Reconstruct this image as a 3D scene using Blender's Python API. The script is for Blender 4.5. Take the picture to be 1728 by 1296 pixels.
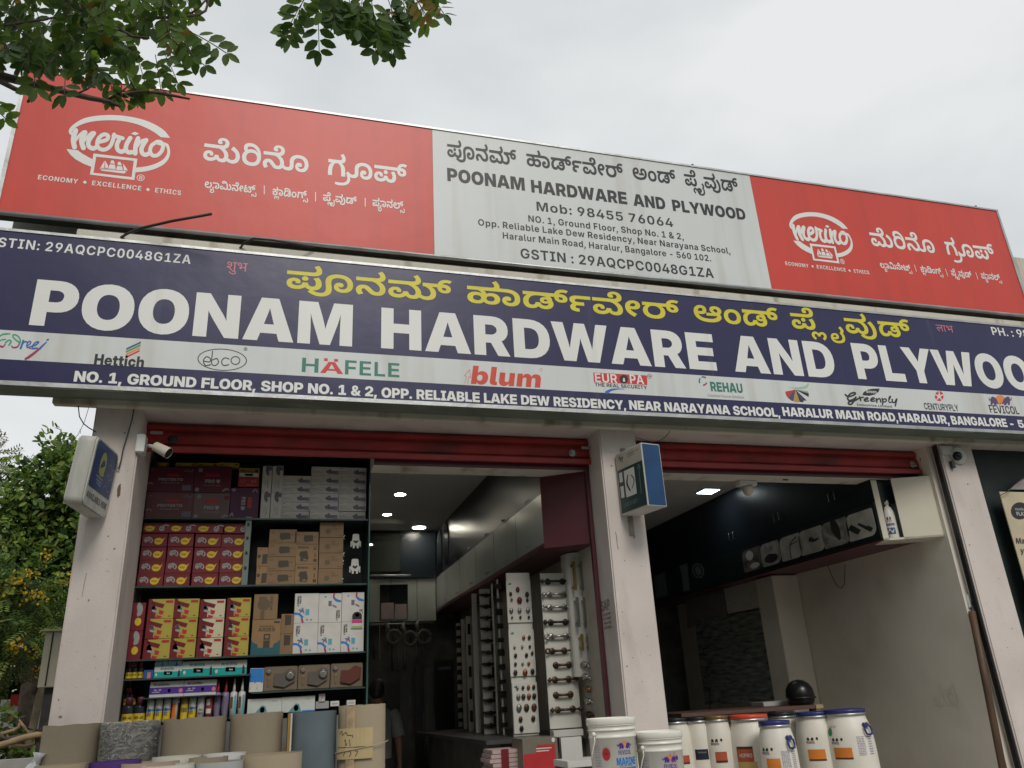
import bpy, bmesh, math, random
from mathutils import Vector, Matrix
from mathutils.geometry import tessellate_polygon

random.seed(11)
SC = bpy.context.scene
for o in list(bpy.data.objects):
 bpy.data.objects.remove(o)
COL = SC.collection
R = math.radians

# ------------------------------------------------------------------ camera
EYE = Vector((0, 0, 1.6))
FPX, CX, CY = 1331.9, 864.0, 648.0            # focal length and centre, in pixels of a 1728 x 1296 frame
YAW, PITCH, ROLL = 0.2996, 0.37919, -0.05641


def camera_axes():
 f = Vector((math.sin(YAW) * math.cos(PITCH), math.cos(YAW) * math.cos(PITCH), math.sin(PITCH)))
 r = Vector((math.cos(YAW), -math.sin(YAW), 0))
 u = r.cross(f)
 return r * math.cos(ROLL) + u * math.sin(ROLL), u * math.cos(ROLL) - r * math.sin(ROLL), f


CR, CU, CF = camera_axes()
cam = bpy.data.cameras.new('camera')
cam.sensor_width = 36
cam.lens = 36 * FPX / 1728
cam.clip_start, cam.clip_end = 0.05, 4000
camo = bpy.data.objects.new('camera', cam)
COL.objects.link(camo)
m = Matrix((CR, CU, -CF)).transposed().to_4x4()
m.translation = EYE
camo.matrix_world = m
SC.camera = camo

# ------------------------------------------------------------------ sky, sun, exposure
SUN_EL, SUN_AZ = R(42), R(176)                # azimuth clockwise from +Y: the sun is behind the camera
W = bpy.data.worlds.new('World')
SC.world = W
W.use_nodes = True
nt = W.node_tree
nt.nodes.clear()
out = nt.nodes.new('ShaderNodeOutputWorld')
bg = nt.nodes.new('ShaderNodeBackground')
bg.inputs['Strength'].default_value = 0.1
sky = nt.nodes.new('ShaderNodeTexSky')
sky.sky_type = 'NISHITA'
sky.sun_disc = False
sky.sun_elevation = SUN_EL
sky.sun_rotation = SUN_AZ
sky.dust_density = 4
tc = nt.nodes.new('ShaderNodeTexCoord')
mp = nt.nodes.new('ShaderNodeMapping')
mp.inputs['Scale'].default_value = (1.0, 1.0, 2.2)
mp.inputs['Location'].default_value = (0.3, 0.7, 0.2)
nz = nt.nodes.new('ShaderNodeTexNoise')
nz.inputs['Scale'].default_value = 2.1
nz.inputs['Detail'].default_value = 5
nz.inputs['Roughness'].default_value = 0.5
cr = nt.nodes.new('ShaderNodeValToRGB')
cr.color_ramp.elements[0].position = 0.34
cr.color_ramp.elements[0].color = (4.75, 5.05, 5.25, 1)
cr.color_ramp.elements[1].position = 0.66
cr.color_ramp.elements[1].color = (6.6, 6.7, 6.7, 1)
mx = nt.nodes.new('ShaderNodeMix')
mx.data_type = 'RGBA'
mx.inputs[0].default_value = 0.95
L = nt.links.new
L(tc.outputs['Generated'], mp.inputs['Vector'])
L(mp.outputs['Vector'], nz.inputs['Vector'])
L(nz.outputs['Fac'], cr.inputs['Fac'])
L(sky.outputs['Color'], mx.inputs[6])
L(cr.outputs['Color'], mx.inputs[7])
L(mx.outputs[2], bg.inputs['Color'])
L(bg.outputs['Background'], out.inputs['Surface'])

sun = bpy.data.lights.new('sun', 'SUN')
sun.energy = 1.2
sun.angle = R(20)
sun.color = (1.0, 0.95, 0.88)
suno = bpy.data.objects.new('sun', sun)
COL.objects.link(suno)
sd = Vector((math.sin(SUN_AZ) * math.cos(SUN_EL), math.cos(SUN_AZ) * math.cos(SUN_EL), math.sin(SUN_EL)))
suno.rotation_euler = sd.to_track_quat('Z', 'Y').to_euler()
suno.location = (0, -10, 30)

SC.view_settings.view_transform = 'Standard'
SC.view_settings.look = 'None'
SC.view_settings.exposure = 0.36
SC.view_settings.gamma = 1.0
SC.render.engine = 'CYCLES'
SC.cycles.use_denoising = True
SC.cycles.max_bounces = 8
SC.cycles.diffuse_bounces = 4
SC.cycles.transparent_max_bounces = 12
SC.cycles.caustics_reflective = False
SC.cycles.caustics_refractive = False
SC.cycles.sample_clamp_indirect = 4


# ------------------------------------------------------------------ measuring: a pixel of the photograph on a known plane
def ray(px, py):
 return CR * (px - CX) + CU * (CY - py) + CF * FPX


def at_y(px, py, y):
 r = ray(px, py)
 return EYE + r * (y / r.y)


def at_x(px, py, x):
 r = ray(px, py)
 return EYE + r * (x / r.x)


def at_z(px, py, z):
 r = ray(px, py)
 return EYE + r * ((z - EYE.z) / r.z)


# ------------------------------------------------------------------ materials
MATS = {}


def mat(name, col, rough=0.6, var=0.08, scale=6.0, bump=0.0, bscale=60.0, spec=0.4, metal=0.0, emit=0.0,
  stretch=(1, 1, 1), col2=None, lo=0.35, hi=0.65, detail=5.0, coat=0.0, rvar=0.0):
 if name in MATS:
  return MATS[name]
 M = bpy.data.materials.new(name)
 M.use_nodes = True
 n = M.node_tree
 b = n.nodes['Principled BSDF']
 t = n.nodes.new('ShaderNodeTexCoord')
 mp_ = n.nodes.new('ShaderNodeMapping')
 mp_.inputs['Scale'].default_value = stretch
 z = n.nodes.new('ShaderNodeTexNoise')
 z.inputs['Scale'].default_value = scale
 z.inputs['Detail'].default_value = detail
 r = n.nodes.new('ShaderNodeValToRGB')
 e = r.color_ramp.elements
 e[0].position, e[1].position = lo, hi
 c2 = col2 or [min(1, c * (1 + var)) for c in col]
 c1 = col if col2 else [c * (1 - var) for c in col]
 e[0].color = (*c1, 1)
 e[1].color = (*c2, 1)
 k = n.links.new
 k(t.outputs['Object'], mp_.inputs['Vector'])
 k(mp_.outputs['Vector'], z.inputs['Vector'])
 k(z.outputs['Fac'], r.inputs['Fac'])
 k(r.outputs['Color'], b.inputs['Base Color'])
 b.inputs['Roughness'].default_value = rough
 b.inputs['Specular IOR Level'].default_value = spec
 b.inputs['Metallic'].default_value = metal
 if coat:
  b.inputs['Coat Weight'].default_value = coat
  b.inputs['Coat Roughness'].default_value = 0.08
 if rvar:
  mr = n.nodes.new('ShaderNodeMapRange')
  mr.inputs['To Min'].default_value = rough - rvar
  mr.inputs['To Max'].default_value = rough + rvar
  k(z.outputs['Fac'], mr.inputs['Value'])
  k(mr.outputs['Result'], b.inputs['Roughness'])
 if emit:
  k(r.outputs['Color'], b.inputs['Emission Color'])
  b.inputs['Emission Strength'].default_value = emit
 if bump:
  z2 = n.nodes.new('ShaderNodeTexNoise')
  z2.inputs['Scale'].default_value = bscale
  z2.inputs['Detail'].default_value = 4
  bp = n.nodes.new('ShaderNodeBump')
  bp.inputs['Strength'].default_value = bump
  bp.inputs['Distance'].default_value = 0.01
  k(mp_.outputs['Vector'], z2.inputs['Vector'])
  k(z2.outputs['Fac'], bp.inputs['Height'])
  k(bp.outputs['Normal'], b.inputs['Normal'])
 MATS[name] = M
 return M


def layer_stain(M, col, scale, lo, hi, stretch=(1, 1, 1), amount=1.0):
 """lay a stain of its own shape over a material's colour"""
 n = M.node_tree
 b = n.nodes['Principled BSDF']
 src = b.inputs['Base Color'].links[0].from_socket
 t = n.nodes.new('ShaderNodeTexCoord')
 mp_ = n.nodes.new('ShaderNodeMapping')
 mp_.inputs['Scale'].default_value = stretch
 mp_.inputs['Location'].default_value = (scale * 1.7, 3.1, scale)
 z = n.nodes.new('ShaderNodeTexNoise')
 z.inputs['Scale'].default_value = scale
 z.inputs['Detail'].default_value = 6
 r = n.nodes.new('ShaderNodeMapRange')
 r.inputs['From Min'].default_value = lo
 r.inputs['From Max'].default_value = hi
 r.inputs['To Max'].default_value = amount
 x = n.nodes.new('ShaderNodeMix')
 x.data_type = 'RGBA'
 x.inputs[7].default_value = (*col, 1)
 k = n.links.new
 k(t.outputs['Object'], mp_.inputs['Vector'])
 k(mp_.outputs['Vector'], z.inputs['Vector'])
 k(z.outputs['Fac'], r.inputs['Value'])
 k(r.outputs['Result'], x.inputs[0])
 k(src, x.inputs[6])
 k(x.outputs[2], b.inputs['Base Color'])
 return M


def mat_glass(name, tint, refl=0.08, rough=0.02):
 M = bpy.data.materials.new(name)
 M.use_nodes = True
 n = M.node_tree
 n.nodes.clear()
 o = n.nodes.new('ShaderNodeOutputMaterial')
 a = n.nodes.new('ShaderNodeBsdfTransparent')
 a.inputs['Color'].default_value = (*tint, 1)
 g = n.nodes.new('ShaderNodeBsdfGlossy')
 g.inputs['Roughness'].default_value = rough
 f = n.nodes.new('ShaderNodeFresnel')
 f.inputs['IOR'].default_value = 1.45
 x = n.nodes.new('ShaderNodeMixShader')
 k = n.links.new
 k(f.outputs['Fac'], x.inputs['Fac'])
 k(a.outputs['BSDF'], x.inputs[1])
 k(g.outputs['BSDF'], x.inputs[2])
 k(x.outputs['Shader'], o.inputs['Surface'])
 MATS[name] = M
 return M


def mat_film(name):
 """crumpled clear packing film"""
 M = mat_glass(name, (0.93, 0.94, 0.92), rough=0.1)
 n = M.node_tree
 t = n.nodes.new('ShaderNodeTexCoord')
 mp_ = n.nodes.new('ShaderNodeMapping')
 mp_.inputs['Scale'].default_value = (1, 1, 2.4)
 z = n.nodes.new('ShaderNodeTexNoise')
 z.inputs['Scale'].default_value = 9
 z.inputs['Detail'].default_value = 7
 z.inputs['Distortion'].default_value = 1.6
 bp = n.nodes.new('ShaderNodeBump')
 bp.inputs['Strength'].default_value = 1.0
 bp.inputs['Distance'].default_value = 0.06
 k = n.links.new
 k(t.outputs['Object'], mp_.inputs['Vector'])
 k(mp_.outputs['Vector'], z.inputs['Vector'])
 k(z.outputs['Fac'], bp.inputs['Height'])
 n.nodes['Fresnel'].inputs['IOR'].default_value = 1.8
 r = n.nodes.new('ShaderNodeValToRGB')
 e = r.color_ramp.elements
 e[0].position, e[0].color = 0.42, (0.10, 0.10, 0.10, 1)
 e[1].position, e[1].color = 0.62, (0.14, 0.14, 0.14, 1)
 for a in (0.50, 0.56):
  s = e.new(a)
  s.color = (0.34, 0.34, 0.34, 1) if a == 0.50 else (0.12, 0.12, 0.12, 1)
 w = n.nodes.new('ShaderNodeBsdfDiffuse')
 w.inputs['Color'].default_value = (0.62, 0.63, 0.6, 1)
 x = n.nodes.new('ShaderNodeMixShader')
 n.links.new(z.outputs['Fac'], r.inputs['Fac'])
 n.links.new(r.outputs['Color'], x.inputs['Fac'])
 n.links.new(n.nodes['Mix Shader'].outputs['Shader'], x.inputs[1])
 n.links.new(w.outputs['BSDF'], x.inputs[2])
 n.links.new(x.outputs['Shader'], n.nodes['Material Output'].inputs['Surface'])
 for q in n.nodes:
  if q.type in ('BSDF_GLOSSY', 'FRESNEL'):
   k(bp.outputs['Normal'], q.inputs['Normal'])
 return M


def mat_leaf(name, col, trans, rough=0.5, var=0.35):
 M = bpy.data.materials.new(name)
 M.use_nodes = True
 n = M.node_tree
 b = n.nodes['Principled BSDF']
 o = n.nodes['Material Output']
 oi = n.nodes.new('ShaderNodeTexCoord')
 z = n.nodes.new('ShaderNodeTexNoise')
 z.inputs['Scale'].default_value = 5
 r = n.nodes.new('ShaderNodeValToRGB')
 r.color_ramp.elements[0].position = 0.3
 r.color_ramp.elements[1].position = 0.7
 r.color_ramp.elements[0].color = (*[c * (1 - var) for c in col], 1)
 r.color_ramp.elements[1].color = (*[c * (1 + var) for c in col], 1)
 t = n.nodes.new('ShaderNodeBsdfTranslucent')
 t.inputs['Color'].default_value = (*trans, 1)
 a = n.nodes.new('ShaderNodeMixShader')
 a.inputs['Fac'].default_value = 0.35
 k = n.links.new
 k(oi.outputs['Object'], z.inputs['Vector'])
 k(z.outputs['Fac'], r.inputs['Fac'])
 k(r.outputs['Color'], b.inputs['Base Color'])
 b.inputs['Roughness'].default_value = rough
 b.inputs['Specular IOR Level'].default_value = 0.2
 k(b.outputs['BSDF'], a.inputs[1])
 k(t.outputs['BSDF'], a.inputs[2])
 k(a.outputs['Shader'], o.inputs['Surface'])
 MATS[name] = M
 return M


# ------------------------------------------------------------------ objects
ORG = {}


def tag(o, label, cat, group=None):
 o['label'] = label
 o['category'] = cat
 if group:
  o['group'] = group
 return o


def thing(name, label, cat, loc, group=None):
 o = bpy.data.objects.new(name, None)
 o.empty_display_size = 0.1
 COL.objects.link(o)
 o.location = loc
 ORG[o] = Vector(loc)
 return tag(o, label, cat, group)


class MB:
 """collects faces; build() links them as one mesh object"""

 def __init__(s):
  s.v, s.f, s.sm = [], [], []

 def face(s, pts, smooth=False):
  i = len(s.v)
  s.v += [Vector(p) for p in pts]
  s.f.append(list(range(i, i + len(pts))))
  s.sm.append(smooth)

 def hexa(s, c):
  i = len(s.v)
  s.v += [Vector(p) for p in c]
  for f in ((0, 3, 2, 1), (4, 5, 6, 7), (0, 1, 5, 4), (1, 2, 6, 5), (2, 3, 7, 6), (3, 0, 4, 7)):
   s.f.append([i + k for k in f])
   s.sm.append(False)
  return s

 def box(s, x0, x1, y0, y1, z0, z1):
  return s.hexa([(x0, y0, z0), (x1, y0, z0), (x1, y1, z0), (x0, y1, z0),
     (x0, y0, z1), (x1, y0, z1), (x1, y1, z1), (x0, y1, z1)])

 def obox(s, o, a, b, c):
  o, a, b, c = Vector(o), Vector(a), Vector(b), Vector(c)
  return s.hexa([o, o + a, o + a + b, o + b, o + c, o + a + c, o + a + b + c, o + b + c])

 def prism(s, pts, vec, smooth=False):
  vec = Vector(vec)
  n = len(pts)
  a = [Vector(p) for p in pts]
  s.face(list(reversed(a)))
  s.face([p + vec for p in a])
  for k in range(n):
   q = (k + 1) % n
   s.face([a[k], a[q], a[q] + vec, a[k] + vec], smooth)
  return s

 def tube(s, pts, r, n=8, cap=True):
  pts = [Vector(p) for p in pts]
  rs = r if isinstance(r, (list, tuple)) else [r] * len(pts)
  i0 = len(s.v)
  prev = None
  for k, p in enumerate(pts):
   d = (pts[min(k + 1, len(pts) - 1)] - pts[max(k - 1, 0)]).normalized()
   if prev is None:
    u = d.orthogonal().normalized()
   else:
    u = (prev - d * prev.dot(d)).normalized()
   prev = u
   w = d.cross(u)
   for j in range(n):
    a = 2 * math.pi * j / n
    s.v.append(p + (u * math.cos(a) + w * math.sin(a)) * rs[k])
  for k in range(len(pts) - 1):
   for j in range(n):
    a, b = i0 + k * n + j, i0 + k * n + (j + 1) % n
    s.f.append([a, b, b + n, a + n])
    s.sm.append(True)
  if cap:
   s.f.append([i0 + j for j in reversed(range(n))])
   s.f.append([i0 + (len(pts) - 1) * n + j for j in range(n)])
   s.sm += [False, False]
  return s

 def lathe(s, prof, c, n=32, mtx=None, cap=True):
  c = Vector(c)
  i0 = len(s.v)
  for r_, z_ in prof:
   for j in range(n):
    a = 2 * math.pi * j / n
    p = Vector((r_ * math.cos(a), r_ * math.sin(a), z_))
    if mtx:
     p = mtx @ p
    s.v.append(c + p)
  for k in range(len(prof) - 1):
   for j in range(n):
    a, b = i0 + k * n + j, i0 + k * n + (j + 1) % n
    s.f.append([a, b, b + n, a + n])
    s.sm.append(True)
  if cap:
   s.f.append([i0 + j for j in reversed(range(n))])
   s.f.append([i0 + (len(prof) - 1) * n + j for j in range(n)])
   s.sm += [False, False]
  return s

 def ball(s, c, r, n=12, m_=8):
  r = r if isinstance(r, (tuple, list)) else (r, r, r)
  c = Vector(c)
  i0 = len(s.v)
  for k in range(m_ + 1):
   t = math.pi * k / m_
   for j in range(n):
    a = 2 * math.pi * j / n
    s.v.append(c + Vector((r[0] * math.sin(t) * math.cos(a), r[1] * math.sin(t) * math.sin(a), -r[2] * math.cos(t))))
  for k in range(m_):
   for j in range(n):
    a, b = i0 + k * n + j, i0 + k * n + (j + 1) % n
    s.f.append([a, b, b + n, a + n])
    s.sm.append(True)
  return s

 def build(s, name, material, parent=None, bevel=0.0, kind=None, loc=None, seg=2, weld=False):
  me = bpy.data.meshes.new(name)
  if parent is not None:
   org = ORG[parent]
  elif loc is not None:
   org = Vector(loc)
  else:
   n = max(1, len(s.v))
   org = Vector((sum(p.x for p in s.v) / n, sum(p.y for p in s.v) / n, min(p.z for p in s.v)))
  me.from_pydata([p - org for p in s.v], [], s.f)
  me.polygons.foreach_set('use_smooth', s.sm)
  if isinstance(material, (list, tuple)):
   for q in material:
    me.materials.append(q)
  else:
   me.materials.append(material)
  if bevel or weld:
   bm = bmesh.new()
   bm.from_mesh(me)
   bmesh.ops.remove_doubles(bm, verts=bm.verts, dist=1e-5)
   if bevel:
    bmesh.ops.bevel(bm, geom=[e for e in bm.edges], offset=bevel, segments=seg, affect='EDGES', clamp_overlap=True)
   bm.to_mesh(me)
   bm.free()
  me.update()
  o = bpy.data.objects.new(name, me)
  COL.objects.link(o)
  if parent is not None:
   o.parent = parent
   ORG[o] = ORG[parent]
  else:
   o.location = org
   ORG[o] = org
  if kind:
   o['kind'] = kind
  return o


def dup(root, delta, label=None):
 """a copy of a thing, its parts and their sub-parts, moved by delta"""
 r_ = root.copy()
 COL.objects.link(r_)
 r_.location = root.location + Vector(delta)
 r_.rotation_euler.z += random.uniform(-.014, .014)
 if label:
  r_['label'] = label
 for ch in root.children:
  c = ch.copy()
  COL.objects.link(c)
  c.parent = r_
  for g in ch.children:
   d = g.copy()
   COL.objects.link(d)
   d.parent = c
 return r_


# ------------------------------------------------------------------ lettering: glyph outlines, filled as flat shapes
FONT = {}


def load_font(fn, a):
 """a run of whole numbers: code, advance, contours; x steps carry a curve flag in their lowest bit"""
 i = 0

 def take():
  nonlocal i
  i += 1
  return a[i - 1]
 while i < len(a):
  code, adv = take(), take() * 4
  G = []
  for _ in range(take()):
   x = y = 0
   c = []
   for _ in range(take()):
    v = take()
    x += (v >> 1) * 4
    y += take() * 4
    c.append((x, y, not v & 1))
   G.append(flatten(c))
  FONT.setdefault(fn, {})[code] = (adv, G)


def flatten(c):
 """outline with quadratic curves -> polyline"""
 Q = []
 for k, (x, y, on) in enumerate(c):
  Q.append((x, y, on))
  x2, y2, o2 = c[(k + 1) % len(c)]
  if not on and not o2:
   Q.append(((x + x2) / 2, (y + y2) / 2, True))
 k = next(j for j, q in enumerate(Q) if q[2])
 Q = Q[k:] + Q[:k]
 r_, k = [], 0
 while k < len(Q):
  x, y, _ = Q[k]
  r_.append((x, y))
  m_ = Q[(k + 1) % len(Q)]
  if not m_[2]:
   e = Q[(k + 2) % len(Q)]
   n = max(1, min(6, int(math.sqrt(math.hypot(x - 2 * m_[0] + e[0], y - 2 * m_[1] + e[1]) / 14)) + 1))
   for t in [j / n for j in range(1, n)]:
    r_.append(((1 - t) ** 2 * x + 2 * t * (1 - t) * m_[0] + t * t * e[0], (1 - t) ** 2 * y + 2 * t * (1 - t) * m_[1] + t * t * e[1]))
   k += 1
  k += 1
 return r_


load_font('H', (
38,170,1,61,138,-3,-37,0,-57,14,-29,23,0,14,1,11,17,16,29,13,20,6,80,25,11,3,9,6,5,5,0,2,1,5,-11,7,-14,0,-9,0,-11,-3,-5,-6,1,-9,13,-11,21,-13,14,-8,176,-97,-96,0,-148,78,
-11,7,-25,17,-17,20,1,27,27,22,49,14,63,0,45,-13,25,-21,0,-12,1,-9,-11,-15,-21,-13,-14,-6,-76,-27,-7,-3,-13,-8,1,-12,11,-7,19,-5,12,0,19,0,39,9,31,16,19,22,0,13,76,0,1,
-16,-13,-29,-27,-23,-24,-9,-26,-6,-19,-7,-49,-7,44,67,1,4,10,-43,16,75,88,0,-40,-75,45,161,1,4,246,88,0,-36,-170,0,0,36,46,67,1,8,47,-2,-27,14,1,21,29,14,43,0,29,-14,1,
-21,-27,-14,48,161,2,12,113,-3,-67,23,-33,42,1,58,35,42,69,23,101,0,67,-23,35,-42,1,-58,-33,-42,-65,-23,12,183,36,25,12,13,25,1,36,-11,24,-23,13,-39,0,-25,-13,-11,-24,1,
-36,13,-25,27,-12,49,161,2,4,40,0,0,38,254,0,0,-38,8,222,182,0,-182,-94,0,0,139,-2,0,-80,-26,0,41,88,28,50,161,1,30,24,0,0,35,136,55,13,5,23,10,15,12,1,14,-11,10,-19,6,
-29,0,-21,-7,-11,-13,0,-9,-92,0,1,21,35,30,65,16,44,0,41,0,63,-14,37,-26,0,-18,1,-13,-19,-21,-37,-20,-28,-11,-56,-23,0,-1,144,0,0,-38,52,161,2,7,6,34,0,37,144,111,96,0,
-144,-111,216,0,0,-37,6,182,0,0,45,2,17,0,51,90,0,0,-113,53,161,1,33,119,-3,-63,15,-35,27,-2,19,92,0,1,-7,15,-11,25,-6,31,0,23,7,15,12,1,16,-13,13,-21,7,-33,0,-27,-8,-4,
-7,-88,1,12,107,248,0,0,-39,-164,0,-4,-33,11,6,37,7,47,0,45,-9,35,-16,21,-23,0,-13,1,-19,-35,-29,-63,-17,54,161,2,21,123,-2,-65,15,-37,29,0,19,1,15,25,28,20,14,84,64,102,
0,-108,-80,-26,0,7,4,19,8,29,5,20,0,37,0,53,-14,31,-26,1,-37,-35,-28,-61,-16,12,177,34,25,7,15,12,1,15,-13,12,-23,7,-29,0,-23,-7,-11,-12,1,-15,13,-12,25,-7,65,191,2,14,2,
0,122,182,132,0,124,-182,-110,0,-44,72,-11,23,-23,45,-12,24,26,0,-11,-24,-23,-45,-14,-23,-44,-72,4,92,32,0,38,200,0,0,-38,66,163,3,19,22,0,0,182,156,0,41,0,59,-12,29,-20,
0,-14,1,-10,-17,-17,-29,-11,-22,-2,0,-1,25,0,37,-11,23,-20,1,-27,-29,-24,-55,-13,-40,0,10,118,37,54,0,21,0,25,10,0,9,1,6,-11,9,-17,4,-14,0,-54,0,10,118,109,48,0,13,0,19,4,
11,8,0,6,1,8,-21,10,-18,0,-48,0,67,183,1,36,188,-3,-49,0,-79,22,-45,42,1,60,47,42,81,22,50,0,35,0,59,-10,45,-19,29,-26,4,-16,-100,0,-1,7,-11,10,-15,7,-21,4,-14,0,-25,0,
-33,-12,-17,-23,1,-32,19,-23,35,-12,26,0,15,0,23,4,17,7,13,10,2,6,100,0,-3,-15,-25,-25,-43,-19,-57,-11,68,178,2,20,162,0,-100,0,0,41,94,0,31,0,41,10,21,23,1,34,-19,22,-39,
11,-32,0,-94,0,0,41,100,0,57,0,85,-22,45,-41,1,-56,-43,-41,-81,-22,4,120,182,0,-182,-98,0,0,182,69,156,1,12,22,0,0,182,274,0,0,-41,-176,0,0,-30,162,0,0,-40,-162,0,0,-30,
176,0,0,-41,70,150,1,10,22,0,0,182,266,0,0,-41,-168,0,0,-36,158,0,0,-39,-158,0,0,-66,71,186,1,38,190,-3,-53,0,-79,23,-43,42,1,59,47,42,81,22,50,0,35,0,57,-10,47,-17,27,
-24,4,-14,-100,0,-1,5,-9,8,-15,6,-19,3,-14,0,-25,0,-35,-12,-17,-23,1,-32,19,-23,37,-12,26,0,23,0,33,7,15,12,0,8,20,-1,-86,0,0,35,162,0,0,-26,1,-23,-41,-36,-73,-19,72,183,
1,12,22,0,0,182,98,0,0,-69,126,0,0,69,98,0,0,-182,-98,0,0,72,-126,0,0,-72,73,112,1,12,14,0,0,39,48,0,0,104,-48,0,0,39,196,0,0,-39,-48,0,0,-104,48,0,0,-39,75,183,3,10,94,
28,0,56,13,9,25,16,25,17,14,9,74,47,114,0,-152,-93,-8,0,4,22,0,0,182,98,0,0,-182,4,250,0,-90,74,60,37,142,-111,76,143,1,6,22,0,0,182,98,0,0,-141,154,0,0,-41,77,232,1,46,
22,0,0,182,148,0,36,-60,5,-7,11,-21,13,-24,11,-22,2,-7,-24,0,5,7,11,22,11,24,13,21,4,7,34,60,150,0,0,-182,-98,0,0,72,1,6,3,20,1,23,3,24,0,10,10,0,-5,-10,-11,-24,-9,-23,
-11,-20,-4,-6,-44,-72,-80,0,-44,72,-3,6,-11,20,-11,23,-11,24,-6,10,12,0,1,-10,3,-24,1,-23,3,-20,0,-6,0,-72,78,186,1,28,22,0,0,182,102,0,90,-74,9,-5,19,-17,19,-19,10,-9,
-12,-11,1,10,-1,25,-1,23,0,8,0,69,98,0,0,-182,-102,0,-84,68,-7,7,-21,19,-23,23,-12,12,18,3,3,-13,3,-25,1,-20,0,-6,0,-68,79,188,2,12,139,-3,-79,22,-45,42,1,60,47,42,81,22,
101,0,81,-22,47,-42,1,-60,-45,-42,-79,-22,12,213,40,35,12,19,23,1,32,-17,23,-33,12,-47,0,-33,-12,-17,-23,1,-32,19,-23,35,-12,80,162,1,22,22,0,0,182,154,0,43,0,63,-16,35,
-28,1,-39,-33,-28,-61,-16,-44,0,-96,0,0,40,86,0,17,0,25,6,13,11,1,14,-11,10,-23,6,-16,0,-44,0,0,-142,82,166,2,22,22,0,0,182,154,0,43,0,63,-15,35,-28,1,-39,-33,-27,-65,-15,
-44,0,-88,0,0,38,82,0,17,0,25,6,15,10,1,14,-13,10,-23,6,-16,0,-44,0,0,-142,4,222,0,-82,83,102,0,84,-83,83,169,1,47,123,-3,-69,15,-35,28,0,21,92,0,3,-8,17,-11,27,-6,20,0,
17,0,25,5,15,7,1,10,-11,6,-25,5,-22,2,-36,4,-51,5,-55,27,0,20,1,17,39,26,67,15,89,0,67,-15,37,-27,0,-18,-90,0,-1,9,-27,12,-24,0,-15,0,-21,-5,-11,-7,1,-9,13,-6,25,-5,18,-2,
30,-3,31,-3,47,-9,29,-13,15,-17,0,-11,1,-19,-35,-26,-67,-14,84,165,1,8,10,141,0,41,310,0,0,-41,-106,0,0,-141,-98,0,0,141,85,177,1,20,131,-3,-69,17,-37,30,0,21,0,117,96,0,
0,-113,1,-9,15,-13,29,-8,35,0,29,8,17,13,0,9,0,113,96,0,0,-117,1,-21,-39,-30,-69,-17,87,261,1,38,100,0,-98,182,108,0,30,-73,7,-13,11,-27,9,-27,6,-14,-22,0,5,14,11,27,11,
27,6,13,34,73,96,0,34,-73,7,-13,13,-27,11,-27,4,-14,-22,0,5,14,11,27,11,27,4,13,32,73,106,0,-96,-182,-108,0,-42,83,-5,12,-9,32,-10,20,28,0,-7,-20,-9,-32,-6,-12,-42,-83,89,
184,1,16,138,0,0,63,-136,119,114,0,54,-52,7,-7,13,-14,6,-7,-14,0,7,7,11,14,6,7,50,52,114,0,-132,-119,0,-63,97,146,2,38,100,-2,-25,0,-37,8,-23,17,0,13,1,11,17,15,29,10,37,
5,43,2,29,2,13,5,0,3,0,1,1,3,-5,5,-13,2,-19,0,-13,-3,-9,-5,0,-4,-88,1,5,14,29,20,55,10,40,0,29,0,47,-6,33,-12,17,-16,0,-11,0,-88,-92,0,0,18,-2,0,-7,-7,-21,-9,-27,-4,16,
143,28,23,4,13,8,0,6,0,11,-3,-1,-7,-1,-9,-1,-11,-1,-6,-1,-11,-1,-13,-3,-7,-6,1,-7,9,-5,13,-2,98,157,2,21,190,-3,-17,0,-27,6,-19,10,-6,8,-2,0,0,-21,-94,0,0,182,96,0,0,-70,
9,7,21,9,29,5,18,0,31,0,51,-16,31,-31,1,-42,-27,-30,-49,-17,12,175,35,21,7,11,14,1,19,-9,14,-19,7,-25,0,-21,-7,-11,-14,1,-19,13,-14,23,-7,99,146,1,36,150,-3,-41,0,-61,17,
-33,31,1,41,35,30,63,17,42,0,29,0,47,-8,37,-14,21,-20,0,-13,-90,-1,1,5,-5,7,-9,5,-13,3,-8,0,-13,0,-17,-8,-11,-14,1,-20,13,-14,19,-7,14,0,9,0,15,3,11,5,7,7,0,5,90,-1,1,-13,
-19,-20,-33,-15,-47,-8,101,147,1,37,150,-3,-41,0,-61,17,-33,31,1,40,35,31,63,17,40,0,31,0,49,-9,37,-18,21,-25,0,-15,0,-12,-240,0,0,27,196,0,-44,-5,1,7,-9,11,-19,5,-27,0,
-19,-5,-11,-11,0,-7,0,-21,1,-8,13,-11,23,-6,27,0,17,3,13,6,4,3,84,-1,-5,-13,-35,-20,-53,-11,104,155,1,23,118,71,0,-71,-96,0,0,182,94,0,0,-87,-10,0,11,17,47,21,38,0,29,0,
41,-12,21,-23,0,-16,0,-82,-94,0,0,72,1,10,-19,11,-18,0,-11,0,-17,-5,-7,-10,105,70,2,4,22,0,0,131,96,0,0,-131,8,49,141,-27,13,1,20,29,13,45,0,29,-13,1,-20,-27,-13,108,78,1,
16,118,0,-49,0,-45,18,0,21,0,143,96,0,0,-138,1,-5,9,-4,10,0,5,0,5,0,2,0,4,-34,-5,-1,-15,0,109,231,1,42,22,0,0,131,90,0,2,-33,-4,0,7,13,25,15,35,7,20,0,29,0,43,-17,6,-18,
-8,0,7,12,27,16,39,7,20,0,27,0,39,-11,25,-21,0,-14,0,-87,-96,0,0,76,1,9,-17,10,-16,0,-9,0,-15,-5,-7,-8,0,-6,0,-76,-90,0,0,76,1,9,-19,10,-14,0,-9,0,-15,-5,-7,-8,0,-7,0,-75,
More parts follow.
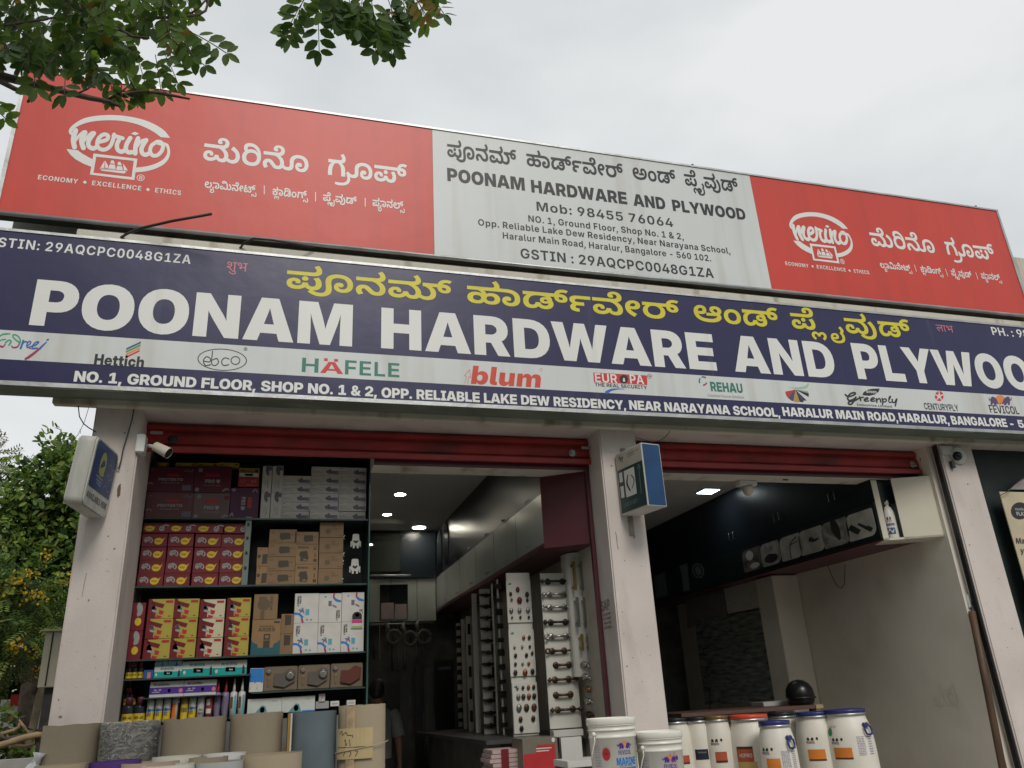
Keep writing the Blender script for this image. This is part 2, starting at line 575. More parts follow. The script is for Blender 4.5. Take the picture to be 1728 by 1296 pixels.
114,104,1,20,22,0,0,131,92,0,0,-24,2,0,7,13,33,11,24,0,9,0,13,0,4,0,0,-39,-3,0,-21,0,-8,0,-15,0,-21,-6,-11,-13,0,-8,0,-65,116,102,2,4,194,131,0,-36,-190,0,0,36,16,46,165,
96,0,0,-119,1,-6,9,-4,14,0,7,0,19,0,4,0,4,-36,-9,0,-29,0,-14,0,-49,0,-45,18,0,20,117,155,1,23,112,-3,-29,0,-39,13,-19,23,0,15,0,83,96,0,0,-73,1,-10,21,-11,18,0,13,0,17,5,
11,11,0,7,0,71,94,0,0,-131,-92,0,0,35,10,0,-11,-16,-43,-22,120,143,1,28,0,0,102,78,-2,-21,-92,74,100,0,14,-14,11,-9,17,-17,8,-9,-26,0,11,9,17,17,10,9,14,14,100,0,-96,-74,
2,21,98,-78,-102,0,-16,15,-9,9,-15,17,-8,8,22,0,-7,-8,-17,-17,-10,-9,-16,-15,))
load_font('B', (
38,167,1,62,142,-3,-37,0,-53,14,-29,23,0,14,1,11,19,17,31,14,22,7,68,23,9,2,13,6,7,8,0,4,1,6,-17,9,-16,0,-9,0,-17,-4,-7,-8,1,-11,13,-12,21,-13,14,-8,172,-99,-76,0,-142,80,
-15,9,-27,18,-17,20,0,11,1,13,25,21,45,12,59,0,43,-12,25,-19,0,-12,1,-8,-11,-15,-21,-13,-16,-5,-74,-27,-13,-5,-15,-11,1,-15,15,-10,25,-6,16,0,21,0,39,9,31,16,19,23,0,14,
60,0,1,-17,-13,-27,-25,-18,-14,-6,-18,-6,-19,-9,-51,-8,44,67,1,4,14,-48,22,75,72,0,-44,-75,45,162,1,4,244,89,0,-28,-166,0,0,28,46,67,1,8,51,-2,-23,12,1,17,25,12,37,0,25,
-12,1,-17,-23,-12,48,162,2,12,117,-2,-61,22,-29,41,1,59,31,42,63,22,93,0,61,-22,33,-42,1,-59,-31,-41,-59,-22,12,185,28,31,14,15,28,1,42,-13,28,-29,14,-43,0,-29,-14,-13,
-28,1,-42,15,-28,31,-14,49,162,2,4,44,0,0,29,244,0,0,-29,8,212,182,0,-182,-72,0,0,150,-2,0,-84,-30,0,34,80,28,50,162,1,29,36,0,0,26,128,61,17,8,25,13,13,13,1,16,-15,12,
-23,6,-33,0,-25,-7,-13,-13,0,-9,-70,0,1,18,33,26,59,14,77,0,57,-13,33,-25,0,-15,1,-10,-15,-20,-39,-24,-36,-18,-58,-28,0,-1,156,0,0,-30,52,162,2,8,16,33,0,28,138,121,70,0,
-134,-118,0,-2,216,0,0,-29,6,190,0,0,41,2,13,0,60,68,0,0,-114,53,162,1,36,158,-2,-35,0,-57,13,-33,24,-2,16,72,0,1,-7,17,-11,27,-7,35,0,31,9,17,15,1,19,-17,15,-27,9,-20,0,
-15,0,-29,-7,-8,-5,-66,6,18,95,218,0,0,-30,-158,0,-10,-47,2,0,11,7,39,8,49,0,43,-9,33,-16,17,-22,0,-13,1,-18,-33,-28,-59,-16,54,162,2,21,127,-2,-57,14,-35,28,0,19,1,14,23,
29,24,18,86,62,72,0,-114,-84,-20,0,7,4,23,8,31,5,18,0,35,0,51,-13,31,-25,1,-36,-33,-28,-57,-15,12,181,26,29,9,17,14,1,19,-15,14,-27,8,-35,0,-27,-8,-13,-14,1,-19,15,-14,29,
-9,55,162,1,7,60,0,152,152,-176,0,0,30,252,0,0,-31,-152,-151,56,162,3,28,121,-2,-61,13,-35,23,0,15,1,11,23,19,35,13,22,2,0,1,-27,3,-35,23,1,29,33,22,59,12,73,0,57,-12,33,
-22,1,-29,-35,-23,-28,-3,0,-1,23,-2,37,-13,21,-19,0,-11,1,-15,-35,-23,-61,-13,12,181,25,29,6,17,13,1,16,-15,12,-27,8,-35,0,-29,-8,-15,-12,1,-16,17,-12,29,-7,12,179,106,25,
7,15,11,1,15,-13,11,-23,6,-31,0,-25,-6,-13,-11,1,-15,15,-11,27,-7,57,162,2,21,197,184,61,-14,37,-28,0,-19,1,-14,-23,-29,-24,-18,-84,-62,-74,0,116,84,18,0,-3,-4,-21,-8,-31,
-6,-18,0,-33,0,-49,14,-27,25,1,36,35,28,59,15,12,145,156,-27,-9,-15,-14,1,-19,17,-14,29,-9,35,0,29,9,17,14,1,19,-15,14,-27,9,58,67,2,8,51,-2,-23,12,1,17,25,12,37,0,25,-12,
1,-17,-23,-12,8,51,89,-23,12,1,17,25,12,37,0,25,-12,1,-17,-23,-12,65,186,2,14,12,0,124,182,96,0,128,-182,-82,0,-58,89,-11,17,-19,39,-12,24,16,0,-11,-24,-19,-40,-10,-16,
-58,-89,4,88,43,0,28,194,0,0,-28,66,165,3,19,34,0,0,182,144,0,39,0,55,-12,27,-21,0,-14,1,-11,-15,-16,-29,-10,-18,-2,0,-2,21,0,37,-11,23,-19,1,-28,-27,-23,-53,-13,-42,0,10,
106,30,66,0,35,0,31,13,0,10,1,8,-15,12,-25,7,-20,0,-68,0,10,106,105,60,0,17,0,27,6,17,11,0,7,1,10,-29,13,-26,0,-62,0,67,185,1,36,192,-2,-47,0,-75,22,-43,41,1,59,45,42,77,
22,48,0,31,0,55,-8,43,-17,27,-24,4,-15,-74,0,-1,8,-13,11,-21,9,-27,4,-14,0,-29,0,-41,-14,-25,-28,1,-39,27,-27,43,-14,30,0,15,0,29,4,23,8,15,12,2,8,74,0,-3,-13,-23,-23,-39,
-18,-53,-10,68,181,2,20,160,0,-94,0,0,31,92,0,35,0,51,13,25,27,1,40,-25,27,-45,13,-36,0,-92,0,0,31,96,0,55,0,81,-22,43,-41,1,-56,-41,-41,-79,-22,4,106,182,0,-182,-72,0,0,
182,69,152,1,12,34,0,0,182,242,0,0,-30,-170,0,0,-45,156,0,0,-30,-156,0,0,-47,170,0,0,-30,70,147,1,10,34,0,0,182,238,0,0,-30,-166,0,0,-52,150,0,0,-30,-150,0,0,-70,71,188,1,
37,194,-2,-49,0,-77,22,-41,42,1,58,45,42,77,22,48,0,31,0,55,-9,41,-16,27,-22,4,-14,-74,0,-1,7,-15,11,-19,7,-25,4,-14,0,-27,0,-43,-14,-25,-27,1,-39,27,-28,43,-14,59,0,39,
10,21,18,0,12,16,-1,-96,0,0,28,150,0,0,-23,1,-24,-39,-34,-69,-18,72,187,1,12,34,0,0,182,72,0,0,-74,160,0,0,74,74,0,0,-182,-74,0,0,78,-160,0,0,-78,73,119,1,12,18,0,0,30,64,
0,0,122,-64,0,0,30,200,0,0,-30,-64,0,0,-122,64,0,0,-30,74,146,1,16,83,-2,-63,29,0,27,0,11,72,0,0,-11,1,-13,27,-14,45,0,27,14,0,13,0,128,72,0,0,-127,1,-28,-63,-29,75,179,3,
10,88,42,0,33,11,10,23,17,27,17,16,10,90,53,90,0,-154,-89,-6,1,7,34,0,0,182,72,0,0,-51,-2,-46,2,-17,0,-68,4,260,0,-110,83,46,27,150,-110,76,141,1,6,34,0,0,182,72,0,0,-152,
158,0,0,-30,77,232,1,46,34,0,0,182,110,0,62,-86,5,-5,9,-19,11,-21,11,-19,2,-8,-14,0,3,7,9,20,11,21,11,19,4,5,60,86,112,0,0,-182,-74,0,0,87,1,6,3,17,1,21,3,20,0,9,4,0,-3,
-10,-11,-21,-11,-20,-9,-17,-4,-5,-60,-87,-62,0,-62,87,-3,5,-9,17,-11,20,-11,21,-6,10,6,0,1,-8,3,-21,1,-20,3,-18,0,-6,0,-87,78,190,1,28,34,0,0,182,80,0,118,-94,9,-7,19,-16,
21,-20,8,-13,-6,0,-1,10,-3,23,-1,21,0,7,0,89,76,0,0,-182,-82,0,-106,85,-11,9,-19,18,-19,21,-16,15,10,0,3,-13,3,-24,3,-20,0,-6,0,-85,79,193,2,12,145,-2,-75,22,-43,41,1,59,
45,42,77,22,97,0,79,-22,45,-42,1,-59,-43,-41,-77,-22,12,223,30,43,14,25,27,1,40,-23,27,-41,14,-57,0,-41,-14,-25,-27,1,-40,27,-27,43,-14,80,162,1,22,34,0,0,182,140,0,43,0,
59,-16,31,-27,1,-36,-29,-28,-59,-15,-42,0,-90,0,0,29,80,0,23,0,31,8,17,14,1,19,-15,14,-29,8,-22,0,-56,0,0,-152,81,194,3,8,170,62,62,0,34,-22,30,-17,60,-38,-68,0,-42,26,
-18,14,12,145,-2,-75,22,-43,41,1,59,45,42,77,22,97,0,79,-22,45,-42,1,-59,-43,-41,-77,-22,12,223,30,43,14,25,27,1,40,-23,27,-41,14,-57,0,-41,-14,-25,-27,1,-40,27,-27,43,
-14,82,164,2,22,34,0,0,182,140,0,43,0,59,-15,31,-26,1,-36,-29,-26,-59,-14,-42,0,-96,0,0,30,86,0,23,0,31,6,17,13,1,18,-15,13,-29,7,-22,0,-56,0,0,-152,4,236,0,-88,83,78,0,
92,-83,83,163,1,46,123,-3,-63,14,-35,26,0,19,70,0,3,-9,19,-13,35,-6,41,0,31,6,17,11,1,13,-13,9,-27,6,-20,2,-40,5,-45,6,-53,24,0,20,1,16,37,25,63,13,81,0,59,-13,35,-25,0,
-16,-70,0,-1,12,-33,12,-28,0,-17,0,-27,-6,-13,-10,1,-13,17,-9,29,-5,14,-2,34,-4,23,-3,41,-9,29,-12,19,-18,0,-11,1,-17,-33,-24,-61,-14,84,167,1,8,18,152,0,30,296,0,0,-30,
-110,0,0,-152,-74,0,0,152,85,183,1,20,139,-3,-67,17,-35,30,0,20,0,118,72,0,0,-115,1,-11,21,-17,35,-9,47,0,37,9,19,17,0,11,0,115,72,0,0,-118,1,-20,-35,-30,-67,-17,86,186,1,
14,140,0,-128,182,80,0,60,-89,11,-16,23,-40,12,-23,-16,0,13,24,21,39,10,16,58,89,80,0,-126,-182,87,259,1,38,110,0,-98,182,80,0,42,-91,7,-11,9,-25,9,-25,4,-12,-12,0,5,12,9,
25,11,25,6,11,44,91,76,0,46,-91,7,-11,9,-25,11,-25,4,-12,-14,0,5,12,9,25,11,25,4,11,44,91,80,0,-98,-182,-84,0,-50,95,-5,15,-11,35,-6,19,18,0,-7,-18,-9,-35,-8,-16,-50,-95,
88,184,1,32,12,0,150,106,0,-27,-138,103,84,0,40,-31,13,-9,15,-14,13,-12,8,-7,-20,0,9,7,13,12,17,14,10,9,42,31,82,0,-136,-101,0,26,146,-107,-86,0,-50,39,-9,7,-13,11,-9,10,
-6,6,12,0,-7,-6,-9,-10,-11,-11,-10,-7,-54,-39,89,182,1,16,146,0,0,69,-134,113,86,0,62,-57,9,-9,17,-16,8,-12,-16,0,7,12,17,17,8,8,62,57,84,0,-132,-113,0,-69,90,165,1,24,28,
0,0,22,148,105,15,10,33,19,16,9,6,-12,-23,-1,-47,0,-24,0,-120,0,0,30,274,0,0,-22,-146,-104,-13,-9,-31,-20,-18,-10,-6,12,27,1,51,0,26,0,116,0,0,-30,97,145,2,38,108,-3,-25,
0,-41,10,-21,18,1,25,17,15,31,9,37,5,20,1,25,1,31,2,13,5,0,4,0,1,1,6,-9,8,-17,5,-29,0,-19,-5,-13,-7,-4,-4,-66,5,9,12,33,17,51,8,28,0,23,0,43,-5,33,-11,21,-18,0,-12,0,-92,
-68,0,0,19,-2,0,-5,-6,-21,-10,-31,-6,17,128,23,19,0,27,7,17,12,0,7,0,15,-3,-1,-13,-2,-15,-2,-15,-1,-6,0,-13,-1,-19,-5,-11,-7,1,-11,11,-8,21,-3,98,157,2,22,182,-2,-21,0,
-29,7,-19,11,-4,6,-4,0,0,-22,-70,0,0,182,70,0,0,-68,4,0,5,5,19,11,33,8,24,0,31,0,51,-16,31,-31,1,-46,-29,-31,-49,-16,12,183,26,27,11,15,19,1,24,-13,19,-25,10,-39,0,-25,
-10,-13,-18,1,-25,15,-19,27,-11,99,147,1,36,152,-3,-39,0,-59,18,-31,32,1,42,33,32,61,17,40,0,27,0,41,-6,33,-12,21,-16,4,-11,-66,-6,-3,5,-7,9,-13,6,-17,3,-10,0,-19,0,-27,
-11,-13,-19,1,-25,15,-19,29,-10,20,0,11,0,19,3,15,6,11,9,2,5,66,-6,-3,-11,-19,-16,-31,-12,-39,-7,100,157,2,22,132,-2,-31,0,-49,16,-29,31,1,46,31,31,51,16,32,0,23,0,33,-8,
19,-11,6,-5,2,0,0,68,70,0,0,-182,-70,0,0,22,-2,0,-5,-6,-19,-11,-29,-7,12,173,26,29,11,15,19,1,25,-13,18,-27,10,-37,0,-27,-10,-11,-19,1,-24,13,-19,29,-11,101,149,1,38,154,
-3,-41,0,-59,17,-31,32,1,43,33,31,61,18,38,0,29,0,47,-8,35,-17,21,-26,0,-18,0,-10,-228,0,0,23,194,0,-34,-7,1,11,-13,16,-25,9,-37,0,-27,-9,-13,-15,0,-10,0,-16,1,-12,17,-16,
31,-9,20,0,13,0,23,4,17,7,4,6,64,-6,-5,-12,-33,-16,-47,-10,102,99,2,4,182,136,0,-27,-178,0,0,27,17,54,0,0,147,1,15,23,19,41,9,26,0,17,0,29,-2,6,-1,-12,-27,-3,0,-13,1,-6,0,
-17,0,-13,-8,0,-7,0,-146,103,158,2,37,152,-54,-33,0,-49,9,-31,15,-6,9,62,9,5,-4,15,-7,25,-5,18,0,29,0,35,13,0,14,0,25,-6,0,-5,-5,-17,-10,-29,-7,-22,0,-31,0,-49,14,-29,30,
1,45,31,31,53,16,30,0,25,0,31,-8,21,-11,4,-5,4,0,0,22,70,0,0,-135,1,-19,-33,-24,-59,-12,12,173,29,29,10,15,17,1,25,-13,18,-27,10,-37,0,-27,-10,-11,-18,1,-24,15,-18,27,-10,
104,155,1,23,102,79,0,-79,-70,0,0,182,70,0,0,-80,-6,0,11,18,45,18,34,0,31,0,43,-12,23,-23,0,-16,0,-87,-70,0,0,81,1,13,-27,14,-22,0,-15,0,-25,-7,-13,-13,105,67,2,4,32,0,0,
136,70,0,0,-136,8,53,155,-23,10,1,16,25,11,33,0,23,-11,1,-16,-21,-10,107,144,3,7,96,41,0,42,12,0,90,53,84,0,-120,-68,-16,0,4,32,0,0,182,70,0,0,-182,4,202,0,-84,60,48,26,
120,-86,108,77,1,16,112,-1,-41,0,-37,18,0,18,0,147,70,0,0,-142,1,-7,11,-6,12,0,7,0,7,1,2,0,12,-26,-5,-1,-19,-2,109,227,1,42,32,0,0,136,66,0,4,-33,-6,0,7,12,27,16,33,8,18,
0,31,0,37,-19,8,-19,-8,0,7,13,29,16,39,9,20,0,27,0,39,-11,25,-21,0,-15,0,-92,-72,0,0,85,1,12,-25,12,-18,0,-13,0,-19,-6,-11,-11,0,-8,0,-84,-70,0,0,87,1,10,-23,12,-18,0,-13,
0,-19,-6,-13,-12,0,-8,0,-83,110,155,1,23,102,79,0,-79,-70,0,0,136,68,0,0,-34,-4,0,11,18,45,18,34,0,31,0,43,-12,23,-23,0,-16,0,-87,-70,0,0,81,1,13,-27,14,-22,0,-15,0,-25,
-7,-13,-13,111,153,2,12,113,-3,-59,18,-31,32,1,42,33,32,61,17,83,0,61,-17,33,-32,1,-42,-31,-32,-59,-18,12,175,26,27,11,15,19,1,24,-13,19,-25,11,-39,0,-27,-11,-13,-19,1,
-24,15,-19,29,-11,112,157,2,22,32,-51,0,187,70,0,0,-22,4,0,5,5,19,11,33,8,24,0,31,0,51,-16,31,-31,1,-46,-29,-31,-49,-16,-32,0,-21,0,-29,7,-19,11,-4,6,-4,0,0,-73,12,183,26,
27,11,15,19,1,24,-13,19,-25,10,-39,0,-25,-10,-13,-18,1,-25,15,-19,27,-11,114,101,1,20,32,0,0,136,68,0,0,-23,4,0,9,12,35,13,24,0,7,0,13,0,6,-1,0,-32,-5,1,-17,1,-8,0,-15,0,
-27,-7,-15,-13,0,-9,0,-78,115,140,1,39,107,-3,-49,10,-31,17,-4,13,66,6,7,-10,27,-9,24,0,21,0,27,8,1,12,-17,7,-18,2,-48,4,-37,4,-39,20,0,15,1,13,31,19,51,10,67,0,49,-9,29,
-16,6,-11,-64,-6,-3,7,-23,9,-37,0,-25,-7,0,-7,1,-5,17,-7,20,-2,48,-5,41,-4,39,-19,1,-27,-29,-21,-55,-11,116,91,2,4,166,136,0,-27,-162,0,0,27,16,42,169,72,0,0,-129,1,-7,13,
-6,14,0,5,0,15,1,4,0,10,-27,-9,-1,-23,-2,-12,0,-39,0,-43,20,0,19,117,155,1,23,126,-2,-27,0,-41,13,-23,23,0,16,0,86,70,0,0,-80,1,-13,29,-15,24,0,17,0,25,7,15,13,0,9,0,79,
70,0,0,-136,-66,0,-2,34,4,0,-9,-17,-43,-19,119,212,1,36,88,0,-80,136,76,0,24,-51,7,-13,15,-32,6,-19,-8,0,7,19,17,32,6,13,26,51,66,0,24,-51,7,-13,17,-32,6,-19,-8,0,7,19,15,
32,6,13,24,51,76,0,-82,-136,-72,0,-30,53,-3,8,-9,19,-7,20,-4,9,12,0,-3,-9,-7,-20,-9,-19,-4,-8,-30,-53,121,150,1,27,30,-48,16,27,8,-2,17,-1,23,1,15,8,2,7,2,8,-102,136,76,0,
46,-71,9,-13,13,-27,6,-15,-16,0,7,15,15,27,8,13,48,71,76,0,-116,-152,-7,-11,-25,-16,-37,-9,-28,0,-13,0,-23,2,))
load_font('K', (
43,211,3,54,118,-3,-31,0,-45,11,-25,21,0,14,1,12,23,18,39,11,26,0,35,0,35,-15,0,-12,1,-4,-3,-8,-4,-3,-46,2,1,2,3,3,0,1,1,4,-9,5,-8,0,-11,0,-13,-8,1,-15,29,-10,28,0,33,0,
31,15,2,13,58,0,3,-15,29,-13,35,0,19,7,9,10,0,6,1,9,-13,21,-18,10,60,13,19,-12,21,-27,1,-33,-27,-22,-41,-11,-49,0,-37,6,-27,13,-12,10,28,-1,-15,-10,-33,-12,-39,-6,8,201,
67,-17,10,1,15,21,11,33,0,21,-11,1,-15,-19,-10,21,14,109,0,29,262,0,29,0,23,2,4,2,9,2,5,6,0,4,1,7,-15,13,-12,8,50,15,25,-14,19,-23,0,-12,1,-6,-9,-15,-25,-12,-41,-6,-36,0,
279,179,1,73,-32,-46,-29,0,-49,8,-41,14,-18,8,38,22,21,-11,49,-13,34,0,13,0,25,3,19,8,11,14,0,10,1,13,-3,20,-3,17,0,10,1,20,37,29,67,15,91,0,65,-13,41,-22,21,-29,0,-16,1,
-20,-27,-29,-53,-15,-36,0,-31,0,-43,11,-23,20,0,13,1,10,17,16,29,9,20,0,25,0,23,-11,0,-9,1,-7,-15,-10,-16,0,-9,0,-17,5,-2,6,6,2,-1,-2,-1,-4,0,-2,1,-7,21,-13,24,0,21,0,27,
9,15,16,0,12,1,14,-21,23,-45,14,-34,0,-37,0,-45,-19,0,-20,1,-11,5,-16,5,-19,0,-12,1,-17,-21,-23,-35,-14,-45,-7,42,189,1,62,256,-3,-27,0,-37,8,-31,16,-14,10,-9,7,-11,7,-9,
3,-6,0,-13,0,-11,-8,1,-13,13,-13,10,-8,-58,-11,-11,8,-17,22,0,10,1,12,23,19,39,11,57,0,43,-12,22,-16,11,-7,21,-11,21,-5,12,0,21,0,19,13,1,25,-23,23,-39,17,-28,5,-186,0,0,
29,214,0,29,0,23,2,13,4,5,6,0,4,1,7,-13,13,-14,8,50,15,25,-14,19,-23,0,-12,1,-6,-9,-15,-25,-12,-33,-5,-24,0,-12,0,32,4,25,-8,33,-20,19,-23,0,-13,1,-26,-53,-27,192,390,5,
57,118,-3,-31,0,-45,11,-25,21,0,14,1,12,23,18,39,11,26,0,35,0,35,-15,0,-12,1,-4,-3,-8,-4,-3,-46,2,1,1,3,4,0,1,1,4,-9,5,-8,0,-11,0,-13,-8,1,-15,29,-10,28,0,33,0,31,15,2,13,
58,0,3,-15,29,-13,18,0,25,0,19,14,1,21,-13,18,-25,15,-33,12,-20,3,86,5,25,-8,33,-20,19,-23,0,-13,1,-19,-27,-24,-41,-10,-49,0,-35,6,-27,13,-14,10,28,-1,-15,-10,-33,-12,-39,
-6,21,14,109,0,29,262,0,29,0,23,2,4,2,9,2,5,6,0,4,1,7,-15,13,-12,8,50,15,25,-14,19,-23,0,-12,1,-6,-9,-15,-25,-12,-41,-6,-36,0,23,472,-3,-37,0,-59,17,-24,14,28,27,19,-14,
41,-15,55,0,33,16,0,15,1,13,-21,21,-39,16,-26,5,40,17,33,-8,53,-20,31,-27,0,-18,1,-12,-13,-22,-27,-16,-43,-9,4,426,109,0,29,96,0,0,-29,42,692,64,-39,0,-47,25,0,24,0,3,1,
20,29,27,51,14,34,0,25,0,35,-5,12,-3,-28,-22,-9,3,-19,2,-25,0,-25,-6,-15,-15,0,-14,0,-8,1,-10,15,-12,18,0,11,0,13,5,0,5,1,3,-3,5,-9,3,-13,1,-12,0,-156,0,0,29,150,0,27,0,
41,-5,14,-7,13,-5,11,-13,0,-9,1,-18,-43,-17,57,212,4,45,126,-3,-53,0,-55,26,1,43,57,27,52,0,19,0,27,-4,21,-7,6,-4,-8,-6,1,1,1,3,0,1,1,7,-7,12,-19,9,-27,6,-18,0,88,2,13,-2,
19,-8,13,-12,0,-8,1,-3,-1,-5,-2,-3,-4,6,7,4,19,7,31,4,18,0,51,0,53,-27,1,-42,-53,-27,-56,0,-23,0,-37,6,-25,11,-8,7,18,0,-7,-7,-25,-11,-35,-6,12,130,24,27,0,25,11,1,20,-23,
11,-24,0,-17,0,-21,-5,-9,-10,0,-6,1,-10,27,-11,12,292,24,27,0,25,11,0,10,1,7,-9,9,-21,5,-16,0,-25,0,-25,-12,1,-19,29,-11,20,16,109,0,29,264,0,27,0,23,2,13,4,5,6,0,4,1,7,
-13,13,-14,8,50,15,25,-14,19,-23,0,-12,1,-6,-7,-15,-27,-12,-39,-6,-38,0,60,123,1,47,228,61,1,-20,-27,-29,-53,-15,-69,0,-43,11,-23,20,0,13,1,10,17,16,31,9,18,0,25,0,23,-11,
0,-9,1,-7,-15,-10,-14,0,-9,0,-19,5,-2,6,6,2,-1,-2,1,-4,0,-2,1,-7,19,-13,24,0,21,0,27,9,15,17,1,23,-11,18,-14,6,-7,4,-23,5,-37,3,-30,0,-160,0,0,29,172,0,39,0,53,-5,39,-10,
14,-7,21,-9,19,-28,180,293,3,51,112,-3,-41,0,-51,29,0,27,1,14,17,24,35,18,24,6,12,-6,-86,0,0,29,318,0,0,-29,-8,0,-2,8,17,-2,25,-12,15,-15,0,-8,1,-5,-1,-7,-4,-4,-1,-1,-7,0,
-2,-2,-11,-7,-33,-10,-24,0,-17,0,-29,6,-17,12,0,10,1,13,37,14,28,0,17,0,23,-4,10,-3,27,-6,31,-25,1,-31,-29,-22,-45,-11,-26,0,-35,0,-47,14,-18,15,28,2,-15,-13,-31,-13,-35,
-5,34,147,26,25,14,2,11,60,0,5,-13,27,-12,22,0,13,0,23,4,15,11,1,17,-5,13,-17,9,-14,0,-9,0,-9,-4,1,-8,13,-4,19,0,15,3,9,7,1,13,-11,10,-25,8,-41,4,-30,0,-14,0,-27,0,-43,-7,
-29,-15,-15,-20,0,-12,1,-15,23,-14,42,498,64,-41,0,-47,25,0,24,0,3,1,20,29,27,53,14,32,0,25,0,35,-5,14,-3,-30,-22,-9,3,-17,2,-27,0,-25,-6,-15,-15,0,-14,0,-8,1,-10,15,-12,
18,0,11,0,13,5,0,5,1,3,-3,5,-7,3,-15,1,-12,0,-156,0,0,29,150,0,27,0,41,-5,14,-7,13,-5,13,-13,0,-9,1,-18,-43,-17,93,148,1,47,286,109,-144,0,-21,0,-17,-1,-11,-3,-7,-5,1,-8,
7,-5,13,-3,17,-1,16,0,68,0,0,-29,-58,0,-11,0,-15,0,-7,-1,-4,0,-7,-2,-9,-5,1,-9,13,-6,21,-2,10,0,8,0,0,-29,-14,0,-19,0,-35,4,-29,8,-15,15,0,11,1,7,9,11,21,10,14,3,-2,-3,
-17,6,-25,16,0,14,1,7,13,13,23,8,29,6,39,2,30,0,142,0,267,212,2,57,118,-3,-31,0,-45,11,-25,21,0,14,1,12,23,18,39,11,26,0,35,0,35,-15,0,-12,1,-4,-3,-8,-4,-3,-46,2,1,1,3,4,
0,1,1,4,-9,5,-8,0,-11,0,-13,-8,1,-15,29,-10,28,0,33,0,31,15,2,13,58,0,3,-15,29,-13,18,0,25,0,19,14,1,21,-13,18,-25,15,-33,12,-20,3,86,5,25,-8,33,-19,19,-23,0,-14,1,-19,
-27,-24,-41,-10,-49,0,-35,6,-27,13,-14,10,28,-1,-15,-10,-33,-12,-39,-6,42,14,109,0,29,252,0,33,0,29,4,13,6,5,8,0,4,1,8,-19,11,-33,0,-23,-9,0,-7,1,-1,1,-3,0,-2,-16,13,5,2,
13,2,4,0,13,0,17,-7,1,-13,-17,-7,-37,0,-19,12,0,10,1,8,21,16,41,9,28,0,33,0,43,-12,25,-21,0,-13,1,-11,-13,-17,-14,-6,-7,-3,-23,-6,-39,-4,-30,0,74,116,1,36,221,90,-21,-18,
-41,-10,-28,0,-31,0,-41,12,-12,6,14,24,5,-4,17,-8,21,-5,14,0,25,0,23,9,1,13,-13,7,-25,0,-21,-7,-13,-15,0,-11,0,-3,1,-15,25,-21,39,-14,22,-5,-34,-28,-33,9,-51,23,-27,31,1,
38,31,28,53,15,34,0,29,0,41,-10,21,-18,194,259,3,23,170,-3,-43,0,-69,15,-37,29,0,21,1,12,17,20,31,15,22,6,10,-6,-78,0,0,29,248,0,0,-29,-4,0,4,3,19,-5,27,-15,13,-18,0,-12,
1,-20,-33,-29,-67,-16,14,172,27,29,0,39,11,21,19,0,11,1,13,-21,18,-37,10,-53,0,-39,-10,-19,-19,0,-12,1,-20,49,-21,42,430,64,-41,0,-47,25,0,24,0,3,1,20,29,27,53,14,34,0,23,
0,37,-5,12,-3,-30,-22,-7,3,-19,2,-27,0,-25,-6,-15,-15,0,-14,0,-8,1,-10,17,-12,16,0,11,0,13,5,0,5,1,3,-3,5,-7,3,-13,1,-14,0,-154,0,0,29,148,0,29,0,39,-5,14,-7,13,-5,13,-13,
0,-9,1,-18,-43,-17,10,229,1,86,236,-3,-73,0,-97,21,-47,36,0,24,1,20,33,28,53,15,34,0,25,0,39,-10,19,-18,1,-23,-19,-18,-39,-10,-30,0,-19,0,-29,6,-23,8,-6,4,12,24,5,-3,15,
-8,23,-6,16,0,25,0,23,9,1,13,-15,7,-10,0,-25,0,-25,-19,0,-18,0,-2,1,-9,17,-18,37,-15,61,-8,89,0,59,7,29,13,0,8,1,5,-9,7,-14,3,-1,0,-9,3,-2,0,-31,5,-31,18,0,12,1,17,49,16,
38,0,33,0,43,-11,23,-17,0,-9,1,-13,-25,-19,-33,-12,-37,-6,-34,0,-108,0,0,25,130,0,11,1,23,5,17,10,1,12,-17,9,-29,0,-15,-6,0,-5,1,-7,27,-9,24,-5,9,-1,15,-3,6,-3,19,-5,17,
-15,1,-19,-21,-18,-47,-15,-73,-8,6,149,2,13,146,-3,-37,0,-57,15,-33,29,1,41,33,29,59,17,89,0,59,-17,29,-30,1,-38,-29,-30,-59,-16,12,148,25,35,0,35,21,1,34,-35,21,-30,0,
-23,0,-29,-10,-13,-17,0,-11,1,-17,37,-21,9,234,1,72,230,27,51,0,71,11,37,25,0,20,1,8,-9,15,-17,9,-16,0,-9,0,-15,-7,0,-8,1,-5,13,-9,21,-6,10,-2,0,-24,-146,0,0,25,72,0,-7,4,
-9,8,-7,10,0,5,1,10,19,15,37,10,28,0,37,0,51,-15,27,-26,0,-17,1,-31,-53,-37,-99,-18,-137,0,-95,21,-47,36,0,24,1,20,33,28,53,15,34,0,25,0,39,-10,19,-18,1,-23,-19,-18,-39,
-10,-30,0,-19,0,-29,6,-23,8,-6,4,12,24,5,-3,15,-8,23,-6,16,0,25,0,23,9,1,13,-15,7,-10,0,-25,0,-25,-19,0,-18,0,-2,1,-9,17,-18,35,-15,59,-8,258,211,3,54,118,-3,-31,0,-45,11,
-25,21,0,14,1,12,23,18,39,11,26,0,35,0,35,-15,0,-12,1,-4,-3,-8,-4,-3,-46,2,1,2,3,3,0,1,1,4,-9,5,-8,0,-11,0,-13,-8,1,-15,29,-10,28,0,33,0,31,15,2,13,58,0,3,-15,29,-13,35,0,
19,7,9,10,0,6,1,9,-13,21,-18,10,60,13,19,-12,21,-27,1,-33,-27,-22,-41,-11,-49,0,-37,6,-27,13,-12,10,28,-1,-15,-10,-33,-12,-39,-6,8,201,67,-17,10,1,15,21,11,33,0,21,-11,1,
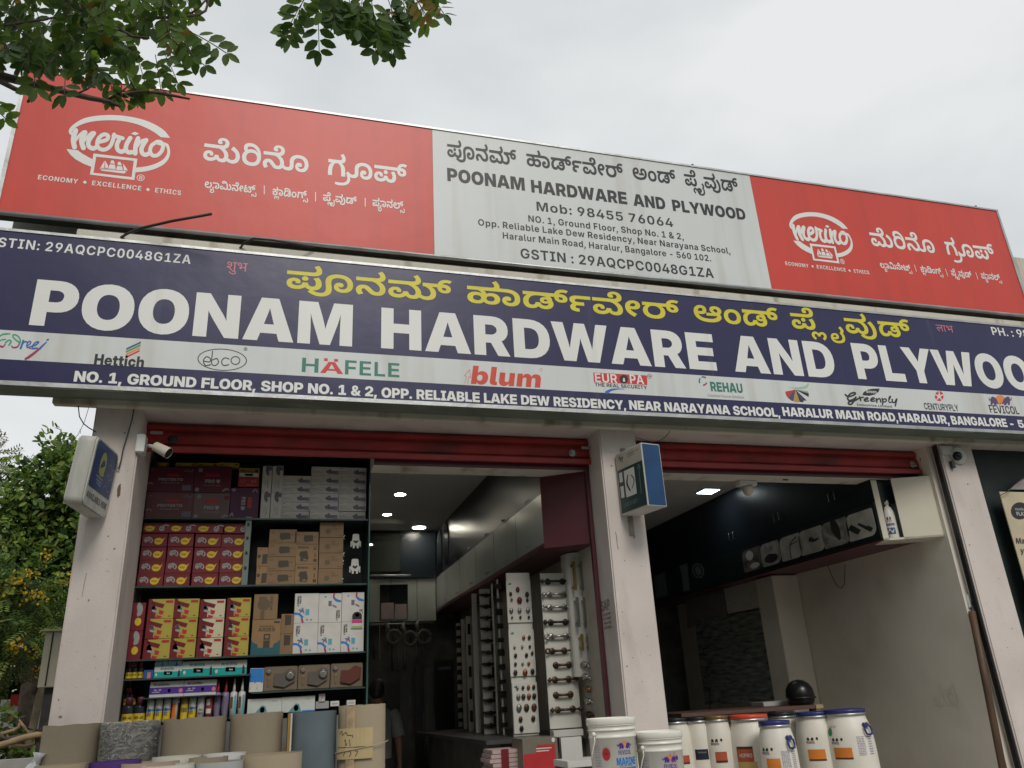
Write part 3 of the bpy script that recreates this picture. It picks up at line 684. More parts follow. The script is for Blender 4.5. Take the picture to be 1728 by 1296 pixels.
-15,-19,-10,42,14,109,0,29,252,0,33,0,29,4,13,6,5,8,0,4,1,8,-19,11,-33,0,-23,-9,0,-7,1,-1,1,-3,0,-2,-16,13,5,2,13,2,4,0,13,0,17,-7,1,-13,-17,-7,-37,0,-19,12,0,10,1,8,21,
16,41,9,28,0,33,0,43,-12,25,-21,0,-13,1,-11,-13,-17,-14,-6,-7,-3,-23,-6,-39,-4,-30,0,124,14,1,42,-122,-15,17,0,25,-6,23,-10,12,-7,-30,0,17,10,31,13,26,0,21,0,31,-10,17,
-15,0,-8,1,-10,-13,-16,-21,-12,-10,-5,-30,16,15,6,17,11,0,8,1,5,-11,8,-25,0,-17,-10,0,-10,-44,0,-1,10,-15,10,-27,0,-9,-8,0,-5,1,-8,17,-11,14,-5,-30,-17,-15,8,-29,20,0,15,
1,8,17,15,31,10,75,47,1,59,-46,-105,-35,0,-51,13,-23,22,0,14,1,12,21,19,37,11,47,0,29,-8,13,-13,0,-7,1,-14,-33,-14,-34,0,-9,0,-27,4,-8,2,0,19,11,-3,21,-3,10,0,15,0,17,4,1,
10,-9,5,-19,0,-15,-5,-9,-11,0,-8,0,-2,1,-11,33,-15,38,0,23,0,39,7,27,15,0,14,1,11,-19,20,-14,7,13,5,17,11,1,12,-13,12,-14,6,34,16,25,-10,21,-17,1,-21,-15,-13,-8,-3,-4,7,
15,-8,17,-23,0,-13,1,-18,-29,-25,-59,-13,53,212,2,57,118,-3,-31,0,-45,11,-25,21,0,14,1,12,23,18,39,11,26,0,35,0,35,-15,0,-12,1,-4,-3,-8,-4,-3,-46,2,1,1,3,4,0,1,1,4,-9,5,
-8,0,-11,0,-13,-8,1,-15,29,-10,28,0,33,0,31,15,2,13,58,0,3,-15,29,-13,18,0,25,0,19,14,1,21,-13,18,-25,15,-33,12,-20,3,86,5,25,-8,33,-20,19,-23,0,-13,1,-19,-27,-24,-41,-10,
-49,0,-35,6,-27,13,-14,10,28,-1,-15,-10,-33,-12,-39,-6,21,14,109,0,29,262,0,29,0,23,2,4,2,9,2,5,6,0,4,1,7,-15,13,-12,8,50,15,25,-14,19,-23,0,-12,1,-6,-9,-15,-25,-12,-41,
-6,-36,0,278,71,1,24,-134,6,23,-11,49,-13,32,0,29,0,41,12,21,23,0,16,1,21,-31,38,-32,17,56,19,41,-22,35,-46,0,-24,1,-21,-21,-30,-39,-21,-55,-10,-36,0,-29,0,-51,8,-41,14,
-16,8,262,302,3,57,118,-3,-31,0,-45,11,-25,21,0,14,1,12,23,18,39,11,26,0,35,0,35,-15,0,-12,1,-4,-3,-8,-4,-3,-46,2,1,1,3,4,0,1,1,4,-9,5,-8,0,-11,0,-13,-8,1,-15,29,-10,28,0,
33,0,31,15,2,13,58,0,3,-15,29,-13,18,0,25,0,19,14,1,21,-13,18,-25,15,-33,12,-20,3,86,5,25,-8,33,-19,19,-23,0,-14,1,-19,-27,-24,-41,-10,-49,0,-35,6,-27,13,-14,10,28,-1,-15,
-10,-33,-12,-39,-6,42,14,109,0,29,252,0,33,0,29,4,13,6,5,8,0,4,1,8,-19,11,-33,0,-23,-9,0,-7,1,-1,1,-3,0,-2,-16,13,5,2,13,2,4,0,13,0,17,-7,1,-13,-17,-7,-37,0,-19,12,0,10,1,
8,21,16,41,9,28,0,33,0,43,-12,25,-21,0,-13,1,-11,-13,-17,-14,-6,-7,-3,-23,-6,-39,-4,-30,0,20,435,-3,-59,17,-24,14,28,27,19,-14,41,-15,55,0,33,16,1,29,-21,21,-39,15,-24,6,
34,28,35,-8,53,-24,33,-32,0,-20,1,-18,-25,-27,-51,-15,230,171,2,43,125,-3,-67,16,-37,31,0,23,1,17,27,27,43,18,53,9,28,0,25,0,37,-6,27,-10,10,-6,2,0,-7,9,-21,16,-29,13,-35,
7,-22,0,-27,0,-23,-10,0,-8,1,-5,11,-9,8,-4,-42,-17,-19,9,-15,21,0,9,1,16,29,18,49,9,30,0,41,0,63,-14,22,-13,23,-11,27,-29,11,-32,0,-16,1,-27,-35,-35,-67,-16,13,172,27,29,
0,39,11,21,18,1,25,-21,18,-37,10,-53,0,-39,-11,-19,-18,0,-12,1,-20,49,-21,257,189,1,83,256,-3,-27,0,-37,8,-31,16,-14,10,-9,7,-11,7,-9,3,-6,0,-11,0,-13,-8,1,-13,13,-13,10,
-8,-58,-11,-11,8,-17,22,0,10,1,12,23,19,39,11,59,0,41,-12,22,-16,13,-7,19,-11,21,-5,12,0,21,0,19,13,1,25,-23,23,-39,17,-28,5,-186,0,0,29,204,0,33,0,29,4,13,6,7,8,0,4,1,8,
-19,11,-35,0,-23,-9,0,-7,1,-1,1,-3,2,-2,-18,13,7,2,11,2,4,0,13,0,17,-7,1,-13,-15,-7,-37,0,-21,12,0,10,1,8,21,16,41,9,61,0,45,-12,23,-21,0,-13,1,-11,-13,-17,-14,-6,-7,-3,
-23,-6,-39,-4,-30,0,-12,0,70,5,23,-8,33,-20,19,-22,0,-14,1,-26,-53,-27,64,202,1,68,46,-3,-39,0,-57,18,-28,15,38,21,21,-12,35,-13,24,0,21,0,21,10,1,16,-1,11,-1,11,0,6,1,19,
37,27,69,15,87,0,65,-13,41,-22,21,-29,0,-16,1,-20,-27,-29,-53,-15,-36,0,-31,0,-45,11,-21,20,0,13,1,10,17,16,29,9,43,0,25,-11,0,-9,1,-7,-15,-10,-16,0,-9,0,-17,5,-4,6,6,2,1,
-2,-1,-4,0,-2,1,-7,21,-13,24,0,19,0,29,9,15,16,0,12,1,14,-21,23,-45,14,-34,0,-23,0,-35,-8,-21,-16,0,-13,1,-7,3,-10,1,-11,0,-8,1,-15,-25,-19,-41,-8,25,172,1,51,172,109,-17,
0,-25,-9,-17,-15,-6,-11,-3,-5,-3,-15,-1,-19,0,-13,0,-22,-70,0,0,29,1,19,13,33,33,26,32,7,12,-5,-90,0,0,29,170,0,29,0,23,2,4,2,9,2,5,6,0,4,1,7,-15,13,-12,8,50,15,25,-14,19,
-23,0,-12,1,-8,-13,-16,-29,-11,-26,-2,6,2,29,-11,29,-26,9,-30,0,-17,0,-29,-70,0,0,22,1,14,-3,20,-3,15,-4,6,-9,15,-31,17,122,34,1,21,68,-15,1,-21,-43,-28,-77,-14,-52,0,-21,
0,-47,3,-20,3,10,22,19,-2,39,-2,22,0,65,0,63,23,0,18,1,9,-9,13,-8,5,42,12,17,-11,11,-21,188,299,4,54,118,-3,-31,0,-45,11,-25,21,0,14,1,12,23,18,39,11,26,0,35,0,35,-15,0,
-12,1,-4,-3,-8,-4,-3,-46,2,1,2,3,3,0,1,1,4,-9,5,-8,0,-11,0,-13,-8,1,-15,29,-10,28,0,33,0,31,15,2,13,58,0,3,-15,29,-13,35,0,19,7,9,10,0,6,1,9,-13,21,-18,10,60,13,19,-12,21,
-27,1,-33,-27,-22,-41,-11,-49,0,-37,6,-27,13,-12,10,28,-1,-15,-10,-33,-12,-39,-6,8,201,67,-17,10,1,15,21,11,33,0,21,-11,1,-15,-19,-10,4,14,109,0,29,326,0,0,-29,42,510,64,
-39,0,-47,25,0,24,0,3,1,20,29,27,51,14,34,0,25,0,35,-5,12,-3,-28,-22,-9,3,-19,2,-25,0,-25,-6,-15,-15,0,-14,0,-8,1,-10,15,-12,18,0,11,0,13,5,0,5,1,3,-3,5,-9,3,-13,1,-12,0,
-156,0,0,29,150,0,27,0,41,-5,14,-7,13,-5,11,-13,0,-9,1,-18,-43,-17,51,201,1,50,204,-3,-59,0,-83,21,-43,36,0,24,1,20,31,28,55,15,34,0,27,0,39,-10,21,-17,1,-23,-21,-18,-39,
-11,-30,0,-17,0,-29,5,-21,7,-8,4,12,24,5,-4,17,-7,19,-4,14,0,25,0,23,9,1,13,-15,7,-23,0,-23,-7,-13,-17,1,-29,27,-23,57,-13,40,0,37,0,53,10,29,20,0,13,1,15,-31,21,-32,7,36,
28,45,-11,51,-35,0,-24,1,-20,-35,-34,-79,-20,121,69,1,68,-31,-104,-39,9,-17,14,1,14,9,9,21,8,18,5,15,3,11,5,1,5,-7,2,-21,0,-7,-3,1,-5,3,-2,0,-2,-38,-6,-3,3,-3,8,0,5,1,8,
33,12,32,0,25,0,27,-6,13,-10,1,-11,-7,-9,-17,-7,-18,-5,-13,-4,-9,-5,1,-7,11,-4,23,-2,16,0,29,0,31,8,15,11,0,6,1,9,-13,12,-19,11,-21,12,-13,12,1,17,21,12,29,6,18,0,25,0,37,
-12,4,-14,-44,-3,-1,3,-5,4,-7,2,-11,0,-9,-3,1,-8,15,-9,21,-10,23,-13,15,-17,0,-11,1,-9,-13,-17,-27,-13,-45,-8,228,310,2,82,116,-3,-31,0,-45,11,-25,21,0,14,1,12,23,18,39,
11,26,0,33,0,37,-15,0,-12,1,-4,-3,-8,-4,-3,-46,2,1,1,3,4,0,1,1,4,-9,5,-8,0,-11,0,-13,-8,1,-15,29,-10,28,0,33,0,31,15,2,13,58,0,3,-15,33,-13,20,0,13,0,21,4,15,10,9,14,0,11,
1,22,-25,38,-45,30,-57,17,-34,0,-15,0,-13,-5,1,-11,15,-5,12,0,17,0,23,10,2,9,56,-2,-5,-15,-27,-18,-39,-8,-49,0,-37,8,-21,15,1,22,23,16,43,9,32,0,53,0,85,-20,59,-35,33,-46,
0,-27,1,-17,-13,-25,-21,-17,-29,-9,-33,-4,-16,0,-23,0,-35,7,-25,12,-14,10,28,-1,-15,-10,-33,-12,-39,-6,21,449,-3,-59,18,-28,16,38,21,17,-12,39,-14,26,0,31,0,31,16,1,29,
-21,21,-39,15,-24,6,34,28,35,-8,53,-24,33,-32,0,-20,1,-18,-25,-27,-49,-15,178,311,5,66,105,-3,-39,8,-29,15,-15,23,0,14,1,19,27,28,53,16,36,0,21,0,37,-8,21,-16,0,-12,1,-10,
-17,-17,-37,-9,-30,0,-21,0,-31,6,-12,5,6,22,9,-4,27,-6,39,0,19,8,1,11,-11,5,-25,0,-21,-8,-11,-17,0,-13,0,-1,1,-8,11,-11,15,-8,21,-3,12,0,37,0,31,16,4,12,58,0,5,-12,29,-16,
26,0,21,0,21,11,1,15,-11,11,-23,7,-16,1,40,17,29,-4,35,-15,17,-18,0,-9,1,-20,-47,-25,-50,0,-21,0,-37,6,-33,13,-16,11,30,0,-15,-12,-35,-13,-41,-5,13,102,104,-29,4,-23,18,1,
17,17,13,43,9,36,0,6,-28,-17,0,-15,-5,1,-8,17,-7,16,-2,20,274,69,0,25,38,0,17,0,17,5,1,9,-13,5,-20,3,40,20,17,-4,25,-8,13,-8,9,-9,0,-5,1,-7,-9,-11,-19,-8,-21,-5,-23,-2,
-14,0,4,236,109,0,29,136,0,0,-29,42,534,64,-39,0,-47,25,0,24,0,3,1,20,29,27,51,14,34,0,25,0,35,-5,12,-3,-28,-22,-9,3,-19,2,-25,0,-25,-6,-15,-15,0,-14,0,-8,1,-10,15,-12,18,
0,11,0,13,5,0,5,1,3,-3,5,-9,3,-13,1,-12,0,-156,0,0,29,150,0,27,0,41,-5,14,-7,13,-5,11,-13,0,-9,1,-18,-43,-17,129,34,1,40,6,-84,-19,0,-31,6,-23,12,-25,17,-11,6,-17,0,-11,
-6,1,-10,11,-11,8,-6,-44,-9,-9,6,-9,17,0,8,1,14,37,18,32,0,23,0,33,-11,20,-12,11,-7,17,-8,15,-3,8,0,13,0,15,5,9,12,0,8,1,12,-21,25,-14,10,42,10,11,-7,21,-19,11,-21,0,-11,
1,-15,-19,-20,-33,-10,23,156,3,37,154,-3,-41,0,-55,11,-27,19,0,11,1,7,9,12,19,10,14,4,-4,-4,-46,0,0,23,104,0,9,2,13,6,1,7,-7,6,-6,3,36,3,26,-3,5,-4,7,-6,0,-2,1,-4,-3,-5,
-2,-3,100,0,0,-23,-48,0,-4,4,15,-4,19,-9,11,-12,0,-8,1,-11,-25,-19,-57,-11,12,191,25,29,13,0,9,1,7,-13,10,-27,6,-39,0,-27,-6,-13,-10,0,-7,1,-9,31,-13,20,18,109,0,29,150,0,
27,0,23,2,13,4,5,6,0,4,1,7,-13,13,-14,8,50,15,25,-14,19,-23,0,-12,1,-6,-7,-15,-25,-12,-41,-6,-38,0,216,205,3,41,112,-3,-27,0,-41,13,-23,25,1,39,31,31,51,22,67,11,38,0,35,
0,53,-7,41,-13,16,-9,26,-28,-8,-20,-11,-7,-33,-10,-24,0,-17,0,-29,6,-17,12,0,10,1,13,37,14,28,0,15,0,25,-4,10,-3,25,-6,33,-25,1,-31,-29,-22,-45,-11,-26,0,-35,0,-47,14,-18,
15,28,2,-15,-13,-31,-13,-35,-5,34,147,26,25,14,2,11,60,0,5,-13,27,-12,22,0,13,0,23,4,15,11,1,17,-5,13,-17,9,-14,0,-9,0,-9,-4,1,-8,13,-4,19,0,15,3,9,7,1,13,-11,10,-25,8,
-41,4,-30,0,-14,0,-27,0,-43,-8,-29,-14,-15,-20,0,-12,1,-15,23,-14,33,162,190,47,0,73,-11,34,-12,21,-8,33,-22,19,-27,0,-15,1,-9,-3,-15,-4,-7,-56,44,16,4,-9,10,-29,18,-20,6,
-23,8,-51,7,-36,0,-25,0,-27,-5,-11,-8,1,-9,7,-8,6,-4,-46,-16,-7,6,-13,12,-5,13,0,5,1,16,35,18,57,9,170,259,2,36,264,138,0,-30,-8,1,6,0,25,-8,27,-25,11,-30,0,-17,0,-29,-70,
0,0,22,1,14,-3,20,-3,16,-4,5,-9,15,-31,17,-26,0,-17,0,-25,-9,-17,-15,-6,-11,-3,-5,-3,-15,-1,-19,0,-13,0,-22,-70,0,0,29,1,19,13,33,33,26,32,7,12,-5,-90,0,0,29,42,430,64,
-41,0,-45,25,0,24,0,3,1,20,29,27,51,14,34,0,25,0,35,-5,12,-3,-28,-22,-9,3,-19,2,-25,0,-27,-6,-15,-15,0,-14,0,-8,1,-10,17,-12,18,0,9,0,15,5,0,5,1,3,-3,5,-9,3,-13,1,-12,0,
-156,0,0,29,150,0,27,0,41,-5,14,-7,11,-5,13,-13,0,-9,1,-18,-43,-17,196,297,3,50,206,-3,-59,0,-85,21,-43,36,0,24,1,20,31,28,55,15,34,0,27,0,39,-10,21,-17,1,-23,-21,-18,-39,
-11,-30,0,-17,0,-29,5,-21,7,-8,4,12,24,5,-4,17,-7,19,-4,14,0,25,0,23,9,1,13,-15,7,-23,0,-23,-7,-13,-17,1,-29,27,-23,59,-13,83,0,57,10,29,20,0,13,1,18,-33,22,-28,7,46,16,
27,-7,39,-19,19,-22,0,-14,1,-20,-37,-34,-83,-20,4,236,109,0,29,100,0,0,-29,43,506,64,-41,0,-47,25,0,24,0,3,1,20,29,27,53,14,34,0,25,0,35,-5,12,-3,-30,-22,-7,3,-19,2,-12,0,
-15,0,-25,-6,-15,-15,0,-14,0,-8,1,-10,17,-12,16,0,11,0,15,5,0,5,1,3,-5,5,-7,3,-13,1,-12,0,-156,0,0,29,150,0,27,0,39,-5,16,-7,11,-5,13,-13,0,-9,1,-18,-43,-17,))
load_font('D', (
2358,170,2,41,45,47,-23,9,1,15,19,7,14,0,9,0,21,-3,16,-6,25,4,33,21,0,17,1,14,-27,17,-24,0,-15,0,-15,-7,0,-6,1,-4,11,-9,31,-6,28,0,-10,-18,-45,2,-47,21,1,27,37,16,34,0,25,
0,41,-11,27,-21,1,-33,-33,-29,-30,-9,23,-9,43,-24,16,-11,-32,-11,-25,18,-41,23,-18,7,-13,-1,8,296,138,0,-138,-40,0,0,138,-46,0,0,18,138,0,0,-18,2369,0,1,23,-124,-3,29,6,
28,0,39,0,43,-19,1,-32,-47,-19,-42,0,-49,0,-69,23,-30,19,32,11,19,-12,37,-16,39,-7,26,0,53,0,0,19,1,8,-23,8,-29,0,-19,-3,-12,-3,2349,176,1,46,88,158,19,0,29,-5,12,-7,9,-4,
13,-17,0,-16,0,-29,100,0,0,58,-66,0,0,18,158,0,0,-18,-50,0,0,-138,-42,0,0,62,-100,0,0,-9,1,-8,-13,-7,-19,0,-19,6,-19,10,-9,11,1,9,15,6,16,0,14,0,0,26,1,12,-3,13,-6,3,-9,8,
-22,0,-11,0,-15,-6,1,-13,25,-7,28,-1,-4,-18,-35,2,-43,15,1,31,37,13,2354,170,1,42,0,138,0,18,346,0,0,-18,-52,0,0,-138,-40,0,0,89,-1,0,-4,0,-11,0,-25,-6,-21,-16,-10,-15,
-38,6,7,12,10,8,-11,5,-23,5,-16,0,-19,0,-19,-11,1,-19,21,-17,43,-19,28,-12,-26,-13,-29,13,-47,22,-27,24,1,26,27,17,37,7,18,0,23,0,37,-7,16,-7,31,14,44,0,3,0,2,0,0,32,2366,
65,1,8,84,138,0,-138,-40,0,0,138,-44,0,0,18,136,0,0,-18,))

CAP = {'H': 727, 'B': 727, 'K': 550, 'D': 640}
WORDS = {'poonam': [43, 279, 42, 192], 'hardware': [57, 60, 180, 93, 267, 74, 194], 'aand': [10, 6, 180], 'and': [9, 6, 180],
  'plywood': [258, ('+', 40), 124, ('+', 150), 75, ('+', 10), 53, 278, 180], 'plywide': [258, ('+', 150), 124, ('+', 520), 75, ('+', 60), 53, 278, ('+', 40), 180], 'merino': [262, 230, 257, 64],
  'group': [25, 122, 64, 188], 'lam': [51, 121, 60, 228, 257, 74, 178, 129], 'clad': [23, 124, 60, 216, 6, 170, 129],
  'panels': [43, 121, 60, 42, 196, 129]}
TRI = {}


def fill_nonzero(cs):
 """cut outlines, overlapping or not, into flat trapezoids"""
 E = []
 for c in cs:
  for p, q in zip(c, c[1:] + c[:1]):
   if p[1] != q[1]:
    E.append((p, q, 1) if p[1] < q[1] else (q, p, -1))
 ys = {p[1] for e in E for p in e[:2]}
 for i, (a, b, _) in enumerate(E):
  for c, d, _ in E[i + 1:]:
   r, s = (b[0] - a[0], b[1] - a[1]), (d[0] - c[0], d[1] - c[1])
   w = r[0] * s[1] - r[1] * s[0]
   if w:
    t = ((c[0] - a[0]) * s[1] - (c[1] - a[1]) * s[0]) / w
    u = ((c[0] - a[0]) * r[1] - (c[1] - a[1]) * r[0]) / w
    if 0 < t < 1 and 0 < u < 1:
     ys.add(a[1] + t * r[1])
 ys = sorted(ys)
 at = lambda e, y: e[0][0] + (y - e[0][1]) / (e[1][1] - e[0][1]) * (e[1][0] - e[0][0])
 run, done = {}, []
 for y0, y1 in zip(ys, ys[1:]):
  if y1 - y0 < 1e-6:
   continue
  ym = (y0 + y1) / 2
  crossings = sorted((at(e, ym), k) for k, e in enumerate(E) if e[0][1] < ym < e[1][1])
  w, left, now = 0, None, {}
  for _, k in crossings:
   if w == 0:
    left = k
   w += E[k][2]
   if w == 0:
    now[left, k] = run.pop((left, k), y0)
  done += [(k, y, y0) for k, y in run.items()]
  run = now
 done += [(k, y, ys[-1]) for k, y in run.items()]
 V, F = [], []
 for (l, r), y0, y1 in done:
  l, r = E[l], E[r]
  i = len(V)
  V += [(at(l, y0), y0), (at(r, y0), y0), (at(r, y1), y1), (at(l, y1), y1)]
  F.append([i, i + 1, i + 2, i + 3])
 return V, F


def glyph(fn, code):
 if (fn, code) not in TRI:
  adv, C = FONT[fn][code]
  TRI[fn, code] = (adv, [fill_nonzero(C)] if C else [])
 return TRI[fn, code]


def layout(fn, s_, track=0):
 """[(points, triangles)] in font units, left ink at x = 0, and the ink width"""
 seq = WORDS.get(s_) if fn == 'K' else [ord(c) for c in s_]
 x = 0
 r_ = []
 for c in seq:
  if isinstance(c, tuple):
   x += c[1]
   continue
  if c == 32:
   x += 265
   continue
  if fn == 'D' and c == 0x941:
   adv, gl = glyph(fn, c)
   r_ += [([(px + x - 40, py) for px, py in p], t) for p, t in gl]
   continue
  adv, gl = glyph(fn, c)
  r_ += [([(px + x, py) for px, py in p], t) for p, t in gl]
  x += adv + track
 xs = [p[0] for q in r_ for p in q[0]]
 x0, x1 = min(xs), max(xs)
 return [([(a - x0, b_) for a, b_ in p], t) for p, t in r_], x1 - x0


def put_text(mb, fn, s_, fmap, w, h, x=0.0, y=0.0, track=0, shear=0.0):
 """write s_ at (x, y) with ink width w and letter height h; fmap(u, v, lift) -> point. w=None keeps the font's own proportions"""
 lay, iw = layout(fn, s_, track)
 sx = (w / iw) if w else h / CAP[fn]
 sy = h / CAP[fn]
 for k, (p, t) in enumerate(lay):
  i = len(mb.v)
  mb.v += [Vector(fmap(x + a * sx + b_ * sy * shear, y + b_ * sy, 0.00012 * (k % 4))) for a, b_ in p]
  for q in t:
   mb.f.append([i + z_ for z_ in q])
   mb.sm.append(False)
 return iw * sx


def face_out(mb, d):
 """turn every face towards direction d"""
 d = Vector(d)
 for f in mb.f:
  a, b_, c = (mb.v[f[k]] for k in (0, 1, 2))
  if (b_ - a).cross(c - a).dot(d) < 0:
   f.reverse()
 return mb


def spline(pts, n=6):
 """Catmull-Rom through 2D points"""
 pts = [tuple(p) for p in pts]
 if len(pts) < 3:
  return pts
 P = [pts[0]] + pts + [pts[-1]]
 r_ = []
 for k in range(1, len(P) - 2):
  for j in range(n):
   t = j / n
   r_.append(tuple(0.5 * (2 * P[k][d] + (P[k + 1][d] - P[k - 1][d]) * t + (2 * P[k - 1][d] - 5 * P[k][d] + 4 * P[k + 1][d] - P[k + 2][d]) * t * t
        + (3 * P[k][d] - P[k - 1][d] - 3 * P[k + 1][d] + P[k + 2][d]) * t ** 3) for d in range(len(pts[0]))))
 r_.append(pts[-1])
 return r_


def stroke(mb, pts, fmap, n=6, round_caps=True):
 """pen stroke: pts = (x, y, width) in the units fmap takes"""
 P = spline(pts, n)
 Lf, Rt = [], []
 N = len(P)
 for k, (x, y, w) in enumerate(P):
  a, b_ = P[max(0, k - 1)], P[min(N - 1, k + 1)]
  dx, dy = b_[0] - a[0], b_[1] - a[1]
  l = math.hypot(dx, dy) or 1
  nx, ny = -dy / l * w / 2, dx / l * w / 2
  e = 0.0006 * k / N
  Lf.append((x + nx, y + ny, e))
  Rt.append((x - nx, y - ny, e))
 for k in range(N - 1):
  mb.face([fmap(*Lf[k]), fmap(*Rt[k]), fmap(*Rt[k + 1]), fmap(*Lf[k + 1])])
 if round_caps:
  for k, sg in ((0, -1), (N - 1, 1)):
   x, y, w = P[k]
   q = P[1] if k == 0 else P[N - 2]
   a0 = math.atan2(y - q[1], x - q[0])
   e = 0.0006 * k / N
   mb.face([fmap(x + math.cos(a0 + t) * w / 2, y + math.sin(a0 + t) * w / 2, e) for t in [math.pi * (j / 8 - 0.5) for j in range(9)]])


def flat_poly(mb, pts, fmap, lift=0.0, holes=()):
 pl = [[Vector((p[0], p[1], 0)) for p in c] for c in (pts, *holes)]
 t = tessellate_polygon(pl)
 i = len(mb.v)
 mb.v += [Vector(fmap(p[0], p[1], lift)) for c in (pts, *holes) for p in c]
 for q in t:
  mb.f.append([i + k for k in q])
  mb.sm.append(False)


def ellipse(cx, cy, rx, ry, n=28, rot=0.0, a0=0.0, a1=2 * math.pi):
 full = abs(a1 - a0 - 2 * math.pi) < 1e-6
 r_ = []
 for k in range(n if full else n + 1):
  a = a0 + (a1 - a0) * k / n
  x, y = rx * math.cos(a), ry * math.sin(a)
  r_.append((cx + x * math.cos(rot) - y * math.sin(rot), cy + x * math.sin(rot) + y * math.cos(rot)))
 return r_

# ================================================================== colours and surfaces of the place
PLASTER = layer_stain(layer_stain(mat('pink_white_plaster', (0.60, 0.54, 0.505), 0.85, 0.06, 2.0, bump=0.16, bscale=90, spec=0.2), (0.36, 0.30, 0.27), 3.2, 0.52, 0.76, (1, 1, 0.4), 0.65), (0.27, 0.22, 0.19), 38, 0.68, 0.74, (1, 1, 0.7), 0.6)
CREAM = layer_stain(mat('cream_wall_paint', (0.60, 0.57, 0.49), 0.8, 0.06, 3.0, bump=0.25, bscale=40, spec=0.2), (0.26, 0.19, 0.12), 2.6, 0.56, 0.74, (2.2, 1, 0.4), 0.8)
PALEGREEN = layer_stain(mat('pale_green_wall', (0.44, 0.45, 0.37), 0.85, 0.08, 3.0, bump=0.2), (0.25, 0.25, 0.2), 2.4, 0.6, 0.75, amount=0.6)
GREYGREEN = layer_stain(mat('grey_green_sheet', (0.145, 0.178, 0.145), 0.5, 0.2, 2.2, bump=0.5, bscale=7, spec=0.4), (0.34, 0.35, 0.31), 3.0, 0.6, 0.72, (0.6, 1, 2), 0.5)
ALU = mat('brushed_aluminium', (0.40, 0.41, 0.41), 0.45, 0.15, 5.0, metal=0.8, bump=0.35, bscale=12, rvar=0.1)
DARKSTEEL = mat('dark_steel', (0.06, 0.06, 0.06), 0.5, 0.2, 8, metal=0.4)
BLACK = mat('black_plastic', (0.015, 0.015, 0.016), 0.4, 0.1)
REDPAINT = layer_stain(mat('red_shutter_paint', (0.36, 0.035, 0.035), 0.45, 0.2, 3, bump=0.45, bscale=5, stretch=(1, 1, 2), spec=0.45), (0.10, 0.03, 0.03), 5.0, 0.53, 0.72, (0.35, 1, 1), 0.75)
MAROON = mat('maroon_laminate', (0.085, 0.022, 0.03), 0.38, 0.08, 2, spec=0.4)
WHITELAM = mat('white_laminate', (0.60, 0.60, 0.57), 0.35, 0.04, 2, spec=0.4)
GREYLAM = mat('grey_white_laminate', (0.50, 0.53, 0.50), 0.22, 0.05, 2, spec=0.5)
TEAL = mat('black_teal_gloss', (0.012, 0.016, 0.021), 0.32, 0.15, 1.5, spec=0.22)
DARKWALL = mat('dark_green_black_board', (0.016, 0.024, 0.024), 0.5, 0.2, 3, spec=0.3, bump=0.1)
CEILING = mat('ceiling_paint', (0.74, 0.73, 0.69), 0.85, 0.03, 1.5)
INNERWALL = layer_stain(mat('inner_white_wall', (0.76, 0.71, 0.62), 0.7, 0.05, 1.5, bump=0.05), (0.58, 0.51, 0.42), 1.6, 0.52, 0.75, amount=0.6)
DARKROOM = mat('dark_shelf_backing', (0.11, 0.11, 0.105), 0.7, 0.3, 4)
TILE = mat('speckled_floor_tile', (0.50, 0.47, 0.43), 0.3, 0.15, 30)
CONCRETE = layer_stain(mat('grey_concrete', (0.36, 0.35, 0.33), 0.9, 0.12, 5, bump=0.5, bscale=30), (0.2, 0.19, 0.17), 2.0, 0.55, 0.75, amount=0.6)
ASPHALT = mat('asphalt', (0.055, 0.055, 0.055), 0.9, 0.25, 20, bump=0.6, bscale=120)
EARTH = mat('dusty_earth', (0.20, 0.16, 0.115), 0.95, 0.25, 3, bump=0.6, bscale=20)

# ------------------------------------------------------------------ ground
g = MB()
g.face([(-600, -600, 0), (600, -600, 0), (600, 600, 0), (-600, 600, 0)])
g.build('ground', EARTH, kind='structure')
g = MB()
g.face([(-400, -9, 0.006), (400, -9, 0.006), (400, 1.2, 0.006), (-400, 1.2, 0.006)])
g.build('road', ASPHALT, kind='structure')
MB().box(-60, 60, 1.2, 1.36, 0, 0.14).build('kerb', CONCRETE, kind='structure')
g = MB()
g.face([(-60, 1.36, 0.12), (60, 1.36, 0.12), (60, 4.55, 0.12), (-60, 4.55, 0.12)])
g.build('pavement', CONCRETE, kind='structure')

# ------------------------------------------------------------------ the shop building
FL = 0.62                                     # floor of the shop and its raised front
PF = 6.13                                     # front plane of the pillars
CEIL = 4.03
B = thing('shop_building', 'single storey shop building with three pink white pillars and two open shop fronts', 'building', (2.7, 9, 0))
MB().box(-1.7, 9.6, 4.55, 13.2, 0.0, FL - 0.01).build('plinth', CONCRETE, B)
MB().box(-1.03, 6.31, 4.9, 12.0, FL - 0.012, FL).build('floor', TILE, B)
for x0, x1, y1 in ((-1.353, -1.03, 6.74), (2.668, 3.02, 6.50), (6.365, 6.78, 6.245)):
 MB().box(x0, x1, PF, y1, FL, 3.82).build('pillar', PLASTER, B, bevel=0.012)
MB().box(-1.63, 9.6, 6.055, 6.128, 3.768, 3.83).build('slab_edge', CREAM, B, bevel=0.006)
MB().box(-1.353, 9.6, 6.1285, 6.46, 3.772, 3.83).build('soffit', PLASTER, B)
MB().box(-1.353, -1.06, 6.42, 13, FL, 3.76).build('side_wall', PLASTER, B)
MB().box(2.69, 3.0, 6.5, 12.0, FL, CEIL).build('party_wall', DARKROOM, B)
MB().box(6.305, 6.76, 6.245, 13, FL, CEIL).build('side_wall', INNERWALL, B)
MB().box(-1.353, 9.5, 12.0, 12.2, FL, CEIL).build('back_wall', DARKROOM, B)
MB().box(-1.06, 6.31, 6.7, 12.0, CEIL, CEIL + 0.06).build('ceiling', CEILING, B)
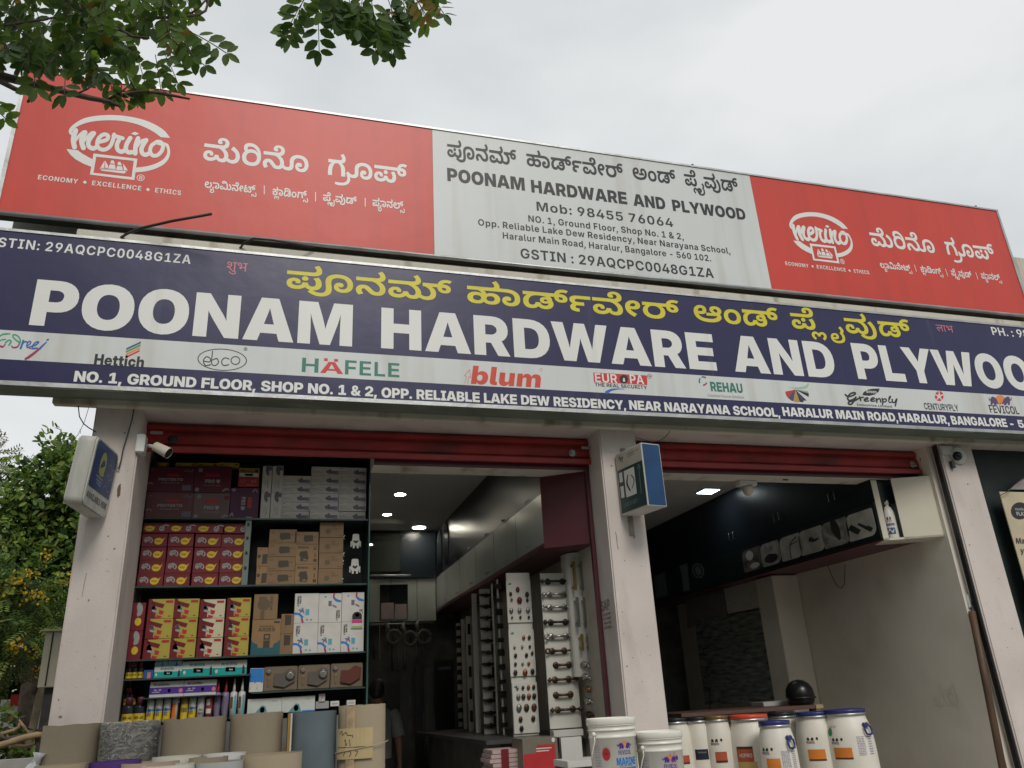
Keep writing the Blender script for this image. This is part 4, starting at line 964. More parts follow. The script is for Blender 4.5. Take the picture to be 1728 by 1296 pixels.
for x0, x1 in ((0.74, 2.688), (3.002, 6.30)):
 MB().box(x0, x1, 6.437, 6.70, 3.485, CEIL + 0.06).build('beam', CREAM, B)
 MB().box(x0, x1, 6.425, 6.436, 3.478, 3.62).build('fascia_board', MAROON, B)
MB().box(-1.03, 2.688, 6.47, 6.70, 3.72, CEIL + .06).build('beam', CREAM, B)
MB().box(6.342, 6.364, 6.15, 6.2, FL, 3.76).build('edge_strip', BLACK, B)
# upper storey parapet behind the signs
MB().box(-1.53, 9.6, 6.05, 6.3, 3.83, 6.1).build('parapet', CREAM, B)
MB().box(-2.17, -1.53, 6.22, 6.4, 4.3, 5.9).build('parapet_end', PALEGREEN, B)
MB().box(-1.5, 9.6, 6.3, 13.2, 4.2, 4.35).build('roof', CONCRETE, B)
MB().box(6.78, 9.6, 6.26, 6.4, FL, 3.765).build('neighbour_wall', DARKWALL, B)
# false ceiling tray in the first shop
MB().box(-0.2, 1.55, 8.15, 8.5, CEIL - 0.05, CEIL - 0.002).build('ceiling_tray', CEILING, B)
MB().box(-0.2, 1.7, 11.0, 11.3, CEIL - 0.06, CEIL - 0.002).build('ceiling_tray', CEILING, B)
# column standing out of the right wall, and the dark back part of the second shop
MB().box(5.93, 6.30, 8.72, 9.1, FL, 2.86).build('column', INNERWALL, B, bevel=0.006)

# ------------------------------------------------------------------ shutters
def shutter(x0, x1, label, hooks):
 t = thing('roller_shutter', label, 'shutter', ((x0 + x1) / 2, 6.36, 3.5), 'rolled up shutters')
 prof = [(y_ + .018, 3.53 + (z_ - 3.53) * 1.26) for y_, z_ in [(6.400, 3.72), (6.372, 3.705), (6.362, 3.690), (6.366, 3.672), (6.392, 3.664), (6.394, 3.655), (6.372, 3.646), (6.362, 3.625), (6.360, 3.600),
   (6.366, 3.580), (6.374, 3.574), (6.366, 3.566), (6.360, 3.545), (6.358, 3.530)]]
 s_ = MB()
 for (ya, za), (yb, zb) in zip(prof, prof[1:]):
  s_.face([(x0, ya, za), (x0, yb, zb), (x1, yb, zb), (x1, ya, za)], True)
 s_.face([(x0, 6.376, 3.53), (x0, 6.424, 3.53), (x1, 6.424, 3.53), (x1, 6.376, 3.53)])
 s_.build('curtain', REDPAINT, t)
 MB().box(x0, x1, 6.352, 6.374, 3.518, 3.562).build('bottom_rail', REDPAINT, t, bevel=0.003)
 for hx, side in hooks:
  h = MB()
  h.lathe([(0.036, 0), (0.036, 0.01), (0.02, 0.016)], (hx, 6.376, 3.62), 20, Matrix.Rotation(R(90), 4, 'X'))
  h.tube([(hx - 0.022, 6.353, 3.62), (hx - 0.02, 6.335, 3.595), (hx + 0.012, 6.335, 3.592), (hx + 0.02, 6.353, 3.61)], 0.006)
  h.build('lock_ring', DARKSTEEL if side > 0 else ALU, t)
  a = hx - side * 0.075
  MB().box(min(a, a - side * 0.09), max(a, a - side * 0.09), 6.335, 6.343, 3.65, 3.676).build('latch_bolt', ALU, t, bevel=0.003)
 for gx in (x1 - 0.034,):
  MB().box(gx, gx + 0.03, 6.426, 6.47, FL, 3.72).build('guide_rail', MAROON, t)
 return t


shutter(-1.028, 2.665, 'red roller shutter rolled up above the goods filled left shop opening', ((-0.83, 1), (2.50, -1)))
shutter(3.022, 6.36, 'red roller shutter rolled up above the opening with the white drums', ((6.22, -1),))

# ------------------------------------------------------------------ shop 1: cabinets along the right wall
def ycorner(px, py, x):
 return at_x(px, py, x).y


t = thing('wall_cabinet', 'long upper wall cabinet of the left shop with maroon end panel', 'cabinet', (2.3, 9, 2.83))
XC, YN, YB = 2.30, 6.71, 11.93
MB().box(XC, 2.68, YN, YB, 3.335, CEIL - 0.004).build('upper_door', TEAL, t)
MB().box(XC - 0.004, 2.68, YN, YB, 2.885, 3.332).build('lower_door', GREYLAM, t)
MB().box(XC - 0.01, 2.685, YN, YB, 2.832, 2.882).build('bottom_board', MAROON, t)
e = MB()
e.prism([(XC - 0.012, YN, 0), (2.665, 6.46, 0), (2.675, 6.50, 0), (2.675, YN, 0)], (0, 0, CEIL - 2.834))
for v in e.v:
 v.z += 2.832
e.build('end_panel', MAROON, t)
for i in range(6):
 y = 7.1 + i * 0.8
 k = MB()
 k.tube([(XC - 0.005, y, 3.36), (XC - 0.03, y, 3.36), (XC - 0.03, y + 0.09, 3.36), (XC - 0.005, y + 0.09, 3.36)], 0.005, 6)
 k.build('handle', ALU, t)
 k = MB()
 k.tube([(XC - 0.006, y, 2.93), (XC - 0.03, y, 2.93), (XC - 0.03, y + 0.09, 2.93), (XC - 0.006, y + 0.09, 2.93)], 0.005, 6)
 k.build('handle', ALU, t)
for i in range(1, 6):
 MB().box(XC - 0.006, XC - 0.0045, YN + i * 0.87, YN + i * 0.87 + 0.004, 2.89, 3.33).build('door_gap', BLACK, t)

for yy, dz, lab in ((11.0, 0.0, 'oval glossy mirror panel on the black cabinet doors, nearer of two'), (11.45, -0.03, 'oval glossy mirror panel on the black cabinet doors, deeper of two')):
 o = MB()
 pts = [(XC - 0.02, yy + 0.17 * math.cos(a), 3.70 + dz + 0.31 * math.sin(a)) for a in [2 * math.pi * k / 32 for k in range(32)]]
 o.prism(pts, (0.018, 0, 0))
 q = o.build('oval_mirror', mat('mirror_glass', (0.25, 0.28, 0.28), 0.03, 0.02, metal=0.9))
 tag(q, lab, 'mirror', 'oval mirrors')

# back wall of shop 1
t = thing('back_cabinet', 'glossy black upper cabinet across the back of the left shop', 'cabinet', (1.0, 11.9, 3.33))
MB().box(-1.0, XC - 0.02, 11.75, 11.99, 3.33, CEIL - 0.004).build('cabinet_body', TEAL, t)
MB().box(0.95, 1.75, 11.735, 11.75, 3.42, 3.98).build('glass_door', mat('dark_mirror', (0.2, 0.22, 0.2), 0.04, 0.02, metal=0.85), t)
MB().tube([(1.0, 11.70, 3.36), (1.9, 11.70, 3.36)], 0.012).build('rail', ALU, t)
t = thing('wall_panelling', 'grey white laminate panelling with a dark square mirror at the back', 'panel', (1.0, 11.9, 2.72))
MB().box(-1.0, XC - 0.02, 11.78, 11.99, 2.72, 3.325).build('panel_board', GREYLAM, t)
for x in (0.78, 1.62, 2.0):
 MB().box(x, x + 0.006, 11.776, 11.78, 2.73, 3.32).build('panel_joint', BLACK, t)
a, b_ = at_y(641, 987, 11.77), at_y(688, 1046, 11.77)
MB().box(a.x, b_.x, 11.755, 11.78, b_.z, a.z).build('mirror', mat('mirror_glass', (0, 0, 0)), t)
pk = mat('dusty_pink_paper', (0.45, 0.33, 0.32), 0.7, 0.05)
MB().box(a.x + 0.02, a.x + 0.2, 11.745, 11.755, b_.z + 0.01, b_.z + 0.24).build('paper', pk, t)
MB().box(a.x + 0.22, b_.x - 0.02, 11.745, 11.755, b_.z + 0.01, b_.z + 0.22).build('paper', pk, t)

# ------------------------------------------------------------------ lit ceiling lamps
LAMP = mat('lamp_diffuser', (1, 0.97, 0.9), 0.5, 0.01, emit=15.0)
rim = mat('white_lamp_rim', (0.7, 0.7, 0.68), 0.4)
for px, py, rr, lab in ((675, 834, 0.07, 'round lit ceiling spot nearest to the shop front'), (653, 868, 0.06, 'round lit ceiling spot beside the glass showcase, dimmer one'),
      (707, 890, 0.10, 'round lit ceiling spot, widest one over the middle of the shop'), (758, 889, 0.06, 'round lit ceiling spot close to the oval mirrors')):
 c = at_z(px, py, CEIL - 0.01)
 t = thing('ceiling_light', lab, 'ceiling light', c, 'round ceiling lights')
 MB().lathe([(rr, -0.004), (rr + 0.015, -0.002), (rr + 0.018, 0.008)], c, 28).build('rim', rim, t)
 MB().lathe([(0.01, -0.006), (rr * 0.95, -0.006)], c, 28, cap=True).build('diffuser', LAMP, t)
c = at_z(1195, 829, CEIL - 0.01)
t = thing('ceiling_light', 'square lit panel light on the ceiling of the drum shop', 'ceiling light', c)
MB().box(c.x - 0.125, c.x + 0.125, c.y - 0.125, c.y + 0.125, c.z - 0.004, c.z + 0.008).build('rim', rim, t)
MB().box(c.x - 0.11, c.x + 0.11, c.y - 0.11, c.y + 0.11, c.z - 0.007, c.z - 0.004).build('diffuser', mat('cool_lamp_diffuser', (0.86, 0.97, 1), 0.5, 0.01, emit=13.0), t)

# ------------------------------------------------------------------ shop 2: cabinets and picture strip along the right wall
t = thing('wall_cabinet', 'dark teal upper wall cabinet above the strip of grey pictures', 'cabinet', (5.9, 8.5, 3.2))
XD, Y0 = 5.76, 6.50
MB().box(XD, 6.30, Y0, 11.95, 3.255, CEIL - 0.004).build('cabinet_door', TEAL, t)
MB().box(XD + 0.004, 6.30, Y0 + 0.005, 11.95, 2.872, 2.888).build('underside', MAROON, t)
for px, py in ((1405, 838), (1312, 873), (1236, 905)):
 p = at_x(px, py, XD - 0.004)
 for dy in (-0.05, 0.05):
  k = MB()
  k.tube([(XD, p.y + dy, p.z - 0.05), (XD - 0.025, p.y + dy, p.z - 0.045), (XD - 0.025, p.y + dy, p.z + 0.045), (XD, p.y + dy, p.z + 0.05)], 0.005, 6)
  k.build('handle', mat('dull_nickel', (0.3, 0.3, 0.29), 0.35, metal=0.7), t)
t = thing('picture_strip', 'long black strip of rounded grey photographs under the dark cabinets', 'display panel', (XD, 8.5, 2.89))
MB().box(XD - 0.012, XD + 0.2, Y0 + 0.01, 11.9, 2.889, 3.252).build('backing_board', mat('black_green_print', (0.012, 0.02, 0.021), 0.3), t)
PICG = [mat('picture_grey', (0.46, 0.46, 0.43), 0.35, 0.3, 9, col2=(0.2, 0.2, 0.18)), mat('picture_pale', (0.52, 0.51, 0.46), 0.35, 0.2, 6), mat('picture_brown', (0.22, 0.17, 0.13), 0.35, 0.5, 8, col2=(0.05, 0.05, 0.05))]
dk = mat('picture_dark', (0.035, 0.037, 0.037), 0.35)
lt = mat('picture_light', (0.5, 0.49, 0.46), 0.35)
bounds = [(1432, 1478), (1388, 1431), (1347, 1386), (1313, 1346), (1279, 1309), (1247, 1277)]
for i, (pl, pr) in enumerate(bounds):
 ya = at_x(pr, 880, XD).y
 yb = at_x(pl, 895, XD).y
 za, zb, rd = 2.935, 3.205, 0.085
 pts = []
 for cy_, cz_, a0, r_ in ((yb - 0.02, za + 0.02, 180, 0.02), (ya + rd, za + rd, 270, rd), (ya + 0.02, zb - 0.02, 0, 0.02), (yb - rd, zb - rd, 90, rd)):
  # y grows to the left of the picture, so run the outline mirrored
  for j in range(7):
   an = R(a0 + 15 * j)
   pts.append((XD - 0.016, cy_ - r_ * math.cos(an), cz_ + r_ * math.sin(an)))
 o = MB()
 o.prism(pts, (0.004, 0, 0))
 pic = o.build('picture', PICG[(1, 0, 1, 1, 0, 2)[i]], t)
 fm = lambda u, v, l, ya=ya, yb=yb: (XD - 0.0175 - l, yb + (ya - yb) * u, za + (zb - za) * v)
 d = MB()
 w_ = MB()
 if i == 0:
  stroke(d, [(0.1, 0.55, 0.22), (0.42, 0.25, 0.2)], fm, round_caps=False)
  stroke(d, [(0.45, 0.6, 0.16), (0.86, 0.2, 0.16)], fm, round_caps=False)
  stroke(w_, [(0.25, 0.85, 0.1), (0.75, 0.4, 0.06)], fm, round_caps=False)
 elif i == 1:
  stroke(d, [(0.5, 0.9, 0.25), (0.55, 0.6, 0.3), (0.62, 0.25, 0.12)], fm)
  stroke(w_, [(0.1, 0.6, 0.08), (0.45, 0.3, 0.1), (0.8, 0.1, 0.08)], fm)
 elif i == 2:
  stroke(d, [(0.5, 0.55, 0.2), (0.62, 0.48, 0.12), (0.8, 0.5, 0.06)], fm)
  flat_poly(w_, ellipse(0.68, 0.72, 0.12, 0.1), fm, 0.001)
 elif i == 3:
  stroke(d, [(0.45, 0.05, 0.04), (0.5, 0.6, 0.04), (0.85, 0.85, 0.05)], fm)
  stroke(d, [(0.5, 0.6, 0.03), (0.9, 0.66, 0.03)], fm)
 elif i == 4:
  flat_poly(w_, [(0.5, 0.5), (0.9, 0.4), (0.85, 0.9)], fm, 0.001)
  flat_poly(d, ellipse(0.5, 0.3, 0.35, 0.2), fm)
 else:
  flat_poly(w_, ellipse(0.4, 0.7, 0.2, 0.22), fm)
  flat_poly(w_, ellipse(0.6, 0.2, 0.25, 0.13), fm)
 if d.f:
  d.build('dark_shape', dk, t)
 if w_.f:
  w_.build('light_shape', lt, t)
fm = lambda px, py, l: at_x(px, py, XD - 0.015 - l)
o = MB()
flat_poly(o, ellipse(1178, 963, 10, 13, rot=-0.3), fm, 0, [ellipse(1178, 963, 7.5, 10.5, rot=-0.3)])
flat_poly(o, ellipse(1178, 963, 5, 8, rot=-0.3), fm, 0.0005)
o.build('emblem', mat('faint_grey_print', (0.2, 0.23, 0.23), 0.5), t)
o = MB()
flat_poly(o, [(1104, 972), (1122, 965), (1127, 1004), (1107, 1010)], fm)
o.build('pale_shape', mat('faint_teal_print', (0.17, 0.22, 0.22), 0.5), t)
o = MB()
flat_poly(o, [(1146, 955), (1160, 950), (1164, 996), (1153, 998), (1151, 972)], fm)
o.build('pale_shape', mat('faint_teal_print', (0, 0, 0)), t)

# diagonal end shelf with an open side (a bottle stands in it)
SHELFCREAM = mat('cream_laminate', (0.62, 0.58, 0.47), 0.5, 0.05, 2)
t = thing('corner_shelf', 'cream box shelf at the right end of the picture strip', 'shelf', (6.05, 6.4, 2.86))
pa, pb = Vector((XD + 0.002, Y0 - 0.005, 0)), Vector((6.34, 6.27, 0))
ux = (pb - pa).normalized()
un = Vector((ux.y, -ux.x, 0))                  # towards the street
zb_, zt_ = 2.862, 3.478
wl = (pb - pa).length
o0 = pa + Vector((0, 0, zb_))
depth = -un * 0.26
MB().obox(o0 + ux * 0.2, ux * (wl - 0.2), depth * 0.05, (0, 0, zt_ - zb_)).build('front_board', SHELFCREAM, t)
MB().obox(o0, ux * wl, depth, (0, 0, 0.02)).build('bottom_board', SHELFCREAM, t)
MB().obox(o0, ux * 0.055, depth * .1, (0, 0, zt_ - zb_)).build('side_board', SHELFCREAM, t)
MB().obox(o0 + ux * 0.012 + depth * 0.66, ux * 0.3, depth * 0.06, (0, 0, zt_ - zb_)).build('back_board', mat('pale_blue_board', (0.45, 0.55, 0.6), 0.5), t)

# display boards hung on the right wall behind the column
PEG = mat('speckled_pegboard', (0.72, 0.71, 0.64), 0.6, 0.1, 45, col2=(0.08, 0.08, 0.08), lo=0.62, hi=0.72)
DKB = mat('dark_tile_board', (0.34, 0.36, 0.33), 0.25, 0.5, 7, col2=(0.10, 0.12, 0.12), stretch=(1, 0.6, 4))
xw = 6.03
def wall_quad(name, pts, m_, label, cat):
 q = MB()
 q.prism([at_x(px, py, xw) for px, py in pts], (0.02, 0, 0))
 return tag(q.build(name, m_, weld=False), label, cat)


wall_quad('pegboard', ((1221, 991), (1292, 974), (1299, 1022), (1228, 1036)), PEG, 'pale pegboard with dark speckles on the wall behind the column', 'board')
wall_quad('sample_board', ((1157, 1013), (1220, 995), (1227, 1038), (1160, 1060)), mat('grey_board', (0.24, 0.24, 0.225), 0.5), 'dull dark grey board left of the speckled pegboard', 'board')
t = thing('tile_board', 'dark glossy board of hooks and brick patterned tiles behind the drums', 'board', at_x(1250, 1190, xw))
q = MB()
q.prism([at_x(px, py, xw - 0.01) for px, py in ((1172, 1048), (1297, 1026), (1325, 1181), (1190, 1190))], (0.02, 0, 0))
q.build('panel', DKB, t)
for px, py in ((1186, 1064), (1190, 1093), (1195, 1126), (1200, 1160), (1201, 1185)):
 p = at_x(px, py, xw - 0.02)
 q = MB()
 q.tube([p, p + Vector((-0.03, 0.02, -0.03)), p + Vector((-0.05, -0.02, -0.09)), p + Vector((-0.03, -0.08, -0.11))], 0.008, 6)
 q.build('hook', BLACK, t)

# wire loop, writing scratched on the wall, and the wooden pole at the right
fmw = lambda px, py, l: at_x(px, py, 6.30 - l)
q = MB()
q.tube([at_x(px, py, 6.297) for px, py in ((1396, 953), (1405, 975), (1413, 990), (1420, 993), (1425, 985), (1426, 952))], 0.003, 5)
tag(q.build('wire', BLACK), 'thin dark wire looped on the white wall under the maroon shelf', 'wire')
q = MB()
pj = at_x(1578, 1191, 6.30)
lw = at_x(1618, 1191, 6.30)
put_text(q, 'B', 'Jd', lambda u, v, l: (6.30 - 0.003 - l, pj.y + (lw.y - pj.y) * u, pj.z + v), 1.0, 0.19)
face_out(q, (-1, 0, 0))
q.build('wall_lettering', mat('scratched_plaster', (0.69, 0.645, 0.56), 0.8), B)
p0, p1 = at_y(1640, 1032, 6.2), at_y(1692, 1296, 6.16)
q = MB()
d = (p1 - p0)
q.tube([p0, p0 + d * 0.5, p0 + d * 2.2], [0.033, 0.033, 0.033], 10)
WOOD = mat('brown_wood', (0.085, 0.048, 0.028), 0.55, 0.35, 3, stretch=(8, 8, 0.6))
tag(q.build('wooden_pole', WOOD), 'brown wooden pole leaning beside the right pillar', 'pole')
t = thing('switch_box', 'small white switch box above the brown wooden pole', 'switch', at_y(1640, 1026, 6.22))
c = at_y(1640, 1016, 6.22)
MB().box(c.x - 0.035, c.x + 0.035, 6.22, 6.25, c.z - 0.05, c.z + 0.07).build('housing', rim, t, bevel=0.005)
MB().box(c.x - 0.012, c.x + 0.012, 6.212, 6.22, c.z - 0.03, c.z + 0.0).build('switch', BLACK, t)

# ================================================================== the two sign boards
REDFLEX = layer_stain(mat('red_printed_vinyl', (0.58, 0.052, 0.034), 0.4, 0.04, 0.9, spec=0.38, bump=0.5, bscale=1.9), (0.46, 0.045, 0.032), 1.6, 0.5, 0.78, (3.4, 1, 0.15), 0.75)
WHITEFLEX = layer_stain(mat('white_printed_vinyl', (0.62, 0.645, 0.64), 0.42, 0.03, 1.0, spec=0.4, bump=0.5, bscale=1.9), (0.47, 0.46, 0.40), 1.8, 0.5, 0.78, (3.4, 1, 0.15), 0.7)
NAVYFLEX = layer_stain(mat('navy_printed_vinyl', (0.019, 0.018, 0.078), 0.33, 0.08, 1.0, spec=0.4, bump=0.5, bscale=1.9), (0.07, 0.07, 0.12), 2.2, 0.60, 0.80, (3.5, 1, 0.22), 0.7)
LETTERWHITE = layer_stain(mat('sign_white_ink', (0.74, 0.75, 0.72), 0.42, 0.03, 1.0, spec=0.4), (0.52, 0.52, 0.48), 2.2, 0.60, 0.80, (3.5, 1, 0.22), 0.7)
DARKINK = mat('sign_dark_ink', (0.032, 0.033, 0.036), 0.42, 0.05, spec=0.3)
YELLOWINK = mat('sign_yellow_ink', (0.66, 0.58, 0.03), 0.42, 0.05, spec=0.4)
REDINK = mat('sign_red_ink', (0.58, 0.035, 0.035), 0.42, 0.05)
GREENINK = mat('sign_green_ink', (0.03, 0.19, 0.14), 0.42, 0.05)
LEAFINK = mat('sign_leaf_green_ink', (0.05, 0.30, 0.10), 0.42, 0.05)
BLUEINK = mat('sign_blue_ink', (0.03, 0.14, 0.45), 0.42, 0.05)
MAGENTAINK = mat('sign_magenta_ink', (0.36, 0.03, 0.12), 0.42, 0.05)
ORANGEINK = mat('sign_orange_ink', (0.72, 0.26, 0.05), 0.42, 0.05)
GREYINK = mat('sign_grey_ink', (0.34, 0.35, 0.34), 0.42, 0.05)
PINKINK = mat('sign_pink_ink', (0.60, 0.18, 0.2), 0.42, 0.05)
PURPLEINK = mat('sign_purple_ink', (0.10, 0.06, 0.16), 0.42, 0.05)

YB_, YR_ = 5.80, 5.95
FRONT = (0, -1, 0)


class SignText:
 """lettering on a vertical board facing the street"""

 def __init__(s, y, off, mp_=None):
  s.mb, s.y, s.off = MB(), y, off
  s.mp = mp_ or (lambda p: p)

 def px(s, x, y, l=0.0):
  p = s.mp(at_y(x, y, s.y))
  return Vector((p.x, s.y - s.off - l, p.z))

 def text(s, fn, t, pL, pR, hpx, fit=None, track=0, shear=0.0):
  a, b = s.px(*pL), s.px(*pR)
  z0 = (a.z + b.z) / 2
  h = s.px(pL[0], pL[1] - hpx).z - a.z
  w = b.x - a.x
  if fit:
   w *= layout(fn, t, track)[1] / layout(fn, fit, track)[1]
  put_text(s.mb, fn, t, lambda u, v, l: (a.x + u, s.y - s.off - l, z0 + v), w, h, track=track, shear=shear)
  return s

 def poly(s, pts, lift=0.0, holes=()):
  flat_poly(s.mb, pts, s.px, lift, holes)
  return s

 def pen(s, pts, n=6, caps=True):
  stroke(s.mb, pts, s.px, n, caps)
  return s

 def done(s, name, m_, parent):
  if s.mb.f:
   face_out(s.mb, FRONT)
   return s.mb.build(name, m_, parent)


# ------------------------------------------------------------------ lower navy board
t = thing('shop_sign', 'long navy sign board with big white capitals above the shutters', 'sign', (3, YB_, 3.8))
BX0, BX1, BZ0, BZ1 = -2.42, 8.75, 3.80, 5.035
MB().box(BX0, BX1, YB_ + 0.0012, YB_ + 0.012, BZ0 + 0.02, BZ1 - 0.02).build('printed_panel', NAVYFLEX, t)
f = MB()
f.box(BX0, BX1, YB_ - 0.006, 6.045, BZ1 - 0.022, BZ1)
f.box(BX0, BX1, YB_ - 0.006, YB_ + 0.03, BZ0 - 0.006, BZ0 + 0.026)
f.build('frame', ALU, t)
u = MB()
n = 60
random.seed(3)
for i in range(n):                                                # crumpled sheet under the board
 xa, xb = BX0 + (BX1 - BX0) * i / n, BX0 + (BX1 - BX0) * (i + 1) / n
 za = BZ0 - 0.008 + 0.012 * math.sin(i * 1.3) * math.sin(i * 0.37)
 zc = BZ0 - 0.008 + 0.012 * math.sin((i + 1) * 1.3) * math.sin((i + 1) * 0.37)
 u.face([(xa, YB_ + 0.0, BZ0 - 0.006), (xa, 5.93, za), (xb, 5.93, zc), (xb, YB_ + 0.0, BZ0 - 0.006)], True)
 u.face([(xa, 5.93, za), (xa, 6.06, BZ0 + 0.012), (xb, 6.06, BZ0 + 0.012), (xb, 5.93, zc)], True)
u.build('underside', GREYGREEN, t, weld=True)
s = SignText(YB_, 0.0)
za, zb = at_y(700, 602.5, YB_).z, at_y(700, 651.5, YB_).z
zt1 = sum(at_y(x, y, YB_).z for x, y in ((0, 558), (576, 595), (1152, 631), (1728, 667))) / 4
zt0 = sum(at_y(x, y, YB_).z for x, y in ((0, 609.5), (576, 641), (1152, 671), (1728, 697))) / 4
MB().box(BX0, BX1, YB_ + 0.0004, YB_ + 0.001, zt0, zt1).build('white_band', WHITEFLEX, t)
T = lambda: SignText(YB_, 0.0003)
T().text('B', 'GSTIN: 29AQCPC0048G1ZA', (-24, 415.5), (321.5, 444.5), 16, track=60).done('lettering', LETTERWHITE, t)
T().text('B', 'PH. : 98455 76064', (1675.5, 565.5), (1702, 567), 13, fit='PH.', track=10).done('lettering', LETTERWHITE, t)
for w_, pl, pr, h in (('poonam', (483, 485), (763.5, 510), 29.5), ('hardware', (789, 512), (1149, 539), 28), ('aand', (1173, 541.5), (1317, 553), 26.5), ('plywide', (1338, 554), (1540, 570.5), 25)):
 T().text('K', w_, pl, pr, h).done('script_lettering', YELLOWINK, t)
for w_, pl, pr, h, ft in (('POONAM', (48.5, 548), (594, 585), 78, None), ('HARDWARE', (643, 588), (1210.5, 625), 68.5, None), ('AND', (1241, 627), (1413.5, 638.5), 61, None), ('PLYWOOD', (1449, 640.5), (1699.7, 655), 59.5, 'PLYWO')):
 T().text('H', w_, pl, pr, h, fit=ft, track=12).done('heading_lettering', LETTERWHITE, t)
a = T()
for w_, pl, pr in (('NO. 1, GROUND FLOOR,', (124, 643), (431, 660)), ('SHOP NO. 1 & 2,', (440, 659), (636, 670)), ('OPP. RELIABLE LAKE DEW RESIDENCY,', (643.7, 670), (1057, 692)),
    ('NEAR NARAYANA SCHOOL,', (1062.7, 692), (1317, 703)), ('HARALUR MAIN ROAD,', (1322, 702.5), (1516, 711)), ('HARALUR,', (1518.7, 711), (1603, 716)), ('BANGALORE', (1607, 716), (1701, 721))):
 a.text('H', w_, pl, pr, 18.5 - (pl[0] / 1728) * 4.5, track=-14)
a.text('H', '- 560 102', (1706, 721), (1788, 725), 13, track=8)
a.done('address_lettering', LETTERWHITE, t)
a = T()
a.text('D', 'शुभ', (382, 456), (417.5, 459), 15).text('D', 'लाभ', (1581.5, 559), (1610, 561), 11)
a.done('blessing_lettering', PINKINK, t)

# makers' marks on the white band
G = lambda zx, zy: (zx / 6.646, 550 + zy / 6.646)


def pen(s, conv, pts, wd, sc):
 s.pen([(*conv(x, y), wd[k] / sc if isinstance(wd, list) else wd / sc) for k, (x, y) in enumerate(pts)])


s = T()
pen(s, G, [(-40, 150), (20, 100), (70, 90), (112, 88)], [16, 18, 20, 12], 6.646)
pen(s, G, [(-20, 175), (25, 155), (62, 152)], 15, 6.646)
pen(s, G, [(60, 190), (100, 160), (125, 175), (100, 215)], 17, 6.646)
pen(s, G, [(215, 205), (228, 165), (205, 118), (160, 98), (143, 115), (170, 150), (225, 190)], 17, 6.646)
s.done('maker_mark_green', mat('sign_mid_green_ink', (0.06, 0.34, 0.19), 0.42), t)
s = T()
pen(s, G, [(262, 165), (245, 215), (232, 252)], 22, 6.646)
pen(s, G, [(250, 207), (272, 180), (300, 178)], 17, 6.646)
pen(s, G, [(300, 226), (332, 206), (346, 180), (326, 174), (302, 206), (308, 242), (350, 230)], 15, 6.646)
pen(s, G, [(355, 230), (400, 215), (435, 180), (400, 185), (365, 225), (370, 250), (420, 250)], 17, 6.646)
pen(s, G, [(520, 183), (480, 220), (450, 250)], [14, 20, 24], 6.646)
s.poly(ellipse(*G(535, 155), 2.6, 1.5, rot=-0.5), 0.0003)
s.done('maker_mark_blue', BLUEINK, t)
s = T()
pen(s, G, [(450, 250), (390, 300), (330, 345), (287, 370)], [24, 28, 30, 24], 6.646)
pen(s, G, [(0, 225), (30, 235), (60, 205)], [22, 20, 10], 6.646)
pen(s, G, [(130, 225), (150, 243), (195, 235), (215, 205)], [14, 18, 18, 12], 6.646)
pen(s, G, [(330, 250), (375, 258), (420, 250)], 11, 6.646)
s.done('maker_mark_magenta', MAGENTAINK, t)
# second mark: dark lettering under a striped flag
T().text('H', 'Hettich', (158, 615.5), (242, 620), 18.5).done('maker_lettering', DARKINK, t)
for i, m_ in enumerate((mat('sign_deep_teal_ink', (0.02, 0.09, 0.13), 0.42), LEAFINK, ORANGEINK, REDINK)):
 y = 587.5 + i * 4.7
 T().poly([(213.3 - i * 0.5, y), (238 - i * 0.7, y - 11.5), (237.6 - i * 0.7, y - 8.2), (213 - i * 0.5, y + 3.3)]).done('flag_stripe', m_, t)
# third mark: thin lettering in an oval
s = T()
s.poly(ellipse(375, 607, 41.8, 18.6, 40, 0.05), 0, [ellipse(375, 607, 40.2, 17.2, 40, 0.05)])
E3 = lambda zx, zy: (zx / 3, 350 + zy / 3)
pen(s, E3, [(1032, 778), (1062, 782), (1064, 765), (1045, 756), (1030, 775), (1040, 800), (1066, 796)], 5, 3)
pen(s, E3, [(1076, 728), (1072, 790), (1090, 800), (1106, 785), (1098, 765), (1078, 772)], 5, 3)
pen(s, E3, [(1160, 768), (1138, 762), (1122, 780), (1132, 800), (1158, 796)], 5, 3)
s.poly(ellipse(1192 / 3, 350 + 775 / 3, 8.2, 7.4), 0, [ellipse(1192 / 3, 350 + 775 / 3, 6.6, 5.8)])
s.poly(ellipse(414.3, 589, 3.1, 2.9), 0, [ellipse(414.3, 589, 2.4, 2.2)])
s.text('B', 'R', (413, 590.6), (415.8, 590.8), 3.2)
s.done('oval_mark', DARKINK, t)
# fourth
T().text('B', 'H', (509, 627.5), (537, 629), 24).done('maker_lettering', GREENINK, t)
s = T().text('B', 'A', (540, 629), (579, 631.5), 19.5)
s.poly([(547, 604.3), (553, 604.7), (553, 609.5), (547, 609.2)]).poly([(564, 605.6), (570.5, 606), (570.5, 610.5), (564, 610.2)])
s.done('maker_lettering', REDINK, t)
T().text('B', 'FELE', (582, 632), (674, 636.5), 24, track=20).done('maker_lettering', GREENINK, t)
# fifth: red slanted lettering with an outlined arrow
T().text('H', 'blum', (794.5, 647.5), (911.5, 654.5), 31, shear=0.16).done('maker_lettering', mat('sign_warm_red_ink', (0.60, 0.06, 0.03), 0.42), t)
s = T()
for pts in ([(784, 647), (787.5, 635), (783.5, 634), (792.5, 623.5), (794.5, 637), (791, 636), (788.5, 648)],):
 for q, r_ in zip(pts, pts[1:]):
  s.pen([(*q, 0.9), (*r_, 0.9)], caps=False)
s.poly(ellipse(913, 624, 2.5, 2.4), 0, [ellipse(913, 624, 1.9, 1.8)])
s.done('arrow_mark', PINKINK, t)
